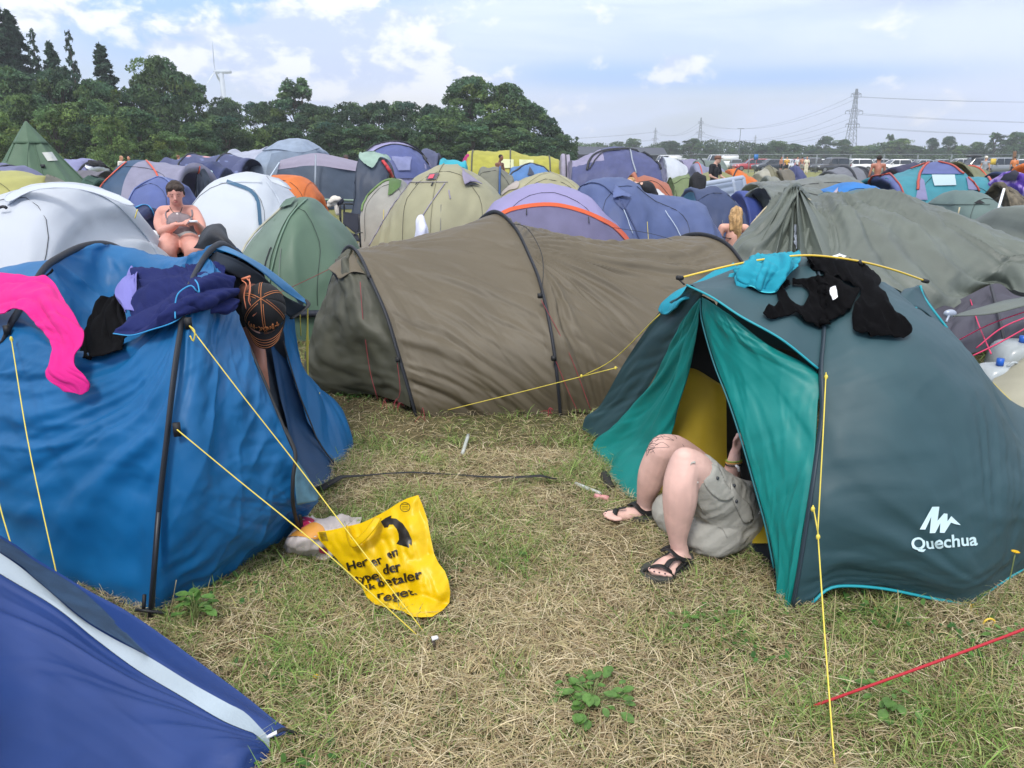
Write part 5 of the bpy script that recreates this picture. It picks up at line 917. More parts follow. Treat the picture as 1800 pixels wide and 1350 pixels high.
def tiedye():
 m=fab('#5a3fae',name='tie_dye_fabric');t_=m.node_tree;bs=t_.nodes['Principled BSDF'];o_=N(t_,'ShaderNodeTexCoord').outputs['Object']
 n=N(t_,'ShaderNodeTexNoise');n.inputs['Scale'].default_value=5;n.inputs['Detail'].default_value=3;n.inputs['Distortion'].default_value=.8;LK(t_,o_,n.inputs['Vector'])
 LK(t_,mixc(t_,sstep(t_,n.outputs['Fac'],.45,.62),(.10,.035,.36),(.46,.34,.72)),bs.inputs['Base Color']);return m
t,o,g=shell('purple tie dye covered tent at the right edge',[(1745,None),(1752,330),(1760,316),(1769,305),(1786,301),(1802,306),(1830,325),(1850,None)],15.5,1.2,tiedye(),[],fl=1.2);decal('black_hood',bvh_of([o]),[(1762,316),(1770,306),(1786,302),(1794,307),(1790,317),(1775,314)],mat('hood_dark','#33313f',.7),t,.05,smoothpoly=False)
shell('small orange tent at the right edge behind the tie dye tent',[(1786,None),(1792,298),(1805,290),(1825,300),(1835,None)],24,1.0,fab('#d9762c'),[])
shell('camouflage brown bivouac between the teal and tie dye tents',[(1738,None),(1747,328),(1758,324),(1770,330),(1778,345),(1784,None)],13.5,.6,mat('camouflage','#5d5648',.8,var=.6,vscale=9),[],fl=2)
t,o,g=shell('grey green dome tent with a black vent in front of the teal tent',[(1590,None),(1615,385),(1638,358),(1660,343),(1683,335),(1703,335),(1725,340),(1745,353),(1765,372),(1785,400),(1800,None)],10.8,1.2,fab('#5f7370',.15),[],fl=.7,nu=90,nv=56)
b=bvh_of([o]);decal('vent',b,[(1712,359),(1721,353),(1731,360)],mat('inner_black','#0c1015'),t,.02,smoothpoly=False);strip('seam',b,[(1632,358),(1680,360),(1740,360)],.006,fab('#4d5f5c'),t,.01)
o=tube('wooden_stake',[P(1683,382,9.4),P(1687,364,9.4)],[.008,.008],mat('pale_wood','#b9b091',.8),None,6);tag(o,'short pale stick standing before the grey green dome','stake')
o=tube('white_post',[P(1753,374,9.0),P(1765,332,9.2)],.014,WHITEP,None,8);tag(o,'leaning white post at the right of the grey green dome','post')
def tarp_tent():
 t=thing('tent','big grey green tarpaulin pulled over a tent with a pointed peak on the right','tent',W3(2.9,7,0),None)
 TM=mat('tarpaulin','#5b635c',.52,var=.14,vscale=2.2,bump=.12,bscale=30,transl=.08,crease=.45,spec=.55);DKT=mat('tarpaulin_dark','#3e4640',.5,var=.2,bump=.2,bscale=30,crease=.5)
 rows=[[(1240,520,6.0),(1300,560,5.7),(1380,585,5.5),(1450,590,5.4),(1560,590,5.4),(1640,562,5.7),(1700,527,5.9),(1748,501,6.1),(1800,516,5.8),(1900,540,5.6)],[(1262,475,6.3),(1310,490,6.0),(1370,500,5.9),(1450,500,5.8),(1560,490,5.85),(1640,490,5.95),(1700,490,6.05),(1748,480,6.15),(1800,470,6.1),(1900,490,5.9)],[(1287,433,6.6),(1325,430,6.35),(1375,430,6.3),(1450,425,6.3),(1540,410,6.4),(1610,410,6.45),(1670,420,6.4),(1720,430,6.4),(1790,445,6.3),(1900,470,6.2)],[(1318,396,6.75),(1350,385,6.6),(1385,370,6.6),(1440,375,6.75),(1520,362,6.9),(1590,360,6.9),(1650,378,6.8),(1710,400,6.7),(1790,430,6.5),(1900,460,6.4)],[(1345,371,6.9),(1372,351,6.9),(1396,326,7.0),(1424,348,7.1),(1500,347,7.2),(1576,341,7.3),(1640,362,7.2),(1700,384,7.1),(1790,424,6.9),(1900,455,6.8)],[(1340,385,7.5),(1370,365,7.6),(1396,345,7.6),(1430,360,7.8),(1500,360,8.0),(1576,355,8.1),(1640,375,8.0),(1700,400,7.8),(1790,440,7.6),(1900,470,7.5)],[(1330,450,8.2),(1360,450,8.4),(1396,450,8.4),(1430,450,8.6),(1500,450,8.8),(1576,450,8.9),(1640,450,8.8),(1700,455,8.6),(1790,460,8.4),(1900,470,8.2)]]
 fl=[dict(ang=0,freq=16,amp=.085,seed=2,fan=(.195,.615),stretch=.05),dict(ang=-35,freq=2.6,amp=.065,seed=6,stretch=.12,sharp=-1),dict(ang=0,freq=14,amp=.02,seed=12,fan=(.55,.62),stretch=.06),dict(ang=-40,freq=7,amp=.018,seed=8,stretch=.15),dict(ang=50,freq=12,amp=.010,seed=9,stretch=.3)]
 o,g=patch('tarpaulin',rows,190,120,TM,t,fl,'lru',.03)
 b=bvh_of([o])
 cols=[(1300,448,6.42,0),(1322,452,6.22,0),(1340,450,6.38,1),(1362,455,6.12,0),(1376,452,6.34,1),(1391,455,6.08,0),(1399,452,6.30,1),(1408,455,6.02,0),(1424,450,6.26,1),(1450,455,6.06,0),(1478,455,6.22,0),(1496,440,6.45,0)]
 pk=[P(1386+i*2.0,334-7*math.sin(i/11*math.pi),6.92-.10*(i%2)) for i in range(12)];tt=np.linspace(0,1,40);ss=np.linspace(0,11,111);top_=np.stack([np.interp(ss,range(12),[q[k] for q in pk]) for k in range(3)],1);bt=np.array([P(*c[:3]) for c in cols]);bot=np.stack([np.interp(ss,range(12),bt[:,k]) for k in range(3)],1)
 gp=top_[None]*(1-tt[:,None,None])+bot[None]*tt[:,None,None];gp=disp(gp,folds(gp,95,9,.010,3,.2)*edgefade(gp,.1));gridobj('peak_pleats',gp,TM,t)
 b=bvh_of([o,t.children[-1]])
 TA=mat('silver_tape','#9aa4b4',.35,metal=.2);decal('tape',b,[(1393,397),(1402,394),(1402,416),(1412,424),(1410,436),(1396,440),(1394,418)],TA,t,.02,smoothpoly=False)
 q=[P(x,y,D) for x,y,D in ((1320,395,6.95),(1350,362,6.98),(1375,346,7.05),(1396,342,7.1),(1420,350,7.15),(1440,362,7.2))];tube('tent_pole',q,.009,mat('cream_pole','#b5a98c',.5),t,6,20)
 GR_=mat('dark_grey_polyester','#3c3b48',.6,var=.15,transl=.06,crease=.7)
 patch('under_tent_wall',[[(1640,640,4.9),(1690,626,4.95),(1730,615,5.05),(1790,600,5.2),(1880,590,5.2)],[(1650,580,5.3),(1690,560,5.35),(1740,555,5.4),(1790,560,5.4),(1880,560,5.4)],[(1640,545,5.7),(1690,525,5.8),(1752,498,5.9),(1790,520,5.7),(1880,530,5.7)]],50,30,GR_,t,[dict(ang=20,freq=5,amp=.05,seed=4),dict(ang=70,freq=9,amp=.03,seed=5)])
 tube('frame_pole',[P(1742,503,5.75),P(1757,560,5.3),P(1768,612,5.0)],.012,mat('dark_pole','#2a2b33',.5),t,6,8)
 mb=MB();a=P(1704,523,5.86);th=np.linspace(0,2*math.pi,13);mb.tube([a+W3(.014*math.cos(x),-.01,.014*math.sin(x)) for x in th],.005,5);mb.obj('grommet',mat('brass_ring','#cfd2d4',.3,metal=.6),t)
 patch('tarpaulin_lip',[[(1675,556,4.6),(1740,552,4.7),(1800,538,4.8),(1870,520,4.9)],[(1690,550,4.75),(1750,538,4.85),(1800,527,4.95),(1870,510,5.05)],[(1700,548,4.9),(1760,530,5.0),(1800,522,5.1),(1870,505,5.2)]],40,10,TM,t,[dict(ang=0,freq=8,amp=.012,seed=3)],thick=.006)
 for p in ([(1708,626,4.3),(1750,606,4.3),(1810,573,4.3)],[(1716,612,4.5),(1760,577,4.5),(1810,555,4.5)],[(1705,525,5.8),(1720,570,5.2),(1742,622,4.4)],[(1685,598,4.9),(1740,570,4.9),(1810,545,4.9)]):tube('guy_line',[P(*q_) for q_ in p],.0045,PINKROPE,t,5,12)
 mb=MB();mb.ell(P(1670,551,4.65),(.04,.02,.025));mb.tube([P(1670,551,4.65),P(1663,566,4.6)],.008,5);mb.obj('tape_knot',TA,t)
tarp_tent()
t,o,g=shell('grey tarpaulin tent cut by the right edge behind the pointed one',[(1690,None),(1706,410),(1724,392),(1753,375),(1775,364),(1830,362),(1900,400),(1930,None)],8.6,1.3,mat('tarpaulin','#59615a'),[],fl=1.2,group=None)
t=thing('tent','pale beige tent corner at the right edge behind the slate dome','tent',P(1860,700,4.6)*np.array((1,1,0)))
patch('wall',[[(1700,830,4.0),(1800,830,4.0),(1900,830,4.0)],[(1733,730,4.3),(1800,730,4.2),(1900,720,4.2)],[(1745,671,4.6),(1800,660,4.55),(1900,650,4.5)],[(1760,660,4.75),(1800,627,4.8),(1900,560,4.9)],[(1800,660,5.3),(1840,640,5.4),(1900,600,5.5)]],40,40,fab('#aba997',.25),t,[dict(ang=30,freq=4,amp=.015,seed=3)])
rope('guy_line',[P(1745,672,4.55),P(1775,702,4.2),P(1800,730,3.9)],YROPE,t,.002)
tarp_sec=None
#  car park, fence, pylons, turbine
def paint(h,r=.3):return mat('car_paint_'+h.strip('#'),h,r,coat=.6,spec=.5)
GLASS=mat('car_glass','#1b232b',.08,spec=.8);TYRE=mat('tyre','#151515',.8);LAMP=mat('tail_lamp','#9c1d1d',.3);HEAD=mat('head_lamp','#c9d0d6',.15);ALU=mat('alloy','#9a9da1',.35,metal=.8);PLATE=mat('number_plate','#d8d8d2',.5)
CARP={}
def car_meshes(kind):
 """profile stations: (x, z_low, z_belt, half width) along the length; cabin separately"""
 if kind in CARP:return CARP[kind]
 L,Wd,H={'hatch':(4.0,1.74,1.48),'estate':(4.7,1.82,1.52),'saloon':(4.5,1.8,1.44),'suv':(4.4,1.85,1.66),'van':(5.3,2.0,2.1)}[kind]
 h=L/2;belt=.92 if kind!='van' else 1.15
 st=[(-h,.42,.62,.70),(-h+.06,.30,.80,.80),(-h+.5,.20,belt*.92,.92),(-h+1.1,.19,belt,.97),(0,.18,belt+.02,1.0),(h-1.0,.19,belt+.05,.98),(h-.3,.22,belt+.02,.93),(h-.04,.30,belt-.05,.84),(h,.42,belt-.22,.76)]
 g=[]
 for x,zl,zb,w in st:
  w=w*Wd/2;zm=(zl+zb)/2
  g.append([(x,-w*.86,zl),(x,-w,zl+.12),(x,-w*1.02,zm),(x,-w*.97,zb-.05),(x,-w*.80,zb),(x,0,zb+.025),(x,w*.80,zb),(x,w*.97,zb-.05),(x,w*1.02,zm),(x,w,zl+.12),(x,w*.86,zl)])
 g=np.array(g,float);mb=MB();nv,nu=g.shape[:2];mb.add(g.reshape(-1,3),gfaces(nv,nu));mb.add(g[0],[tuple(range(nu))[::-1]]);mb.add(g[-1],[tuple(range(nu))]);mb.add(g[:,[0,-1]].reshape(-1,3),gfaces(nv,2))
 fr={'hatch':(-.75,-.1,1.5,h-.12),'estate':(-.85,-.15,1.9,h-.1),'saloon':(-.8,-.1,1.05,h-.75),'suv':(-.8,-.2,1.7,h-.12),'van':(-1.75,-1.2,2.35,h-.05)}[kind]
 rw=Wd/2*.70;bw_=Wd/2*.90
 def ring(z,x0,x1,w):return [(x0,-w*.92,z),(x0+.15,-w,z),((x0+x1)/2,-w*1.02,z),(x1-.15,-w,z),(x1,-w*.92,z),(x1,w*.92,z),(x1-.15,w,z),((x0+x1)/2,w*1.02,z),(x0+.15,w,z),(x0,w*.92,z)]
 r0=np.array(ring(belt,fr[0],fr[3],bw_));r1=np.array(ring(H-.10,fr[1]-.12,fr[2]+.14,rw+.05));r2=np.array(ring(H-.02,fr[1]+.05,fr[2],rw*.93));r3=np.array(ring(H,fr[1]+.35,fr[2]-.35,rw*.6))
 gl=MB();n=10;gl.add(np.vstack([r0,r1]),gfaces(2,n,0,True))
 mb.add(np.vstack([r1,r2,r3]),gfaces(3,n,0,True));mb.add(r3,[tuple(range(n))])
 for s in (-1,1):
  for x0,x1 in ((fr[0],fr[1]-.12),(.35,.38),(fr[3],fr[2]+.14))+(((1.25,1.22),) if kind in ('estate','suv') else ()):
   mb.tube([(x0,s*bw_*(.93 if abs(x0)>.5 else 1.02),belt),(x1,s*(rw+.05)*(.95 if abs(x0)>.5 else 1.03),H-.09)],.035,6)
 if kind=='van':mb.box((1.3,0,1.55),(2.5,Wd*.93,.75))
 P_=[];pl=MB()
 for s in (-1,1):
  lw=MB();lw.box((h-.05,s*Wd*.36,belt-.12),(.10,.26,.20));P_.append(('tail_lamp',lw));hl=MB();hl.box((-h+.10,s*Wd*.34,.68),(.14,.30,.14));P_.append(('headlamp',hl))
  mb.box((fr[0]+.25,s*(Wd/2+.08),belt+.05),(.10,.16,.12))
  for x in (-h+.82,h-.85):
   wh=MB();y0=Wd/2-.08;P_.append(('wheel',wh))
   for k_,rr_,w_ in ((0,.32,.2),(1,.20,.21)):wh.tube([(x,s*(y0-w_/2),.32),(x,s*(y0+w_/2),.32)],rr_,18,m=k_)
 pl.box((h+.005,0,.62),(.012,.5,.11))
 CARP[kind]=[(n_,m_.obj(n_,[BLACK,ALU],smooth=(n_=='body'))) for n_,m_ in [('body',mb),('window_band',gl),('number_plate',pl)]+P_]
 res=[]
 for n_,o in CARP[kind]:res.append((n_,o.data));bpy.data.objects.remove(o)
 CARP[kind]=res;return res
def car(kind,px,D,hdg,col,label,z=0):
 x=P(px,277,D)[0];e=thing('parked_car' if kind!='van' else 'parked_van',label,'car' if kind!='van' else 'van',(x,D,z),'vehicles parked beyond the fence');e.rotation_euler.z=R(hdg)
 for n_,me in car_meshes(kind):
  m={'body':paint(col),'window_band':GLASS,'tail_lamp':LAMP,'headlamp':HEAD,'wheel':TYRE,'number_plate':PLATE}[n_]
  d=me.copy() if n_=='body' else me;d.materials[0]=m
  o=link(n_,d);o.parent=e
 return e
for a in [('van',1265,118,0,'#dfe3e6','long white panel van parked behind the fence'),('van',1172,150,10,'#e2e4e6','white caravan like van, leftmost of the car park'),('hatch',1202,140,100,'#e4e6e8','small white car left of the white van'),('estate',1322,104,0,'#a3222f','red estate car seen from the side'),('hatch',1352,100,12,'#1f2937','dark blue hatchback right of the red car'),('hatch',1382,108,60,'#dcdfe2','white hatchback behind the couple at the fence'),('hatch',1295,112,80,'#6f777f','grey car between the white van and the red car'),('suv',1432,98,96,'#1d2229','black car showing its tail lamps and plate'),('suv',1462,94,14,'#30333b','dark grey off-roader right of the black car'),('hatch',1445,112,95,'#e0e2e4','white car behind the black one'),('estate',1500,96,8,'#e3e5e6','white estate with a red tail lamp right of the dark off-roader'),('estate',1490,122,0,'#c8ccd0','silver roofed car behind the white estate'),('hatch',1572,92,0,'#e4e6e8','white small hatchback left of the teal tent'),('saloon',1618,98,5,'#98a4b0','silver blue saloon behind the teal tent peak'),('saloon',1650,108,0,'#7f8991','grey saloon right of the silver blue one'),('suv',1712,96,0,'#2b3038','dark car carrying a black roof box'),('suv',1752,86,6,'#767d86','grey car behind the standing person at the right'),('hatch',1790,92,0,'#c9ccd0','pale car near the right edge'),('hatch',1540,118,0,'#b9bdc2','light grey car between the white estate and white hatchback'),('hatch',1236,132,90,'#b7bcc2','silver car half hidden by the white van'),('hatch',1405,120,90,'#8f1f28','dark red car behind the standing group'),('estate',1685,122,0,'#d4d7da','pale estate far back right'),('saloon',1596,128,0,'#4c535c','dark saloon far back in the middle'),('hatch',1830,100,0,'#8d949b','grey car just at the right edge')]:
 e=car(*a)
mb=MB();bx_=P(1712,277,96);mb.ell((bx_[0],96,1.82),(1.0,.42,.2),0,20,10);o=mb.obj('roof_box',mat('roof_box','#15171b',.3));tag(o,'black roof box strapped on the dark car at the right','roof box')
def fence():
 D=88;m=mat('galvanised','#8e959b',.5,metal=.5);x0,x1=P(1140,277,D)[0],P(1850,277,D)[0];n=int((x1-x0)/3.5)
 t=thing('mesh_fence','long wire mesh construction fence between camp and car park','fence',(x0,D,0));
 mb=MB();mb.tube([(x0,D,1.98),(x1,D,1.98)],.028,6);mb.obj('top_rail',m,t);mb=MB();mb.tube([(x0,D,.15),(x1,D,.15)],.02,6);mb.obj('bottom_rail',m,t)
 for i in range(n+1):
  x=x0+i*(x1-x0)/n;mb=MB();mb.tube([(x-.05,D,0),(x-.05,D,2.0)],.025,6);mb.tube([(x+.05,D,0),(x+.05,D,2.0)],.025,6);mb.tube([(x-.05,D,1.0),(x+.05,D,1.0)],.02,5);mb.obj('post',m,t)
 mb=MB()
 for k in range(14):mb.tube([(x0,D+.01,.25+k*.13),(x1,D+.01,.25+k*.13)],.0035,3)
 mb.obj('wire_mesh',m,t)
fence()
LAT=mat('pylon_steel','#70787f',.6,metal=.3)
def pylon(px,ytop,D,label,wide=1.0):
 base=P(px,277,D);H=P(px,ytop,D)[2];t=thing('pylon',label,'pylon',(base[0],D,-.3),'electricity pylons on the horizon');mb=MB();k=H/45*wide;r=.17*H/45*(1+.15*D/400)
 def w(z):return (3.2*(1-z/H)**1.1+.45)*k
 zs=[0,.12,.23,.33,.42,.5,.58,.65,.72,.79,.85,.91,.96,1.0]
 for sx in (-1,1):
  for sy in (-1,1):mb.tube([(sx*w(z*H),sy*w(z*H),z*H) for z in zs],r,4)
 for a,b in zip(zs[:-1],zs[1:]):
  for s in (-1,1):
   mb.tube([(-w(a*H),s*w(a*H),a*H),(w(b*H),s*w(b*H),b*H)],r*.6,3);mb.tube([(w(a*H),s*w(a*H),a*H),(-w(b*H),s*w(b*H),b*H)],r*.6,3)
   mb.tube([(s*w(a*H),-w(a*H),a*H),(s*w(b*H),w(b*H),b*H)],r*.6,3)
 mb.obj('lattice',LAT,t,local=True);ends=[]
 for fz,aw in ((.93,3.2),(.70,5.6),(.52,4.4)) if wide>=1 else ((.9,3.2),(.66,5.2)):
  z=fz*H;a=aw*k;m2=MB();m2 .tube([(-a,0,z),(a,0,z)],r,4);m2 .tube([(-a,0,z),(0,0,z+.035*H)],r*.7,3);m2 .tube([(a,0,z),(0,0,z+.035*H)],r*.7,3)
  for s in (-1,-.55,.55,1):m2 .tube([(s*a,0,z),(s*a,0,z-.045*H)],r*.8,4);ends.append((base[0]+s*a,D,z-.045*H))
  m2 .obj('cross_arm',LAT,t,local=True)
 return ends
e1=pylon(1492,155,420,'tallest lattice pylon right of the centre behind the cars');e2=pylon(1228,206,640,'second lattice pylon above the broad crown left of the van',.9);e3=pylon(1150,224,760,'leftmost lattice pylon on the horizon',.9)
pylon(1325,237,1100,'tiny far pylon right of the lamp post',.9);pylon(1308,245,1300,'smallest far pylon beside the lamp post',.9)
WIRE=mat('wire','#6c7480',.6)
def wires():
 t=thing('power_lines','thin power lines strung between the pylons across the sky','power lines',(e1[0][0],420,0))
 def span(a,b,sag,r):
  s=np.linspace(0,1,24)[:,None];p=np.array(a)*(1-s)+np.array(b)*s;p[:,2]-=sag*4*(s*(1-s))[:,0];mb=MB();mb.tube(p,r,3);mb.obj('wire',WIRE,t)
 for i in (0,3,4,7,8,11):
  a=e1[i];j=min(i,7) if i<8 else i-4;b=e2[j if j<len(e2) else -1];span(a,b,9,.07);span(a,(a[0]+330,a[1]-10,a[2]+6*(i<4)+4),7,.07)
 for i in (0,3,4,7):span(e2[i],e3[i],6,.09);span(e3[i],(e3[i][0]-260,900,e3[i][2]),6,.09)
wires()
def lamp_post():
 b=P(1298,277,213);t=thing('street_lamp','tall double headed lamp post behind the car park','street lamp',(b[0],213,0));mb=MB();mb.tube([(0,0,0),(0,0,8.9)],[.13,.08],8);o=mb.obj('pole',LAT);o.parent=t
 for s in (-1,1):mb=MB();mb.box((s*.45,0,8.95),(.8,.25,.14));o=mb.obj('lamp_head',LAT);o.parent=t
lamp_post()
def turbine():
 D=560;hub=P(378,126,D);W_=mat('turbine_white','#b9c2cc',.5);t=thing('wind_turbine','white wind turbine rising behind the wood','wind turbine',(hub[0]+4,D,0))
 X=hub[0]+4.2;Z=hub[2];s=D/F
 mb=MB();mb.tube([(X,D,0),(X,D,Z-1)],[2.6,1.5],14);mb.obj('tower',W_,t)
 mb=MB();mb.tube([(X-3.3,D,Z),(X-2.6,D,Z),(X+3.5,D,Z),(X+6.8,D,Z-.1)],[.8,1.45,1.5,1.2],12,flat=.9);mb.obj('nacelle',W_,t)
 mb=MB();mb.ell((X-4.0,D,Z),(1.4,1.1,1.1));mb.obj('hub',W_,t)
 for a in (2,122,242):
  d=np.array((0,math.sin(R(a)),math.cos(R(a))));l=20.5;mb=MB();q=np.array((X-4.2,D,Z));mb.tube([q,q+d*l*.15,q+d*l*.3-W3(.2,0,0),q+d*l],[.35,.9,.75,.12],8,14,flat=.35);mb.obj('blade',W_,t)
turbine()
def barn():
 t=thing('barn','long dark low barn roof at the right end of the wood','barn',P(1060,277,190));x0,x1=P(1012,277,190)[0],P(1168,277,190)[0];m=mat('dark_roof','#3f4450',.8,bump=.3);wl=mat('dark_wall','#2b2f38',.8)
 V=[(x0,186,2.4),(x1,186,2.2),(x1,192,3.9),(x0,192,4.2),(x0,198,2.4),(x1,198,2.2)];newmesh('roof',V,[(0,1,2,3),(3,2,5,4)],m,t,False).modifiers.new('thickness','SOLIDIFY').thickness=.15
 mb=MB();mb.box(((x0+x1)/2,192,1.1),(x1-x0-.8,10.6,2.2));mb.obj('wall',wl,t)
 for k in range(6):mb=MB();mb.box((x0+4+k*3.2,186.6,1.2),(1.2,.1,1.0));mb.obj('window',mat('barn_window','#5a6675',.2),t)
barn()
o=tube('wooden_post',[P(1782,298,80)*W3(1,1,0),P(1784,266,80)],.16,mat('brown_wood','#6b4f38',.8,bump=.4),None,8);tag(o,'stout brown wooden post by the fence at the right','post')
def sign(px,py,D,w,h,col,lb,cat='sign'):
 t=thing('sign',lb,cat,P(px,277,D)*W3(1,1,0));c=P(px,py,D);mb=MB();mb.box(c,(w,.06,h));mb.obj('panel',mat('sign_'+col.strip('#'),col,.5),t);mb=MB();mb.tube([(c[0],D+.06,0),(c[0],D+.06,c[2])],.04,6);mb.obj('pole',LAT,t)
sign(1329,276,86,.45,.55,'#2f6fb4','blue sign on the fence above the red car');sign(1746,284,84,.55,.6,'#d2b43a','yellow sign on the fence right of the striped top person')
def scrub():
 r=np.random.default_rng(9);n=42000;x=r.uniform(10,260,n);y=r.uniform(212,226,n);z=r.uniform(0,1,n)**1.2*(1.7+.8*fbm(x*.09,y*.05,0,4))
 d=r.normal(0,1,(n,3));me=leafcloud('scrub',np.stack([x,y,z],1),d/np.linalg.norm(d,axis=1,keepdims=True),r.uniform(.25,.6,n),np.clip(np.array((.05,.085,.035))*(1+.3*r.normal(0,1,(n,1))),.01,.3),r)
 tag(link('distant_scrub',me),'low hedge and scrub closing the horizon behind the car park','scrub',kind='stuff')
scrub()
def far_hedge():
 r=np.random.default_rng(29);n=60000;x=r.uniform(10,380,n);y=r.uniform(278,292,n);z=r.uniform(0,1,n)**1.1*(5.4+1.6*fbm(x*.06,y*.03,0,14)+.8*noise(x*.3,0,0,5))
 d=r.normal(0,1,(n,3));me=leafcloud('hedge',np.stack([x,y,z],1),d/np.linalg.norm(d,axis=1,keepdims=True),r.uniform(.35,.75,n),np.clip(np.array((.07,.12,.05))*(1+.25*r.normal(0,1,(n,1))+.3*noise(x*.12,z*.2,0,7)[:,None]),.01,.3),r)
 tag(link('distant_hedge',me),'far off continuous hedge of small trees behind the car park','hedge',kind='stuff')
far_hedge()
def undergrowth():
 r=np.random.default_rng(19);n=60000;u=r.uniform(0,1,n);px=-150+1160*u;D=56+32*u+r.uniform(0,5,n);x=(px-900)/F*D;z=r.uniform(0,1,n)**1.2*(3.4+1.2*fbm(x*.2,D*.2,0,4))
 d=r.normal(0,1,(n,3));me=leafcloud('undergrowth',np.stack([x,D,z],1),d/np.linalg.norm(d,axis=1,keepdims=True),r.uniform(.12,.3,n),np.clip(np.array((.04,.075,.028))*(1+.25*r.normal(0,1,(n,1))+.35*fbm(x*.3,z*.4,0,2)[:,None]),.01,.3),r)
 tag(link('undergrowth',me),'dense brambles and low leaves along the foot of the wood','undergrowth',kind='stuff')
undergrowth()
#  people
def organic(name,caps,voxel,m,parent=None,smooth=4,ells=(),noise_=None,seg=14):
 """tapered limbs fused into one continuous surface; caps: (pts, radii[, flat]); ells: (centre, radii[, rot])"""
 mb=MB()
 for c in caps:
  pts=np.array(c[0],float);rr_=np.array(c[1],float);fl_=c[2] if len(c)>2 else 1.0;k=max(8,len(pts)*5)
  q=crom(np.c_[pts,rr_],k) if len(pts)>2 else np.c_[pts[0]+(pts[1]-pts[0])*np.linspace(0,1,k)[:,None],np.linspace(rr_[0],rr_[1],k)]
  V,Fc=tube_vf(q[:,:3],np.maximum(q[:,3],.002),seg,flat=fl_);mb.add(V,Fc)
  for e in (0,-1):mb.ell(q[e,:3],(q[e,3]*.98,)*3 if fl_==1 else (q[e,3]*.8,)*3,0,12,8)
 for e in ells:mb.ell(e[0],e[1],0,18,12,M=e[2] if len(e)>2 else None)
 o=mb.obj(name,m);md=o.modifiers.new('r','REMESH');md.mode='VOXEL';md.voxel_size=voxel;md.use_smooth_shade=True
 if smooth:s_=o.modifiers.new('s','SMOOTH');s_.iterations=smooth;s_.factor=.6
 dg=bpy.context.evaluated_depsgraph_get();me=bpy.data.meshes.new_from_object(o.evaluated_get(dg));bpy.data.objects.remove(o)
 if noise_ is not None:
  v=np.zeros(len(me.vertices)*3,'f');me.vertices.foreach_get('co',v);v=v.reshape(-1,3);n=np.zeros(len(v)*3,'f');me.vertices.foreach_get('normal',n) if False else None
  nn=np.array([x.vector[:] for x in me.vertex_normals]) if hasattr(me,'vertex_normals') else n.reshape(-1,3);v=v+nn*noise_(v)[:,None];me.vertices.foreach_set('co',v.astype('f').ravel());me.update()
 me.materials.clear();me.materials.append(m if not isinstance(m,list) else m[0]);me.polygons.foreach_set('use_smooth',[True]*len(me.polygons));me.name=name
 o=bpy.data.objects.new(name,me);COL.objects.link(o)
 if parent:o.parent=parent;o.matrix_parent_inverse=Matrix.Translation(-Vector(parent.location))
 return o
def skin(h='#d9a595',nm=None):return mat(nm or 'skin_'+h.strip('#'),h,.5,bump=.05,bscale=80,var=.06,vscale=8,spec=.35)
def rotm(yaw,pitch=0,roll=0):return np.array(Matrix.Rotation(yaw,3,'Z')@Matrix.Rotation(pitch,3,'X')@Matrix.Rotation(roll,3,'Y'))
def hand(p,d,up,s=1.0,curl=.6,side=1):
 """palm at p pointing along d, fingers curling towards -up; returns caps"""
 d=np.array(d,float);d/=np.linalg.norm(d);up=np.array(up,float);up-=d*up.dot(d);up/=np.linalg.norm(up);w=np.cross(d,up)*side;C_=[]
 C_.append(([p-d*.01*s,p+d*.045*s,p+d*.085*s],[.026*s,.036*s,.034*s],.5))
 for k,(l,o_) in enumerate(((.070,-.028),(.080,-.010),(.075,.010),(.058,.027))):
  b=p+d*.085*s+w*o_*s;a1=d*math.cos(curl*.5)-up*math.sin(curl*.5);a2=d*math.cos(curl*1.5)-up*math.sin(curl*1.5)
  C_.append(([b-d*.01*s,b+a1*l*.5*s,b+a1*l*.5*s+a2*l*.5*s],[.0095*s,.0088*s,.007*s]))
 b=p+d*.02*s-w*.028*s;C_.append(([b,b+(d*.6-w*.7-up*.3)*.035*s,b+(d*.9-w*.55-up*.5)*.065*s],[.013*s,.011*s,.008*s]));return C_
def face_parts(t,c,M,s,sk,lips='#a8605c',brow='#3a2a24'):
 """eyes, brows, mouth on a head of centre c (M rotates local: -Y is forward)"""
 M=np.array(M)
 def at(x,y,z):return c+M@np.array((x,y,z))*s
 for sx in (-1,1):
  mb=MB();mb.ell(at(sx*.033,-.086,.008),(.009*s,.003*s,.0022*s),0,10,6,M=M);mb.obj('eye',mat('eye_skin_shade','#5e423d',.4),t)  # eye colour imitates the shadow on the skin, not an iris
  mb=MB();mb.tube([at(sx*.018,-.095,.028),at(sx*.035,-.093,.033),at(sx*.052,-.080,.027)],.0022*s,5);mb.obj('eyebrow',mat('hair_'+brow.strip('#'),brow,.8),t)
 mb=MB();mb.ell(at(0,-.097,-.050),(.022*s,.008*s,.007*s),0,10,6,M=M);mb.obj('lips',mat('lips',lips,.5),t)
def headcaps(c,M,s):
 M=np.array(M);at=lambda x,y,z:c+M@np.array((x,y,z))*s
 el=[(at(0,.0,.03),(.078*s,.098*s,.092*s),M),(at(0,-.025,-.035),(.060*s,.068*s,.075*s),M),(at(0,-.058,-.072),(.030*s,.028*s,.024*s),M)]
 el+=[(at(sx*.079,.005,-.005),(.010*s,.018*s,.030*s),M) for sx in (-1,1)]
 cp=[([at(0,-.092,.015),at(0,-.112,-.02)],[.009*s,.014*s]),([at(0,.02,-.06),at(0,.03,-.15)],[.052*s,.056*s])]
 return cp,el
GP='festival guests around the camp'
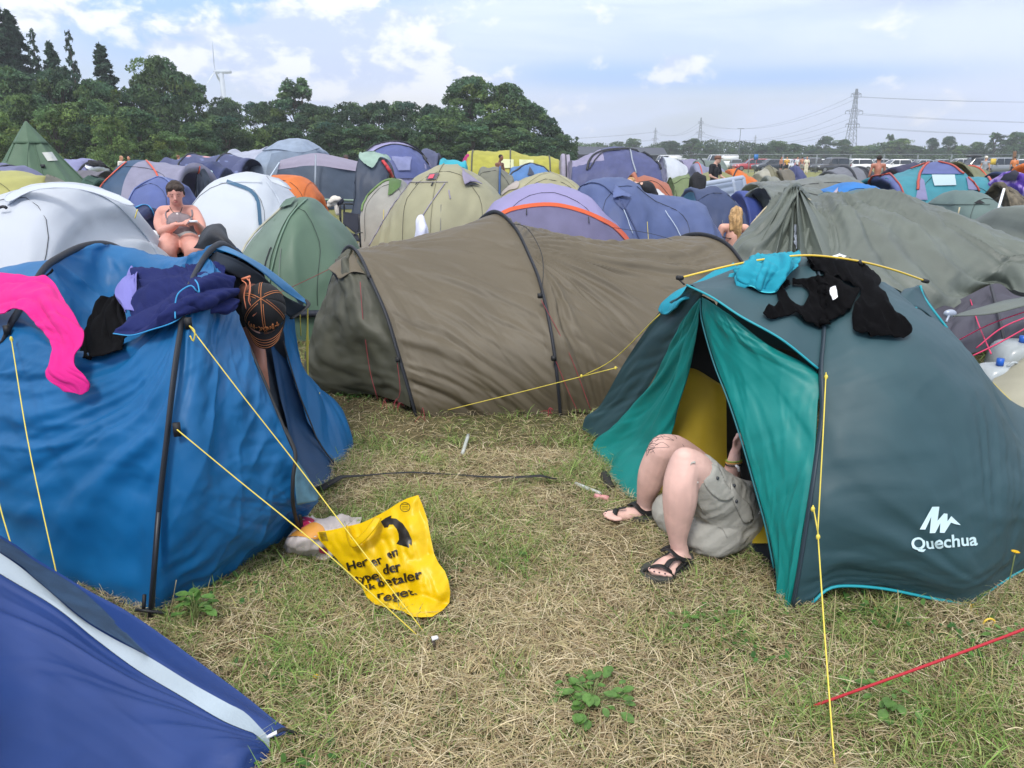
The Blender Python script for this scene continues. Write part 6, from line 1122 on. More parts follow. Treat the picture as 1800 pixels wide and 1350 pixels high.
def person(px,D,label,J=None,facing=0,skinh='#c08a72',top=None,bottom='#23252c',hair='#3b2c22',long_hair=False,z0=0.0,s=1.0,bare=True,cap=None,sleeves=True,vox=.024,skirt=False,group=GP):
 o0=P(px,277,D);o0=np.array((o0[0],D,z0));t=thing('person',label,'person',o0,group);ca,sa=math.cos(facing),math.sin(facing)
 def w(p):x,y,z=p;return o0+np.array((x*ca-y*sa,x*sa+y*ca,z))*s
 j=dict(hip=(0,0,.93),chest=(0,0,1.30),neck=(0,0,1.48),head=(0,-.02,1.62),kneeL=(-.10,-.02,.50),kneeR=(.10,-.02,.50),footL=(-.11,0,.08),footR=(.11,0,.08),shL=(-.18,0,1.40),shR=(.18,0,1.40),elL=(-.24,0,1.12),elR=(.24,0,1.12),haL=(-.24,-.10,.90),haR=(.24,-.10,.90));j.update(J or{})
 g={k:w(v) for k,v in j.items()};M=rotm(facing,j.get('pitch',0) if isinstance(j.get('pitch',0),float) else 0)
 cp,el=headcaps(g['head'],M,s*.98)
 hipw=M@np.array((.09,0,0))*s
 caps=[([g['hip'],(g['hip']+g['chest'])/2,g['chest'],g['neck']],[.13*s,.125*s,.145*s,.06*s],.75),([g['shL'],g['shR']],[.07*s,.07*s]),([g['neck'],g['head']],[.055*s,.055*s])]+cp[:1]
 for a,sg in (('L',-1),('R',1)):
  hp=g['hip']+hipw*sg;caps+=[([hp,(hp+g['knee'+a])/2,g['knee'+a]],[.095*s,.080*s,.056*s]),([g['knee'+a],g['knee'+a]*.65+g['foot'+a]*.35,g['foot'+a]],[.054*s,.058*s,.038*s]),([g['foot'+a]-W3(0,0,.04),g['foot'+a]-W3(0,0,.045)+M@np.array((0,-.15,0))*s],[.038*s,.03*s])]
  caps+=[([g['sh'+a],g['el'+a]],[.052*s,.040*s]),([g['el'+a],g['ha'+a]],[.040*s,.026*s])]
  dd=g['ha'+a]-g['el'+a];caps+=hand(g['ha'+a],dd,M@np.array((0,1,0)),s,.7,sg)[:5 if D<20 else 2]
 organic('body',caps,vox*s,skin(skinh),t,2,el,seg=10)
 if top:
  tc=[([g['hip'],(g['hip']+g['chest'])/2,g['chest'],g['neck']*.6+g['chest']*.4],[.155*s,.148*s,.165*s,.09*s],.8),([g['shL'],g['shR']],[.082*s,.082*s])]
  if sleeves:
   for a in 'LR':tc.append(([g['sh'+a],g['sh'+a]*.35+g['el'+a]*.65],[.075*s,.068*s]))
  organic('shirt',tc,vox*.9,mat('cloth_'+top.strip('#'),top,.85,bump=.2,bscale=25,var=.1),t,2,seg=10)
 if bottom:
  bc=[([g['hip']+W3(0,0,.06),g['hip']-W3(0,0,.03)],[.15*s,.15*s],.85)]
  for a,sg in (('L',-1),('R',1)):
   hp=g['hip']+hipw*sg;kn=g['knee'+a];bc.append(([hp,hp*.3+kn*.7],[.115*s,.098*s]))
   if skirt:bc.append(([kn,kn*.4+g['foot'+a]*.6],[.09*s,.08*s]))
  organic('shorts',bc,vox*.9,mat('cloth_'+bottom.strip('#'),bottom,.85,bump=.2,bscale=25,var=.1),t,2,seg=10)
 at=lambda x,y,z:g['head']+M@np.array((x,y,z))*s
 HM=mat('hair_'+hair.strip('#'),hair,.75,bump=.7,bscale=60,var=.35,vscale=30)
 hc=[];he=[(at(0,.022,.048),(.086*s,.100*s,.085*s),M)]
 if long_hair:hc.append(([at(0,.05,.03),at(0,.10,-.12),at(.01,.11,-.30)],[.085*s,.085*s,.04*s],.6))
 organic('hair',hc,vox*.8,HM,t,1,he)
 if cap:
  mb=MB();mb.ell(at(0,.01,.065),(.095*s,.11*s,.075*s),0,16,10,M);mb.ell(at(0,-.09 if cap[1]=='cap' else 0,.05),(.08*s,.09*s,.012*s) if cap[1]=='cap' else (.15*s,.16*s,.02*s),0,16,6,M);mb.obj('hat',mat('cloth_'+cap[0].strip('#'),cap[0],.8),t)
 return t,g
person(608,31,'man in a dark bucket hat and pale grey shirt behind the cabin tent',facing=.5,top='#9da1a6',hair='#2a2220',cap=('#4a3c38','bucket'),J=dict(elR=(.22,-.1,1.15),haR=(.05,-.28,1.2),elL=(-.24,-.05,1.12),haL=(-.05,-.25,1.15)))
person(878,31,'shirtless man with short black hair in front of the lime tunnel tent',facing=.9,skinh='#7d5648',hair='#14100f',J=dict(head=(.03,-.06,1.64),elR=(.26,-.04,1.12),haR=(.16,-.26,1.08),elL=(-.22,-.06,1.12),haL=(.0,-.28,1.08)))
person(1128,14.6,'woman in a black top bending over beside the terracotta dome tent',facing=-.5,top='#17191f',sleeves=False,bottom='#b9bcc0',skinh='#cca491',hair='#a9855a',long_hair=False,J=dict(hip=(.28,.05,.93),chest=(.14,-.05,1.12),neck=(-.02,-.1,1.17),head=(-.14,-.14,1.18),shL=(-.04,-.24,1.12),shR=(.08,.10,1.16),elL=(.1,-.34,.95),haL=(.25,-.38,.75),elR=(.1,.1,.9),haR=(.05,.0,.7),kneeL=(.2,-.05,.5),kneeR=(.32,.05,.5),footL=(.22,0,.08),footR=(.34,0,.08)))
MT,MG=person(1258,24,'man in a black t-shirt and cap holding up an air mattress',facing=.75,top='#15171d',bottom='#2a2d36',skinh='#c49c8a',hair='#6b4a3a',cap=('#6d4c40','cap'),J=dict(head=(.04,-.06,1.58),elL=(-.26,-.02,1.12),haL=(.02,-.22,1.00),elR=(.2,-.1,1.1),haR=(.25,-.30,1.02)))
person(1546,27,'shirtless sunburnt man seen from behind left of the teal tent',facing=2.9,skinh='#a8705f',hair='#241c1a',bottom='#3a2f35',J=dict(head=(.0,-.02,1.60)))
person(1374,84,'shirtless person in dark shorts, left of the couple at the fence',facing=.6,skinh='#b98066',hair='#5a3c2a',vox=.03);person(1384,83,'person in a yellow top and dark shorts, right of the couple at the fence',facing=-.5,top='#cfa24c',skinh='#c58f74',vox=.03)
person(1402,84,'person in a white t-shirt standing left of the group of three',facing=.4,top='#d4d7dc',vox=.03);person(1411,82,'shirtless person in the middle of the group of three',facing=2.8,skinh='#b57f68',bottom='#8a8a86',vox=.03);person(1419,80,'person in a cream shirt at the right of the group of three',facing=-.3,top='#d9d2c0',bottom='#cfc8b2',hair='#8a6a48',skirt=True,vox=.03)
person(1734,46,'white haired person in a striped sleeveless top near the yellow sign',facing=2.2,top='#8f949d',sleeves=False,hair='#d9d4c8',bottom='#2d3038',vox=.028)
person(213,42,'long haired blonde person in a white top by the foot of the wood',facing=1.2,top='#d8d3cc',hair='#a88668',long_hair=True,vox=.026);person(226,43,'dark haired person next to the blonde one by the wood',facing=.3,top='#2c2b33',hair='#2a1f1c',vox=.026)
person(272,44,'person in white crouching low beside the flamingo tunnel',facing=.3,top='#dfe3e6',hair='#4a3326',z0=-.35,vox=.026);person(313,45,'brown haired person whose head shows over the flamingo tunnel',facing=2.6,top='#8a6a5a',hair='#7a5a44',z0=.05,vox=.026)
person(1785,60,'person in orange top by the wooden post at the right',facing=2.6,top='#c97a4a',hair='#3a2a22',vox=.03)
def mattress():
 t=thing('air_mattress','grey blue flocked air mattress held upright on its side','air mattress',P(1262,340,23.2)*W3(1,1,0));m=mat('mattress_grey','#8794ab',.7,bump=.1);m2=mat('mattress_edge','#9aa5b8',.6)
 A,B_,Cc,Dd=P(1204,330,22.6),P(1305,313,23.6),P(1316,369,23.4),P(1218,392,22.6);u=(B_-A);n=np.cross(B_-A,Dd-A);n/=np.linalg.norm(n)
 g=np.array([[(A*(1-a)+B_*a)*(1-b)+(Dd*(1-a)+Cc*a)*b for a in np.linspace(0,1,40)] for b in np.linspace(0,1,50)])
 bb=np.linspace(0,1,50)[:,None]*np.ones((1,40));aa=np.linspace(0,1,40)[None]*np.ones((50,1));th=.055+.028*np.abs(np.sin(bb*math.pi*5))*(aa<.80)+.02*(aa>=.80);ed=np.minimum(1,np.minimum(np.minimum(aa,1-aa)*14,np.minimum(bb,1-bb)*14));th=th*np.sqrt(np.clip(ed,0,1))
 for s_,nm in ((1,'top_side'),(-1,'under_side')):gridobj(nm,g+s_*n*th[...,None],m,t)
 q=[A,B_,Cc,Dd,A];mb=MB();mb.tube(np.vstack([np.linspace(q[i],q[i+1],12) for i in range(4)]),.085,10);mb.obj('side_tube',m2,t)
 mb=MB();a=A*.2+B_*.8;b=Dd*.2+Cc*.8;mb.tube(np.linspace(a,b,10)+(-n if n[1]>0 else n)*.05,.06,8);mb.obj('pillow_tube',m2,t)
mattress()
def blonde():
 D=11.3;sk=skin('#dba896');c=P(1286,452,D);t=thing('person','blonde long haired woman in a black bikini seen from behind','person',(c[0],D,0),GP);X=c[0];h=P(1286,375,D);z=lambda py:P(1286,py,D)[2]
 M=rotm(math.pi,0,0);hd=np.array((X+.01,D,z(378)))
 cp,el=headcaps(hd,M,.95)
 caps=[([(X,D,.12),(X,D,.35),(X,D,z(415)),(X,D,z(400))],[.17,.135,.15,.10],.72),([(X-.165,D,z(400)),(X+.165,D,z(401))],[.06,.06]),([(X,D,z(402)),hd],[.055,.055])]+cp
 for s_ in (-1,1):
  caps+=[([(X+s_*.17,D,z(401)),(X+s_*.215,D+.03,z(425)),(X+s_*.2,D+.06,.38)],[.055,.045,.04]),([(X+s_*.2,D+.06,.38),(X+s_*.1,D+.28,.30)],[.038,.026])]
  caps+=hand(np.array((X+s_*.1,D+.28,.30)),(-s_*.4,.8,-.2),(0,0,1),1,.8,s_)
  caps+=[([(X+s_*.10,D+.05,.12),(X+s_*.22,D+.42,.18)],[.10,.06]),([(X+s_*.22,D+.42,.18),(X,D+.36,.07)],[.055,.04]),([(X,D+.36,.06),(X-s_*.1,D+.42,.05)],[.035,.03])]
 organic('body',caps,.014,sk,t,4,el)
 HM=mat('blonde_hair','#b08d5e',.6,bump=.8,bscale=50,var=.3,vscale=25)
 def hn(v):a=np.arctan2(v[:,1]-D,v[:,0]-X);return .012*noise(v[:,0]*38,v[:,2]*5,0,3)+.008*noise(v[:,0]*80,v[:,2]*9,2,3)
 organic('hair',[([(X+.01,D-.02,z(372)),(X+.01,D-.07,z(388)),(X+.03,D-.10,z(408)),(X+.04,D-.12,z(421))],[.095,.11,.085,.03],.6),([(X-.05,D-.04,z(380)),(X-.06,D-.09,z(402))],[.06,.03])],.009,HM,t,1,[(hd+W3(0,-.02,.035),(.09,.105,.095))],noise_=hn)
 tube('bikini_strap',[(X-.165,D-.02,z(416)),(X-.1,D-.105,z(417.5)),(X,D-.118,z(418)),(X+.1,D-.105,z(417)),(X+.165,D-.02,z(414))],.007,mat('bikini_black','#16161a',.7),t,6,20)
 organic('bikini_bottom',[([(X-.10,D,.12),(X+.10,D,.12)],[.155,.155],.9)],.014,mat('bikini_black','#16161a'),t,3)
blonde()
def seated():
 D=8.1;sk=skin('#c99284');g=thing('person','short haired woman in a grey crop top and grey shorts sitting between the white domes','person',(P(318,400,D)[0],D,0),GP)
 p=lambda x,y,d=D:P(x,y,d)
 M=rotm(R(-4)+R(22),R(14));hd=p(309,342,8.0);s=.97
 cp,el=headcaps(hd,M,s)
 caps=[([p(317,428,8.15),p(316,412,8.1),p(313,392,8.05),p(311,377,8.1),p(310,366,8.05)],[.185,.175,.165,.13,.065],.75),([p(288,374,8.1),p(338,373,8.1)],[.075,.075]),([p(310,367,8.05),hd],[.062,.058])]+cp
 caps+=[([p(285,376,8.1),p(281,393,8.05),p(285,406,7.95)],[.068,.062,.052]),([p(285,407,7.94),p(298,402,7.8),p(310,395,7.68)],[.052,.046,.030])]
 caps+=hand(p(311,394.5,7.67),p(338,393,7.62)-p(311,395,7.67),(0,0,1),1.05,.25,1)
 caps+=[([p(341,375,8.1),p(351,393,8.0),p(354,405,7.92)],[.066,.058,.05]),([p(354,405,7.92),p(349,400,7.8),p(345,393,7.7)],[.05,.042,.03])]
 caps+=hand(p(345,393,7.69),p(335,389,7.62)-p(345,393,7.69),(.2,-.3,1),1.0,.9,-1)
 caps+=[([p(305,426,8.1),p(298,431,7.8),p(293,437,7.55)],[.12,.115,.095]),([p(293,440,7.52),p(300,470,7.6),p(304,520,7.65),p(304,540,7.7)],[.085,.075,.05,.045]),([p(330,426,8.1),p(337,432,7.8),p(340,438,7.55)],[.12,.115,.095]),([p(340,441,7.52),p(338,470,7.6),p(336,520,7.65),p(336,540,7.7)],[.085,.075,.05,.045]),([p(304,540,7.7),p(302,545,7.5)],[.045,.035]),([p(336,540,7.7),p(338,545,7.5)],[.045,.035])]
 body=organic('body',caps,.009,sk,g,4,el)
 face_parts(g,hd+np.array(M)@W3(0,0,0),M,s,sk)
 HM=mat('hair_short_dark','#32261f',.7,bump=.9,bscale=90,var=.3,vscale=40);MM=np.array(M);at=lambda x,y,z:hd+MM@W3(x,y,z)*s
 organic('hair',[([at(-.06,.0,.05),at(-.074,.0,.0)],[.03,.016]),([at(.06,.0,.05),at(.074,.0,.0)],[.03,.016])],.008,HM,g,1,[(at(0,.018,.060),(.087,.100,.078),MM),(at(0,.05,.0),(.07,.065,.07),MM),(at(.03,-.055,.085),(.05,.04,.03),MM),(at(-.03,-.05,.085),(.045,.04,.03),MM)],noise_=lambda v:.006*noise(v[:,0]*45,v[:,1]*45,v[:,2]*45,3))
 GT_=mat('grey_jersey','#7f7478',.85,bump=.2,bscale=40);GS=mat('grey_cotton','#8d8d8f',.85,bump=.2,bscale=40)
 organic('crop_top',[([p(316,413,8.1),p(315,403,8.06),p(313,394,8.03)],[.184,.180,.168],.78),([p(300,391,8.02),p(326,391,8.02)],[.09,.09])],.009,GT_,g,3)
 b=bvh_of([body])
 for q in ([(298,368),(292,376),(294,386),(298,394)],[(337,369),(339,378),(335,387),(330,393)]):strip('shoulder_strap',b,q,.009,GT_,g,.006,14,8.0)
 strip('necklace',b,[(299,363),(303,371),(311,377),(317,373),(320,364)],.004,mat('dark_bead','#4b4a3f',.5),g,.004,16,8.0);mb=MB();l,n=cast(b,311.5,377.5,8);mb.ell(l+n*.01,(.013,.008,.013));mb.obj('pendant',mat('pearl','#e3dcd6',.3),g)
 organic('shorts',[([p(318,427,8.14),p(317,419,8.1)],[.198,.186],.8),([p(306,426,8.08),p(303,428,7.95)],[.13,.125]),([p(329,426,8.08),p(332,428,7.95)],[.13,.125])],.010,GS,g,3)
 mb=MB();mb.tube([p(308,396,7.72),p(308.5,391,7.7),p(310,390,7.68),p(311,396,7.66),p(309,399,7.68),p(308,396,7.72)],.006,6,20);mb.obj('bracelet',mat('brown_beads','#7a4436',.6),g)
 mb=MB();mb.box(p(340,389,7.58),(.075,.012,.02),.2);o=mb.obj('paper',WHITEP);tag(o,'small white paper held in the seated woman fingers','paper')
 c=P(318,470,8.35);t=thing('camping_stool','dark camping stool under the seated woman','stool',(c[0],8.3,0));x,y=c[0],8.25;mb=MB();mb.box((x,y,.47),(.44,.36,.04));mb.obj('seat',mat('stool_cloth','#23262e',.8),t)
 for sx in (-1,1):
  mb=MB();mb.tube([(x+sx*.2,y-.17,0),(x+sx*.2,y+.17,.45)],.012,6);mb.obj('leg',ALU,t);mb=MB();mb.tube([(x+sx*.2,y+.17,0),(x+sx*.2,y-.17,.45)],.012,6);mb.obj('leg',ALU,t)
 o=organic('dark_bag',[([P(322,452,8.0),P(316,475,7.9)],[.10,.14])],.02,mat('bag_green_black','#232d2a',.8,bump=.4),None,2,noise_=lambda v:.01*noise(v[:,0]*14,v[:,1]*14,v[:,2]*14,3));tag(o,'dark green bag on the ground between the seated woman legs','bag')
 o=organic('white_cup',[([P(271,423,8.3),P(268,415,8.3)],[.05,.07])],.012,WHITEP,None,1);tag(o,'white crumpled plastic thing beside the seated woman hip','rubbish')
 rows=[[(340,436,6.0),(370,440,5.9),(400,448,5.8),(425,462,5.9)],[(347,426,6.0),(370,415,5.85),(395,420,5.8),(418,440,5.9)],[(353,410,6.1),(370,400,6.0),(388,402,6.0),(404,425,6.0)],[(366,397,6.2),(376,393,6.2),(388,394,6.2),(397,402,6.2)],[(366,420,6.6),(376,415,6.6),(388,415,6.6),(400,420,6.6)],[(360,470,6.8),(376,470,6.8),(390,470,6.8),(410,470,6.8)]]
 o,_=patch('black_cover',rows,40,50,mat('black_nylon','#14181f',.6,bump=.2,crease=.4),None,[dict(ang=80,freq=7,amp=.02,seed=3)],'lr',.05);tag(o,'black cloth hung over a pole between the seated woman and the green tent','cloth')
seated()
def capman():
 t=thing('person','person in a black cap with orange stitching leaning out of the blue tent','person',(-1.15,3.9,0),GP);sk=skin('#9b6a58')
 hc=P(466,548,3.62);M=rotm(R(12),R(58));cp,el=headcaps(hc,M,1.0)
 sh=P(415,490,3.95)
 caps=cp+[([hc+W3(-.03,.05,.02),P(432,512,3.85),sh],[.055,.065,.12]),([sh,P(400,520,4.2),P(395,600,4.4)],[.15,.17,.16],.8),([P(425,560,3.85),P(448,610,3.72),P(455,650,3.6)],[.055,.048,.042]),([P(455,650,3.6),P(463,700,3.6),P(472,745,3.62)],[.042,.036,.027])]
 caps+=hand(P(472,746,3.62),(0,0,-1),(1,0,0),1,.6,1)
 caps+=[([P(395,600,4.4),P(420,700,4.2),P(420,800,4.2)],[.12,.09,.06])]
 organic('body',caps,.010,sk,t,4,el)
 BKC=mat('black_cotton_shirt','#101114',.9,bump=.2,bscale=30)
 organic('shirt',[([P(424,500,3.86),sh,P(400,520,4.2),P(395,600,4.4)],[.085,.145,.19,.185],.8),([sh,P(372,470,3.98)],[.12,.10]),([P(425,520,3.85),P(432,575,3.82)],[.085,.075])],.012,BKC,t,3)
 MM=np.array(M);CP_=mat('cap_black','#0f1116',.85,bump=.25,bscale=200);ST=mat('orange_thread','#c07a4a',.7);at=lambda x,y,z:hc+MM@W3(x,y,z)
 g_=[];R1,R2,R3=.098,.118,.115
 nv=14
 for j in range(nv):
  a=j/(nv-1)*math.pi/2*1.06-.08;g_.append([at(R1*math.cos(a)*math.cos(b),.005+R2*math.cos(a)*math.sin(b),.035+R3*math.sin(a)) for b in np.linspace(0,2*math.pi,37)])
 cr_=gridobj('cap',np.array(g_),CP_,t,thick=.004)
 br=[]
 for j in range(8):
  f=j/7;br.append([at(R1*(1.0-.12*f*f)*math.sin(b)*(1-.05*f),-.005-R2*math.cos(b)*(1+.0*f)-.070*f*math.cos(b)**.6,.028-.012*f-.035*math.sin(b)**2*f) for b in np.linspace(-1.25,1.25,25)])
 bo=gridobj('brim',np.array(br),CP_,cr_ if False else t,thick=.005)
 for k in range(6):
  b=k*math.pi/3+.52;tube('seam_stitch',[at((R1+.003)*math.cos(a)*math.cos(b),.005+(R2+.003)*math.cos(a)*math.sin(b),.035+(R3+.003)*math.sin(a)) for a in np.linspace(0,math.pi/2,10)],.0017,ST,t,4)
  tube('seam_stitch',[at((R1+.003)*math.cos(a)*math.cos(b+.09/max(.2,math.cos(a))),.005+(R2+.003)*math.cos(a)*math.sin(b+.09/max(.2,math.cos(a))),.035+(R3+.003)*math.sin(a)) for a in np.linspace(0,math.pi/2*.85,10)],.0013,ST,t,4)
 for f in (.45,.62,.79,.95):tube('brim_stitch',[at(R1*(1.0-.12*f*f)*math.sin(b)*(1-.05*f),-.005-R2*math.cos(b)-.070*f*math.cos(b)**.6,.033-.012*f-.035*math.sin(b)**2*f+.002) for b in np.linspace(-1.2,1.2,20)],.0015,ST,t,4)
 mb=MB();rr=random.Random(8);x=-.07
 while x<.07:
  y0=-.9;pts=[]
  for k in range(4):b=-math.pi/2+(x+rr.uniform(-.006,.010))/R1;a=rr.uniform(.08,.42);pts.append(at((R1+.004)*math.cos(a)*math.cos(b),.005+(R2+.004)*math.cos(a)*math.sin(b),.035+(R3+.004)*math.sin(a)))
  mb.tube(pts,.0024,5,12);x+=.0125
 mb.obj('embroidery',ST,t)
 mb=MB();mb.tube([P(436,486,3.56),P(425,492,3.55),P(433,500,3.53),P(429,520,3.52),P(434,545,3.5),P(443,560,3.5),P(445,545,3.5),P(438,520,3.5),P(440,498,3.52),P(434,490,3.54)],.0028,5,50);mb.tube([P(438,490,3.53),P(440,510,3.5),P(437,527,3.49),P(443,540,3.49),P(452,548,3.48),P(444,556,3.48)],.0028,5,30);mb.tube([P(440,486,3.55),P(425,491,3.55)],.006,5);mb.obj('orange_lace',mat('orange_lace','#d07d5c',.6),t)
capman()
#  person lying in the doorway
def legs():
 sk=mat('skin_pale','#d6b0a5',.62,bump=.10,bscale=45,var=.09,vscale=14,spec=.25);t=thing('person','person lying in the open tent door, bare bent legs, grey cargo shorts','person',(1.0,3.1,0),GP);p=P
 foot_n=[(1206,990,2.90),(1190,985,2.86),(1165,995,2.80),(1148,1006,2.775)]
 caps=[([p(1295,925,3.15),p(1255,872,3.02),p(1222,826,2.93),p(1205,812,2.90)],[.125,.10,.075,.062]),([p(1204,812,2.90),p(1197,845,2.88),p(1195,880,2.88),p(1192,918,2.89),p(1192,950,2.90),p(1196,972,2.91)],[.062,.070,.071,.056,.038,.037]),([p(1206,984,2.93),p(1196,980,2.90),p(1180,988,2.85),p(1160,1000,2.80),p(1150,1006,2.785)],[.033,.040,.036,.027,.020],.8),([p(1172,990,2.84),p(1152,1004,2.79)],[.040,.034],.55),([p(1182,992,2.83),p(1166,1006,2.785)],[.034,.03],.5),([p(1300,905,3.45),p(1240,840,3.4),p(1190,795,3.32),p(1166,788,3.27)],[.12,.095,.075,.066]),([p(1165,789,3.27),p(1150,822,3.30),p(1143,845,3.32),p(1136,872,3.35),p(1133,893,3.37)],[.066,.066,.062,.046,.038]),([p(1150,902,3.40),p(1138,900,3.37),p(1115,902,3.33),p(1090,908,3.30),p(1075,910,3.28)],[.033,.042,.036,.028,.022],.8),([p(1105,903,3.33),p(1078,908,3.29)],[.040,.034],.6),([p(1300,925,3.2),p(1345,905,3.4),p(1390,880,3.7),p(1410,862,3.9)],[.15,.15,.16,.10],.8),([p(1410,862,3.9),p(1425,850,4.05)],[.06,.06]),([p(1360,870,3.75),p(1325,880,3.55),p(1285,858,3.38)],[.055,.05,.046]),([p(1284,858,3.38),p(1286,835,3.33),p(1290,812,3.3),p(1293,795,3.3)],[.044,.042,.032,.026])]
 for k,(x,y,D,r_) in enumerate(((1178,1012,2.758,.013),(1168,1012,2.755,.0105),(1158,1010,2.76,.010),(1149,1008,2.765,.0095),(1141,1003,2.775,.009))):caps.append(([p(x+8,y-8,D+.035),p(x,y-2,D),],[r_*1.1,r_]))
 for k,(x,y,D,r_) in enumerate(((1064,904,3.30,.013),(1064,907,3.27,.010),(1068,910,3.25,.0095),(1073,912,3.235,.009),(1080,914,3.225,.0085))):caps.append(([p(x+12,y-2,D),p(x,y,D)],[r_*1.15,r_]))
 hc=p(1293,793,3.3);caps+=[([hc,p(1297,778,3.28),p(1302,770,3.26)],[.028,.036,.03],.55)]
 for k,(a,b,c) in enumerate((((1299,772,3.25),(1296,764,3.22),(1300,764,3.20)),((1303,772,3.24),(1303,763,3.21),(1307,766,3.19)),((1306,775,3.24),(1309,768,3.21),(1311,773,3.2)),((1307,779,3.24),(1311,775,3.21),(1312,780,3.2)),((1292,784,3.26),(1291,774,3.22),(1296,769,3.2)))):caps.append(([p(*a),p(*b),p(*c)],[.0095,.0085,.0075]))
 M=rotm(R(100),R(-70));cp,el=headcaps(p(1435,835,4.12),M,1.0)
 body=organic('body',caps+cp,.0065,sk,t,5,el+[(p(1204,804,2.89),(.043,.043,.036)),(p(1166,780,3.265),(.044,.044,.036))]);b=bvh_of([body])
 INK=mat('tattoo_ink','#4a4248',.6)
 S_=3.97;q=lambda L:[(1000+a/S_,720+c/S_) for a,c in L]
 for L in ([(540,270),(545,325)],[(535,250),(560,285),(545,320)],[(540,290),(580,270),(640,265),(700,262)],[(600,250),(650,228),(700,258)],[(560,240),(600,215),(660,205),(730,215)],[(620,195),(680,190),(732,214)],[(555,215),(590,180),(640,170),(670,185)],[(560,230),(600,200),(640,190)],[(550,300),(575,275),(600,305)],[(570,300),(595,285)],[(548,245),(590,235),(620,245)],[(548,260),(585,250),(600,265)],[(720,175),(745,190),(752,205)],[(570,205),(585,225),(560,250)],[(600,185),(625,205),(600,225)],[(640,180),(660,200)],[(792,240),(806,262)],[(560,262),(600,268),(560,282)]):strip('tattoo_line',b,q(L),.0013,INK,body,.0004,12,3.3,4)
 for L in ([(1100,440),(1120,460),(1150,455)],[(1120,445),(1135,485)],[(1140,450),(1152,470)]):strip('tattoo_line',b,q(L),.0016,INK,body,.0004,8,3.35,4)
 NP=mat('nail_polish_dark','#3b2b3d',.25);mb=MB()
 for (x,y,D) in ((1179,1009,2.75),(1169,1010,2.748),(1159,1008,2.75),(1150,1006,2.756),(1142,1001,2.768),(1066,901,3.285),(1064,905,3.26)):l,n=cast(b,x,y-1.5,D);mb.ell(l,(.004,.004,.003),0,8,6)
 mb.obj('toenails',NP,body)
 GS=mat('cargo_grey','#9b9a93',.85,bump=.25,bscale=60,var=.06,vscale=10)
 def sn(v):a_=v[:,0]*.8+v[:,2]*.6;b_=-v[:,0]*.6+v[:,2]*.8;return .007*(1-2*np.abs(noise(a_*16,v[:,1]*8,b_*5,5)))+.0045*(1-2*np.abs(noise(a_*8,v[:,1]*20,b_*30,7)))-.003
 organic('cargo_shorts',[([p(1232,838,2.955),p(1252,868,3.0),p(1285,905,3.1),p(1305,930,3.18)],[.092,.118,.150,.145]),([p(1290,900,3.15),p(1318,905,3.25)],[.155,.145]),([p(1275,925,3.05),p(1255,938,3.0),p(1225,938,3.02)],[.12,.105,.09]),([p(1240,930,3.15),p(1200,915,3.2),p(1180,900,3.22)],[.11,.10,.09]),([p(1235,858,3.3),p(1270,890,3.35)],[.09,.12])],.009,GS,t,3,noise_=sn)
 so=[o for o in t.children if o.name.startswith('cargo_shorts')][0];sb=bvh_of([so])
 for nm,pl in (('cargo_pocket',[(1245,815),(1262,823),(1275,850),(1290,870),(1270,880),(1245,862),(1236,840)]),('cargo_pocket',[(1283,850),(1300,872),(1318,890),(1322,912),(1308,918),(1295,895),(1285,872)])):decal(nm,sb,pl,GS,so,.004,4,thick=.003,amp=.001,freq=.2)
 for L in ([(1222,812),(1215,813),(1211,821)],[(1227,846),(1220,853),(1218,868)],[(1330,903),(1338,900),(1340,907)]):tube('strap_tab',[P(x,y,2.85 if x<1300 else 3.0) for x,y in L],.011,mat('tab_grey','#a5a49c',.8),so,6,10,flat=.3)
 mb=MB()
 for (x,y) in ((1259,841),(1288,854),(1292,881)):l,n=cast(sb,x,y,3);mb.ell(l+n*.006,(.008,.008,.008),0,10,6)
 mb.obj('snap_buttons',mat('button_dark','#2c3036',.3),so)
 for L in ([(1262,925),(1270,930),(1278,945)],[(1225,880),(1240,905)]):strip('seam',sb,L,.0025,mat('seam_grey','#8d8c85',.9),so,.001,16,3)
 organic('olive_shirt',[([p(1325,905,3.3),p(1350,895,3.45),p(1390,875,3.75)],[.155,.17,.18],.85)],.014,mat('cloth_olive','#4e5240',.9,bump=.2,bscale=30),t,3)
 for (y,c_,r_) in ((812,'#cf9b4a',.035),(816,'#2d2f2a',.036),(809,'#8fae3c',.034)):
  th=np.linspace(0,2*math.pi,17);c=p(1290,y,3.3);tube('wristband',[c+W3(r_*math.cos(a),r_*math.sin(a),.006*math.cos(a+1)) for a in th],.0042,mat('band_'+c_.strip('#'),c_,.6),t,6,flat=.6)
 tube('wristband',[p(1293,818,3.26),p(1298,822,3.25),p(1299,828,3.26)],.006,WHITEP,t,6,8)
 SB=mat('sandal_black','#121315',.6,bump=.2,bscale=80);SO=mat('sandal_sole','#3a3c38',.8,bump=.3,bscale=60)
 def sandal(out,z0,z1,straps,nm):
  s_=thing('sandal',nm,'sandal',np.array(G(*out[0]))*W3(1,1,0));q_=crom([tuple(G(a,c_)) for a,c_ in out+[out[0]]],48)[:-1];V=[];n=len(q_);cen=q_.mean(0)
  for z,k in ((z0,.96),(z0+.008,1.02),(z1-.006,1.03),(z1,.98)):V.append(np.c_[cen[:2]+(q_[:,:2]-cen[:2])*k,np.full(n,z)])
  V=np.array(V);Fc=[tuple(x) for x in gfaces(4,n,0,True)]+[tuple(range(n))[::-1],tuple(3*n+i for i in range(n))];newmesh('sole',V.reshape(-1,3),Fc,SO,s_,False)
  for L,r_,f_ in straps:tube('strap',[P(*a) for a in L],r_,SB,s_,8,24,flat=f_)
  return s_
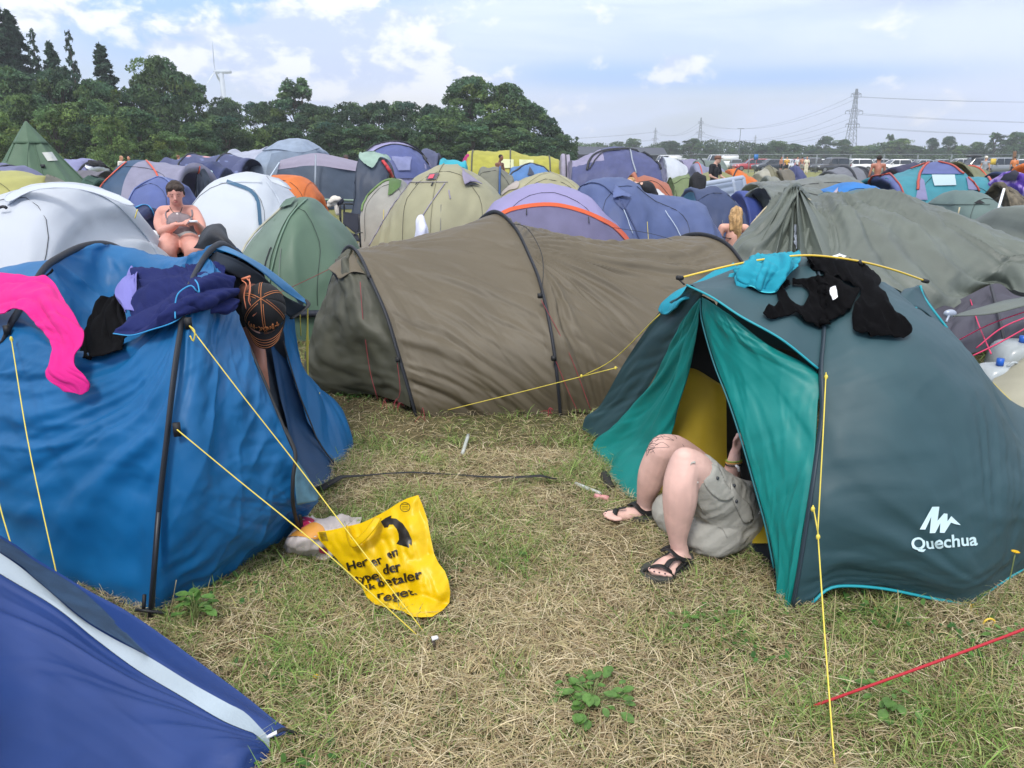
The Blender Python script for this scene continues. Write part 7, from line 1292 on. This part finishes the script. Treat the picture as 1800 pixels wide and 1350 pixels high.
 sandal([(1126,1012),(1130,1003),(1142,997),(1160,990),(1180,978),(1205,975),(1216,983),(1217,998),(1205,1008),(1192,1016),(1182,1026),(1165,1029),(1145,1027),(1133,1021)],.0,.030,[([(1164,968,2.87),(1176,966,2.85),(1190,978,2.83),(1203,985,2.84),(1214,986,2.88)],.013,.3),([(1164,968,2.88),(1180,960,2.93),(1205,966,2.97),(1214,985,2.93)],.013,.3),([(1132,1002,2.80),(1150,995,2.78),(1166,996,2.765),(1180,1006,2.762),(1186,1014,2.775)],.014,.3),([(1170,997,2.77),(1180,985,2.80),(1194,982,2.83)],.012,.3),([(1184,1008,2.77),(1196,996,2.80),(1206,986,2.85)],.010,.3),([(1214,984,2.90),(1217,998,2.92),(1210,1004,2.90)],.012,.35)],'black strappy sandal on the nearer foot')
 sandal([(1060,912),(1066,906),(1090,903),(1115,898),(1140,896),(1156,901),(1158,914),(1145,921),(1125,921),(1105,918),(1080,921),(1065,919)],.0,.030,[([(1106,888,3.36),(1116,886,3.33),(1126,897,3.31),(1138,903,3.31),(1152,900,3.34)],.015,.3),([(1106,888,3.37),(1125,882,3.42),(1148,890,3.44),(1153,903,3.40)],.014,.3),([(1082,900,3.36),(1083,895,3.32),(1080,904,3.27),(1079,914,3.25)],.013,.35),([(1088,894,3.31),(1100,892,3.30)],.010,.3),([(1080,904,3.27),(1084,914,3.25)],.012,.3),([(1150,896,3.38),(1156,908,3.38)],.013,.35)],'black strappy sandal on the farther foot with the toes to the left')
legs()
#  clothes, bags, bottles, ropes, plants
def cloth(name,label,bvh,poly,m,off,amp,freq,seed,ang,thick=.006,fall=3.5,step=6,smooth=6,cat='clothing',parent=None,smoothpoly=True):
 o=decal(name,bvh,poly,m,parent,off,step,smoothpoly,0,amp,freq,seed,fall,ang)
 s_=o.modifiers.new('smooth','SMOOTH');s_.iterations=smooth;s_.factor=.5;s_=o.modifiers.new('thickness','SOLIDIFY');s_.thickness=thick;s_.offset=1
 if label:tag(o,label,cat)
 return o
KN=mat('black_knit','#060608',.95,bump=.25,bscale=60,spec=.08);TW=mat('turquoise_towel','#128aa0',.9,bump=.15,bscale=120);NT=mat('navy_towel','#232a58',.95,bump=.2,bscale=120,spec=.1)
PK=mat('magenta_fleece','#c9197a',.95,bump=.15,bscale=120);LV=mat('lavender_cloth','#6d6cb0',.85,bump=.2,bscale=90)
rows=[[(1296,470,3.62),(1320,452,3.66),(1345,449,3.7),(1372,444,3.72),(1404,447,3.7)],[(1290,470,3.44),(1318,457,3.38),(1345,454,3.36),(1375,452,3.36),(1408,451,3.4)],[(1289,476,3.36),(1312,474,3.27),(1345,468,3.24),(1380,468,3.25),(1407,464,3.32)],[(1292,486,3.32),(1315,490,3.23),(1342,488,3.20),(1375,488,3.22),(1398,478,3.28)],[(1300,498,3.28),(1318,500,3.21),(1342,505,3.19),(1366,502,3.21),(1385,493,3.25)],[(1307,505,3.26),(1322,503,3.21),(1340,513,3.19),(1362,513,3.20),(1372,501,3.24)]]
o,g=patch('turquoise_towel',rows,80,60,TW,None,[dict(ang=0,freq=9,amp=.045,seed=4,fan=(.5,0)),dict(ang=60,freq=13,amp=.030,seed=8,sharp=-1),dict(ang=20,freq=40,amp=.006,seed=9)],'u',.1,thick=.004);tag(o,'turquoise microfibre towel bunched over the yellow tent pole','towel')
tube('hem',np.vstack([g[-1,:-4],g[::-1,-3][:30]]),.003,mat('hem_turquoise','#45c3cf',.7),o,5)
rows=[[(1158,547,3.75),(1170,553,3.62),(1190,540,3.45)],[(1166,532,3.75),(1180,535,3.58),(1200,528,3.42)],[(1190,512,3.7),(1205,520,3.52),(1222,520,3.38)],[(1225,497,3.68),(1236,505,3.5),(1248,508,3.36)],[(1262,474,3.65),(1268,486,3.5),(1276,497,3.38)],[(1290,462,3.6),(1298,474,3.48),(1306,486,3.4)]]
patch('towel_tail',rows,26,60,TW,o,[dict(ang=90,freq=14,amp=.018,seed=5),dict(ang=80,freq=30,amp=.006,seed=6)],'ud',.05,thick=.008)
cloth('black_crop_top','black crop top with a wide round neck opening spread on the slate dome',QRB,[(1390,497),(1420,495),(1447,489),(1508,519),(1496,550),(1462,571),(1438,581),(1413,572),(1393,556),(1353,567),(1338,558),(1344,547),(1358,545),(1367,538),(1364,520),(1368,503),(1386,498),(1388,508),(1377,513),(1382,528),(1393,543),(1407,543),(1418,525),(1417,512),(1408,506),(1391,507)],KN,.010,.013,.16,3,60,.003,3.4,3.4,1,smoothpoly=False)
cloth('black_shirt','black ribbed t-shirt spread from the yellow pole down the slate dome',QRB,[(1411,463),(1425,455),(1440,452),(1470,458),(1506,467),(1522,476),(1545,500),(1538,512),(1549,525),(1562,545),(1595,594),(1545,598),(1505,591),(1497,570),(1500,545),(1510,522),(1480,500),(1450,488),(1433,477),(1418,472)],KN,.014,.016,.15,9,60,.003,3.5,4,1)
cloth('white_care_tag','white garment tag on the black crop top',QRB,[(1461,523),(1467,519),(1471,529),(1474,540),(1467,545),(1463,535)],WHITEP,.045,.004,.2,2,0,.001,3.3,3,0,'tag',smoothpoly=False)
cloth('white_care_tag','white folded garment tag at the collar of the black t-shirt',QRB,[(1455,472),(1465,467),(1478,473),(1476,476),(1466,471),(1458,475)],WHITEP,.06,.003,.2,2,0,.001,3.4,3,0,'tag',smoothpoly=False)
rows=[[(-70,560,3.3),(-70,520,3.42),(-70,478,3.55)],[(0,549,3.2),(0,512,3.36),(0,474,3.55)],[(25,541,3.18),(35,510,3.33),(50,481,3.5)],[(45,549,3.14),(70,520,3.27),(88,486,3.45)],[(64,571,3.08),(95,545,3.10),(124,542,3.15)],[(82,592,3.0),(115,575,3.0),(146,580,3.02)],[(92,612,2.95),(118,607,2.94),(145,604,2.95)],[(90,630,2.91),(110,628,2.90),(131,625,2.91)],[(79,652,2.87),(105,650,2.86),(131,642,2.87)],[(84,668,2.85),(115,665,2.845),(145,657,2.85)],[(103,680,2.845),(128,676,2.84),(154,668,2.84)],[(112,688,2.84),(138,684,2.835),(158,676,2.84)],[(124,690,2.84),(142,694,2.83),(156,686,2.84)]]
o,g=patch('pink_fleece',rows,40,110,PK,None,[dict(ang=88,freq=9,amp=.026,seed=6,sharp=-1),dict(ang=60,freq=16,amp=.012,seed=7,sharp=-1),dict(ang=20,freq=12,amp=.008,seed=9,sharp=-1)],'',.1,thick=.005);tag(o,'bright magenta fleece garment hanging over the left sleeve of the blue tent','clothing')
rows=[[(180,522,3.6),(203,520,3.5),(218,540,3.35)],[(158,542,3.6),(185,555,3.3),(221,571,3.1)],[(146,575,3.4),(180,590,3.15),(216,598,3.0)],[(134,626,3.03),(170,628,2.95),(214,613,2.93)]]
o,g=patch('black_garment',rows,40,40,KN,None,[dict(ang=60,freq=9,amp=.03,seed=2,sharp=-1),dict(ang=100,freq=14,amp=.012,seed=3)],'',.1,thick=.004);tag(o,'black crumpled garment between the pink fleece and the navy towel','clothing')
rows=[[(232,470,3.9),(263,472,3.8),(302,471,3.7),(338,459,3.6),(370,457,3.5),(394,474,3.45)],[(230,492,3.6),(262,492,3.48),(300,490,3.35),(340,480,3.2),(375,478,3.25),(408,492,3.35)],[(228,520,3.4),(258,515,3.25),(298,508,3.12),(335,500,3.0),(375,502,3.1),(415,508,3.25)],[(222,548,3.15),(255,545,3.02),(290,535,2.95),(325,522,2.89),(370,528,3.0),(414,530,3.2)],[(212,572,3.0),(245,568,2.92),(280,558,2.88),(312,540,2.85),(360,543,2.97),(411,544,3.15)],[(200,585,2.97),(232,588,2.90),(268,578,2.85),(304,566,2.82),(340,545,2.93),(391,549,3.1)]]
o,g=patch('navy_towel',rows,130,70,NT,None,[dict(ang=-25,freq=7,amp=.040,seed=15,sharp=-1),dict(ang=-35,freq=15,amp=.016,seed=18,sharp=-1),dict(ang=0,freq=9,amp=.03,seed=17,fan=(.65,.3)),dict(ang=20,freq=40,amp=.004,seed=9)],'u',.1,thick=.004);tag(o,'navy blue towel with a light blue hem draped over the blue tent pole','towel')
tube('hem',g[-1,:88]+W3(0,-.004,-.002),.0028,mat('hem_blue','#2f8fc4',.7),o,5);tube('hem',[P(308,560,2.80),P(308,535,2.84),P(314,515,2.86),P(335,502,2.9),P(344,510,2.9),P(350,514,2.92),P(348,500,2.94),P(343,492,2.98)],.0028,mat('hem_blue','#2f8fc4'),o,5,30)
rows=[[(231,468,3.85),(236,472,3.8),(241,478,3.75)],[(211,495,3.6),(224,497,3.5),(238,498,3.4)],[(204,520,3.45),(220,522,3.35),(238,520,3.25)],[(212,533,3.3),(224,536,3.25),(238,538,3.2)],[(218,546,3.22),(226,547,3.2),(236,545,3.18)]]
o,g=patch('lavender_cloth',rows,40,40,LV,None,[dict(ang=80,freq=12,amp=.02,seed=2,sharp=-1)],'',.1,thick=.004);tag(o,'lavender cloth sticking out at the left of the navy towel','clothing')
cloth('black_sock','small black garment behind the pink fleece',BB,[(24,482),(40,474),(66,474),(64,484),(45,484),(30,492)],KN,.05,.02,.1,12,20,.006,3.7,5,3)
def bag():
 t=thing('carrier_bag','yellow plastic carrier bag with black print standing on the grass','bag',G(700,1075));m=mat('yellow_plastic','#e6c000',.4,bump=.1,bscale=22,transl=.22,crease=.12,spec=.4)
 poly=[(735,870),(742,886),(751,912),(757,945),(763,973),(771,990),(782,1004),(788,1020),(791.5,1040),(790,1059),(779,1072),(760,1084),(740,1085),(725,1084),(707,1074),(680,1068),(658,1062),(645,1050),(636,1032),(622,1018),(607,1000),(590,980),(576,966),(562,950),(555,936),(585,931),(607,926),(636,919),(658,909),(680,897),(700,884),(716,876)]
 v,f=fillpoly(poly,4.0);pv=np.array(poly+[poly[0]],float)
 def ed(q):
  a,b=pv[:-1],pv[1:];ab=b-a;tt=np.clip(((q-a)*ab).sum(1)/(ab**2).sum(1),0,1);return np.min(np.linalg.norm(a+ab*tt[:,None]-q,axis=1))
 A=np.array([(760,1084,1),(735,870,1),(555,936,1)],float);co=np.linalg.solve(A,np.array((2.56,2.80,2.90)))
 F_,B_=[],[]
 for q in v:
  e=ed(q);bul=.055*(1-math.exp(-e/26));x,y=q;D=min(co[0]*x+co[1]*y+co[2],G(x,y,.03)[1])
  w=.012*float(noise(x*.02+y*.035,y*.008-x*.03,0,4))+.006*(1-abs(float(noise(x*.07-y*.02,y*.03,0,6)))*2)+.002*float(noise(x*.2,y*.15,0,9))-.012*math.exp(-((x-632-(y-960)*.45)/7)**2)*(940<y<1060);w*=min(1,e/8)
  F_.append(P(x,y,D-bul+w));b_=P(x,y,D)+W3(0,bul*.9+w*.5,0);b_[2]=max(b_[2],.012);B_.append(b_)
 n=len(v);V=F_+B_;Fc=[tuple(x) for x in f]+[tuple(i+n for i in x)[::-1] for x in f]
 front=newmesh('front_sheet',F_,f,m,t);back=newmesh('back_sheet',B_,f,m,t)
 fb=bvh_of([front]);BP=mat('black_print','#1c170c',.4)
 Z=lambda L:[(540+a/5.62,860+b/5.62) for a,b in L]
 def fillp(name,L,m_,off=.002):return decal(name,fb,L,m_,front,off,5,smoothpoly=False,fall=2.7)
 fillp('printed_arm',Z([(730,320),(770,290),(815,268),(835,260),(828,286),(880,292),(945,340),(1005,425),(1033,495),(1030,550),(1003,580),(950,562),(885,540),(910,500),(905,440),(885,395),(850,350),(812,350),(798,378),(765,382)]),BP)
 T=[]
 K=dict(bold=.006)
 for s_,a,b,h in (('Her',(420,800),(612,745),80),('er',(650,768),(762,720),82),('en',(805,690),(905,655),88),('type,',(492,932),(735,876),90),('der',(770,838),(935,805),96),('ik',(590,1008),(690,990),55),('betaler',(712,978),(1140,880),98),('r',(712,1082),(755,1076),60),('eget.',(765,1120),(1095,1045),86)):
  (x0,y0),(x1,y1)=Z([a])[0],Z([b])[0];T.append(text_px(s_,x0,y0,x1,y1,h/5.62,sub=2,**K))
 mb=MB()
 for q_,a in enumerate((0,.5,-.5)):
  for v_,f_ in T:
   L=[]
   for x,y in v_:l,n_=cast(fb,x+a,y,2.7);L.append(l+n_*(.006+q_*.0005))
   mb.add(L,f_)
 mb.obj('printed_text',BP,front)
 mb=MB();th=np.linspace(0,2*math.pi,25)
 q=[]
 for a in th:l,n_=cast(fb,712.6+8.5*math.cos(a),891.5+8*math.sin(a),2.8);q.append(l+n_*.002)
 mb.tube(q,.0012,4)
 for y in (887,891,895):
  q=[]
  for x in np.linspace(707,718,5):l,n_=cast(fb,x,y,2.8);q.append(l+n_*.002)
  mb.tube(q,.0009,4)
 mb.obj('round_emblem',BP,front)
 mb=MB()
 for k in range(9):
  q=[]
  for x in (561+k*.6,573+k*.5):l,n_=cast(fb,x,936.5+k*1.7,2.85);q.append(l+n_*.002)
  mb.tube(q,.0011,4)
 mb.obj('barcode',BP,front)
 o=tube('handle',[P(664,911,2.77),P(655,925,2.72),P(640,943,2.71),P(624,955,2.72),P(616,953,2.74),P(612,942,2.78),P(609,928,2.84)],.016,mat('yellow_plastic','#dcae06'),t,8,30,flat=.25)
bag()
def flatbag():
 t=thing('plastic_bag','white plastic bag with pink and orange print lying behind the yellow bag','bag',G(570,940));m=mat('white_bag','#cbc2bf',.5,transl=.15,crease=.8)
 rows=[[(497,962,-.02),(530,975,-.01),(562,984,-.01),(580,985,-.01)],[(505,945,-.10),(530,950,-.12),(560,955,-.10),(600,958,-.05)],[(520,925,-.10),(550,928,-.14),(585,930,-.12),(630,925,-.06)],[(535,906,-.05),(560,912,-.08),(600,910,-.08),(636,909,-.03)]]
 g=net(rows,40,30);g=disp(g,(folds(g,30,9,.022,5,.25,-1)+folds(g,100,14,.012,6,.3,-1))*edgefade(g,.03));o=gridobj('sheet',g,m,t,thick=.003);b=bvh_of([o])
 decal('pink_print',b,[(515,925),(530,912),(545,912),(553,918),(535,928),(525,935)],mat('pink_print','#c42a5c',.5),o,.006,5,fall=3);decal('orange_print',b,[(507,945),(525,932),(552,920),(570,932),(560,946),(530,944)],mat('ochre_print','#c58a3a',.5),o,.006,5,fall=3);decal('pink_print',b,[(560,962),(572,963),(576,972),(562,970)],mat('pink_print','#c42a5c'),o,.006,4,fall=3)
flatbag()
def ground_peg():
 a=G(762,1140);t=thing('tent_peg','short pale and black peg holding both yellow guy lines in front','tent peg',a);mb=MB();mb.box(a+W3(.0,0,.015),(.012,.014,.05),.4);mb.obj('shaft',mat('peg_dark','#4b4238',.6),t);mb=MB();mb.box(a+W3(.006,-.002,.044),(.022,.014,.009),.4);mb.obj('head',WHITEP,t)
ground_peg()
CLR=mat('clear_plastic','#cfd6d4',.15,alpha=.65,spec=.6)
o=tube('glow_tube',[G(813,797,.02),G(823,765,.03)],.011,CLR,None,10,6);tag(o,'short clear plastic tube lying in the grass before the olive tent','tube')
t=thing('glow_tube','long clear plastic tube with a pink end near the sandals','tube',G(1040,862));tube('tube',[G(1012,850,.02),G(1056,868,.025)],.010,CLR,t,10,6);tube('end_cap',[G(1045,872,.02),G(1070,876,.02)],.014,mat('pink_plastic','#cf8f92',.4),t,8,5)
o=tube('dark_shoe',[G(1062,832,.02),G(1067,846,.025),G(1074,857,.02)],[.018,.028,.02],mat('shoe_dark','#262423',.8,bump=.4),None,10,10);tag(o,'dark shoe lying under the left door flap of the slate dome','shoe')
def redline():
 t=thing('guy_line','thick red guy line crossing the bottom right corner','rope',G(1415,1248));tube('rope',[G(1413,1247,.012),P(1600,1180,1.96),P(1800,1106,2.02),P(1960,1040,2.1),P(2400,860,2.35)],.0045,mat('red_guy','#b0202f',.55,bump=.4,bscale=400),t,6,40);mb=MB();mb.ell(G(1411,1248,.012),(.010,.008,.008));mb.obj('knot',mat('knot_pale','#a8a394',.6),t)
redline()
def jug(px,py,D,s,label,rz,lie=False):
 c=P(px,py,D);t=thing('water_jug',label,'water jug',(c[0],c[1],0),'collapsible water jugs at the right');m=mat('jug_plastic','#b9c2c6',.25,alpha=.75,spec=.6,bump=.2,bscale=18)
 h=c[2];th=np.linspace(0,2*math.pi,33)[:-1];pw=lambda x:np.sign(x)*np.abs(x)**.42;g=[]
 for k_,ph in enumerate(np.linspace(-math.pi/2,math.pi/2,22)):g.append(np.stack([c[0]+.04+.17*s*pw(np.cos(th))*pw(math.cos(ph)),c[1]+.13*s*pw(np.sin(th))*pw(math.cos(ph)),h/2+h/2*pw(math.sin(ph))+0*th],1))
 g=np.array(g);V=g.reshape(-1,3);V=V+.008*np.stack([noise(V[:,0]*11,V[:,1]*11,V[:,2]*11,q) for q in (1,2,3)],1);newmesh('body',V,gfaces(22,32,0,True),m,t)
 mb=MB();mb.tube([(c[0]+.0,c[1]-.03,h),(c[0],c[1]-.03,h+.045)],.022,12);mb.obj('cap',mat('jug_blue','#1f5fc0',.4),t);tube('handle',[(c[0]+.03,c[1]-.06,h-.0),(c[0]+.06,c[1]-.07,h+.03),(c[0]+.13,c[1]-.05,h+.0)],.008,m,t,6,10)
jug(1752,640,4.75,.9,'crumpled clear water jug with a blue cap, the nearer of two',.2);jug(1792,600,5.0,1.15,'upright clear water jug with a blue cap at the right edge',.1)
def chair():
 D=10.0;t=thing('camping_chair','black folding camping chair behind the green tent','chair',P(617,gy(D),D),None);bk=mat('chair_cloth','#151a2a',.8,bump=.2);fr=mat('chair_frame','#16181d',.4)
 patch('backrest',[[(603,392,9.9),(618,405,9.85),(628,412,9.8)],[(603,384,9.95),(616,392,9.9),(631,398,9.85)],[(604,372,10.0),(616,374,9.98),(631,377,9.95)]],12,14,bk,t,[dict(ang=70,freq=5,amp=.02,seed=3)],thick=.01)
 patch('seat',[[(606,415,9.6),(622,422,9.5),(632,424,9.5)],[(604,400,10.0),(618,410,9.95),(630,414,9.9)]],8,6,bk,t,thick=.01)
 for L in ([(598,386,10.1),(597,360,10.15)],[(605,372,10.0),(605,357,10.0)],[(631,376,9.9),(632,400,9.85),(634,435,9.8)],[(604,372,10),(608,410,9.9),(612,440,9.9)],[(604,430,9.6),(632,405,9.9)]):tube('frame_tube',[P(*a) for a in L],.012,fr,t,6,8)
 tube('armrest',[P(625,412,9.5),P(630,409,9.7),P(636,409,9.95)],.018,fr,t,6,8,flat=.4)
 o=organic('white_hat',[([P(580,358,10.2),P(588,351,10.2),P(596,350,10.2)],[.06,.075,.05],.6),([P(592,362,10.2),P(593,375,10.2)],[.035,.03])],.014,mat('white_lace','#c9c3b9',.9,bump=.6,bscale=60),None,1,noise_=lambda v:.012*noise(v[:,0]*25,v[:,1]*25,v[:,2]*25,3));tag(o,'white lacy sun hat hung on a pole beside the black chair','hat')
 o=tube('dark_bag',[P(597,354,10.2),P(601,358,10.2)],[.06,.05],bk,None,8,4);tag(o,'small dark pouch hanging beside the white hat','bag')
 o=tube('pole',[P(598,356,10.25),P(599,388,10.25),P(600,430,10.2)],.012,fr,None,6,6);tag(o,'dark stick the white hat hangs on','pole')
chair()
o,_=patch('white_towel',[[(727,430,7.9),(735,432,7.8),(744,430,7.78),(754,428,7.85)],[(730,405,7.95),(738,405,7.82),(746,402,7.8),(753,403,7.88)],[(732,388,8.0),(739,386,7.95),(745,388,7.95),(750,394,8.0)],[(737,379,8.05),(740,378,8.05),(743,379,8.05),(745,382,8.05)]],24,30,mat('white_terry','#c6c9dc',.9,bump=.3,bscale=90),None,[dict(ang=85,freq=16,amp=.02,seed=3)],'u',.1,thick=.012);tag(o,'white towel hanging on a stick in front of the beige dome','towel')
o=tube('stick',[P(741,380,8.08),P(741,470,8.05)],.01,SLEEVE,None,6,4);tag(o,'stick holding up the white towel','stick')
o,_=patch('pink_jacket',[[(812,290,37),(820,290,37)],[(815,279,37),(824,276,37)],[(821,271,37),(824,271,37)]],8,10,mat('pink_cloth','#b8357c',.8),None,[dict(ang=60,freq=3,amp=.04,seed=3)],thick=.05);tag(o,'pink jacket hanging at the left end of the lime tunnel tent','clothing')
WEED=mat('weed_leaf',(.11,.23,.05),.5,var=.25,vscale=40,transl=.3,bump=.2,bscale=90);STEM=mat('weed_stem',(.16,.2,.07),.7)
def weed(px,py,label,n=24,rad=.10,ls=.035,h=.05,seed=1,name='broadleaf_weed'):
 r=random.Random(seed);c=G(px,py);t=thing(name,label,'plant',c);mb=MB();sb_=MB()
 for k in range(n):
  a=r.uniform(0,6.28);d=rad*r.uniform(.15,1);hh=h*r.uniform(.4,1.2)*(1.2-d/rad*.5);b=c+W3(d*math.cos(a),d*math.sin(a),hh);sb_.tube([c,c+(b-c)*.5+W3(0,0,hh*.35),b],.0014,4,6)
  l=ls*r.uniform(.6,1.3);dr=W3(math.cos(a),math.sin(a),r.uniform(-.4,.4));dr/=np.linalg.norm(dr);s_=np.cross(dr,W3(0,0,1));s_/=np.linalg.norm(s_);up=np.cross(s_,dr);V=[];
  for q,w in ((0,.05),(.2,.7),(.5,1),(.8,.7),(1,.05)):
   for sx in (-1,0,1):V.append(b+dr*l*q+s_*l*.36*w*sx+up*l*(.12*abs(sx)-.25*(q-.4)**2))
  mb.add(V,gfaces(5,3))
 mb.obj('leaves',WEED,t);sb_.obj('stems',STEM,t)
weed(1040,1240,'largest leafy green weed near the bottom centre',46,.11,.040,.055,3);weed(345,1095,'leafy weed growing between the blue and navy tents',22,.07,.045,.09,4);weed(1010,1225,'small leafy weed touching the largest one',20,.08,.03,.04,9)
weed(1565,1240,'leafy weed below the red guy line',26,.12,.035,.05,6);weed(1240,1100,'low green weed in front of the nearer sandal',24,.13,.028,.03,7);weed(1780,1130,'green weed at the right edge above the red line',24,.12,.03,.04,8);weed(905,990,'small weed right of the yellow bag',14,.08,.03,.03,10)
def flower(px,py,stem_h,label,D=None,seed=1,col='#e2b80c'):
 top=P(px,py,D);b=np.array((top[0]-.03,top[1]+.01,0));t=thing('dandelion',label,'flower',b);tube('stem',[b,(b+top)/2+W3(.015,0,.01),top],.0022,STEM,t,5,10);r=random.Random(seed);mb=MB()
 for k in range(26):a=k*2.4;e=r.uniform(.1,.9);mb.ell(top+W3(.011*math.cos(a)*e,.011*math.sin(a)*e,.004),(.006,.0025,.003),0,6,4,rotm(a))
 mb.obj('petals',mat('petal_yellow',col,.6,transl=.2),t)
flower(557,1190,.06,'single yellow dandelion below the peg',2.15);flower(1785,971,.2,'yellow flower on a tall stem in front of the slate dome at the right',2.45)
flower(540,1232,.05,'half hidden yellow dandelion under the brighter one',2.06,2)
for i,(x,y,D,x2,y2,D2) in enumerate([(1469,1038,2.5,1448,1200,2.1),(1578,1037,2.5,1570,1100,2.4),(310,1020,2.35,282,1110,2.4),(1520,1105,2.05,1500,1280,1.95),(1162,1062,2.35,1120,1180,2.25)]):
 o=tube('dry_grass_stalk',[P(x2,y2,D2)*W3(1,1,0),P((x+x2)/2+5,(y+y2)/2,(D+D2)/2),P(x,y,D)],.0016,mat('dry_stalk','#a39a70',.8),None,4,12);tag(o,['dry stalk in front of the slate dome hem','thin stalk at the middle of the slate dome hem','stalk beside the blue tent front pole','stalk standing near the red guy line','stalk in front of the nearer sandal'][i],'grass stalk')
 #  air
def haze():
 V=[(x,y,z) for x in (-420,700) for y in (-40,1420) for z in (-1.3,95)]
 m=bpy.data.materials.new('haze');m.use_nodes=True;t=m.node_tree;t.nodes.clear();v=N(t,'ShaderNodeVolumePrincipled');v.inputs['Color'].default_value=(.90,.95,1.0,1);v.inputs['Density'].default_value=.0008;v.inputs['Anisotropy'].default_value=.2
 o_=N(t,'ShaderNodeOutputMaterial');LK(t,v.outputs[0],o_.inputs['Volume'])
 o=newmesh('haze',V,[(0,1,3,2),(4,6,7,5),(0,4,5,1),(2,3,7,6),(0,2,6,4),(1,5,7,3)],m,None,False);tag(o,'thin bluish summer haze over the field','haze',kind='stuff')
haze()
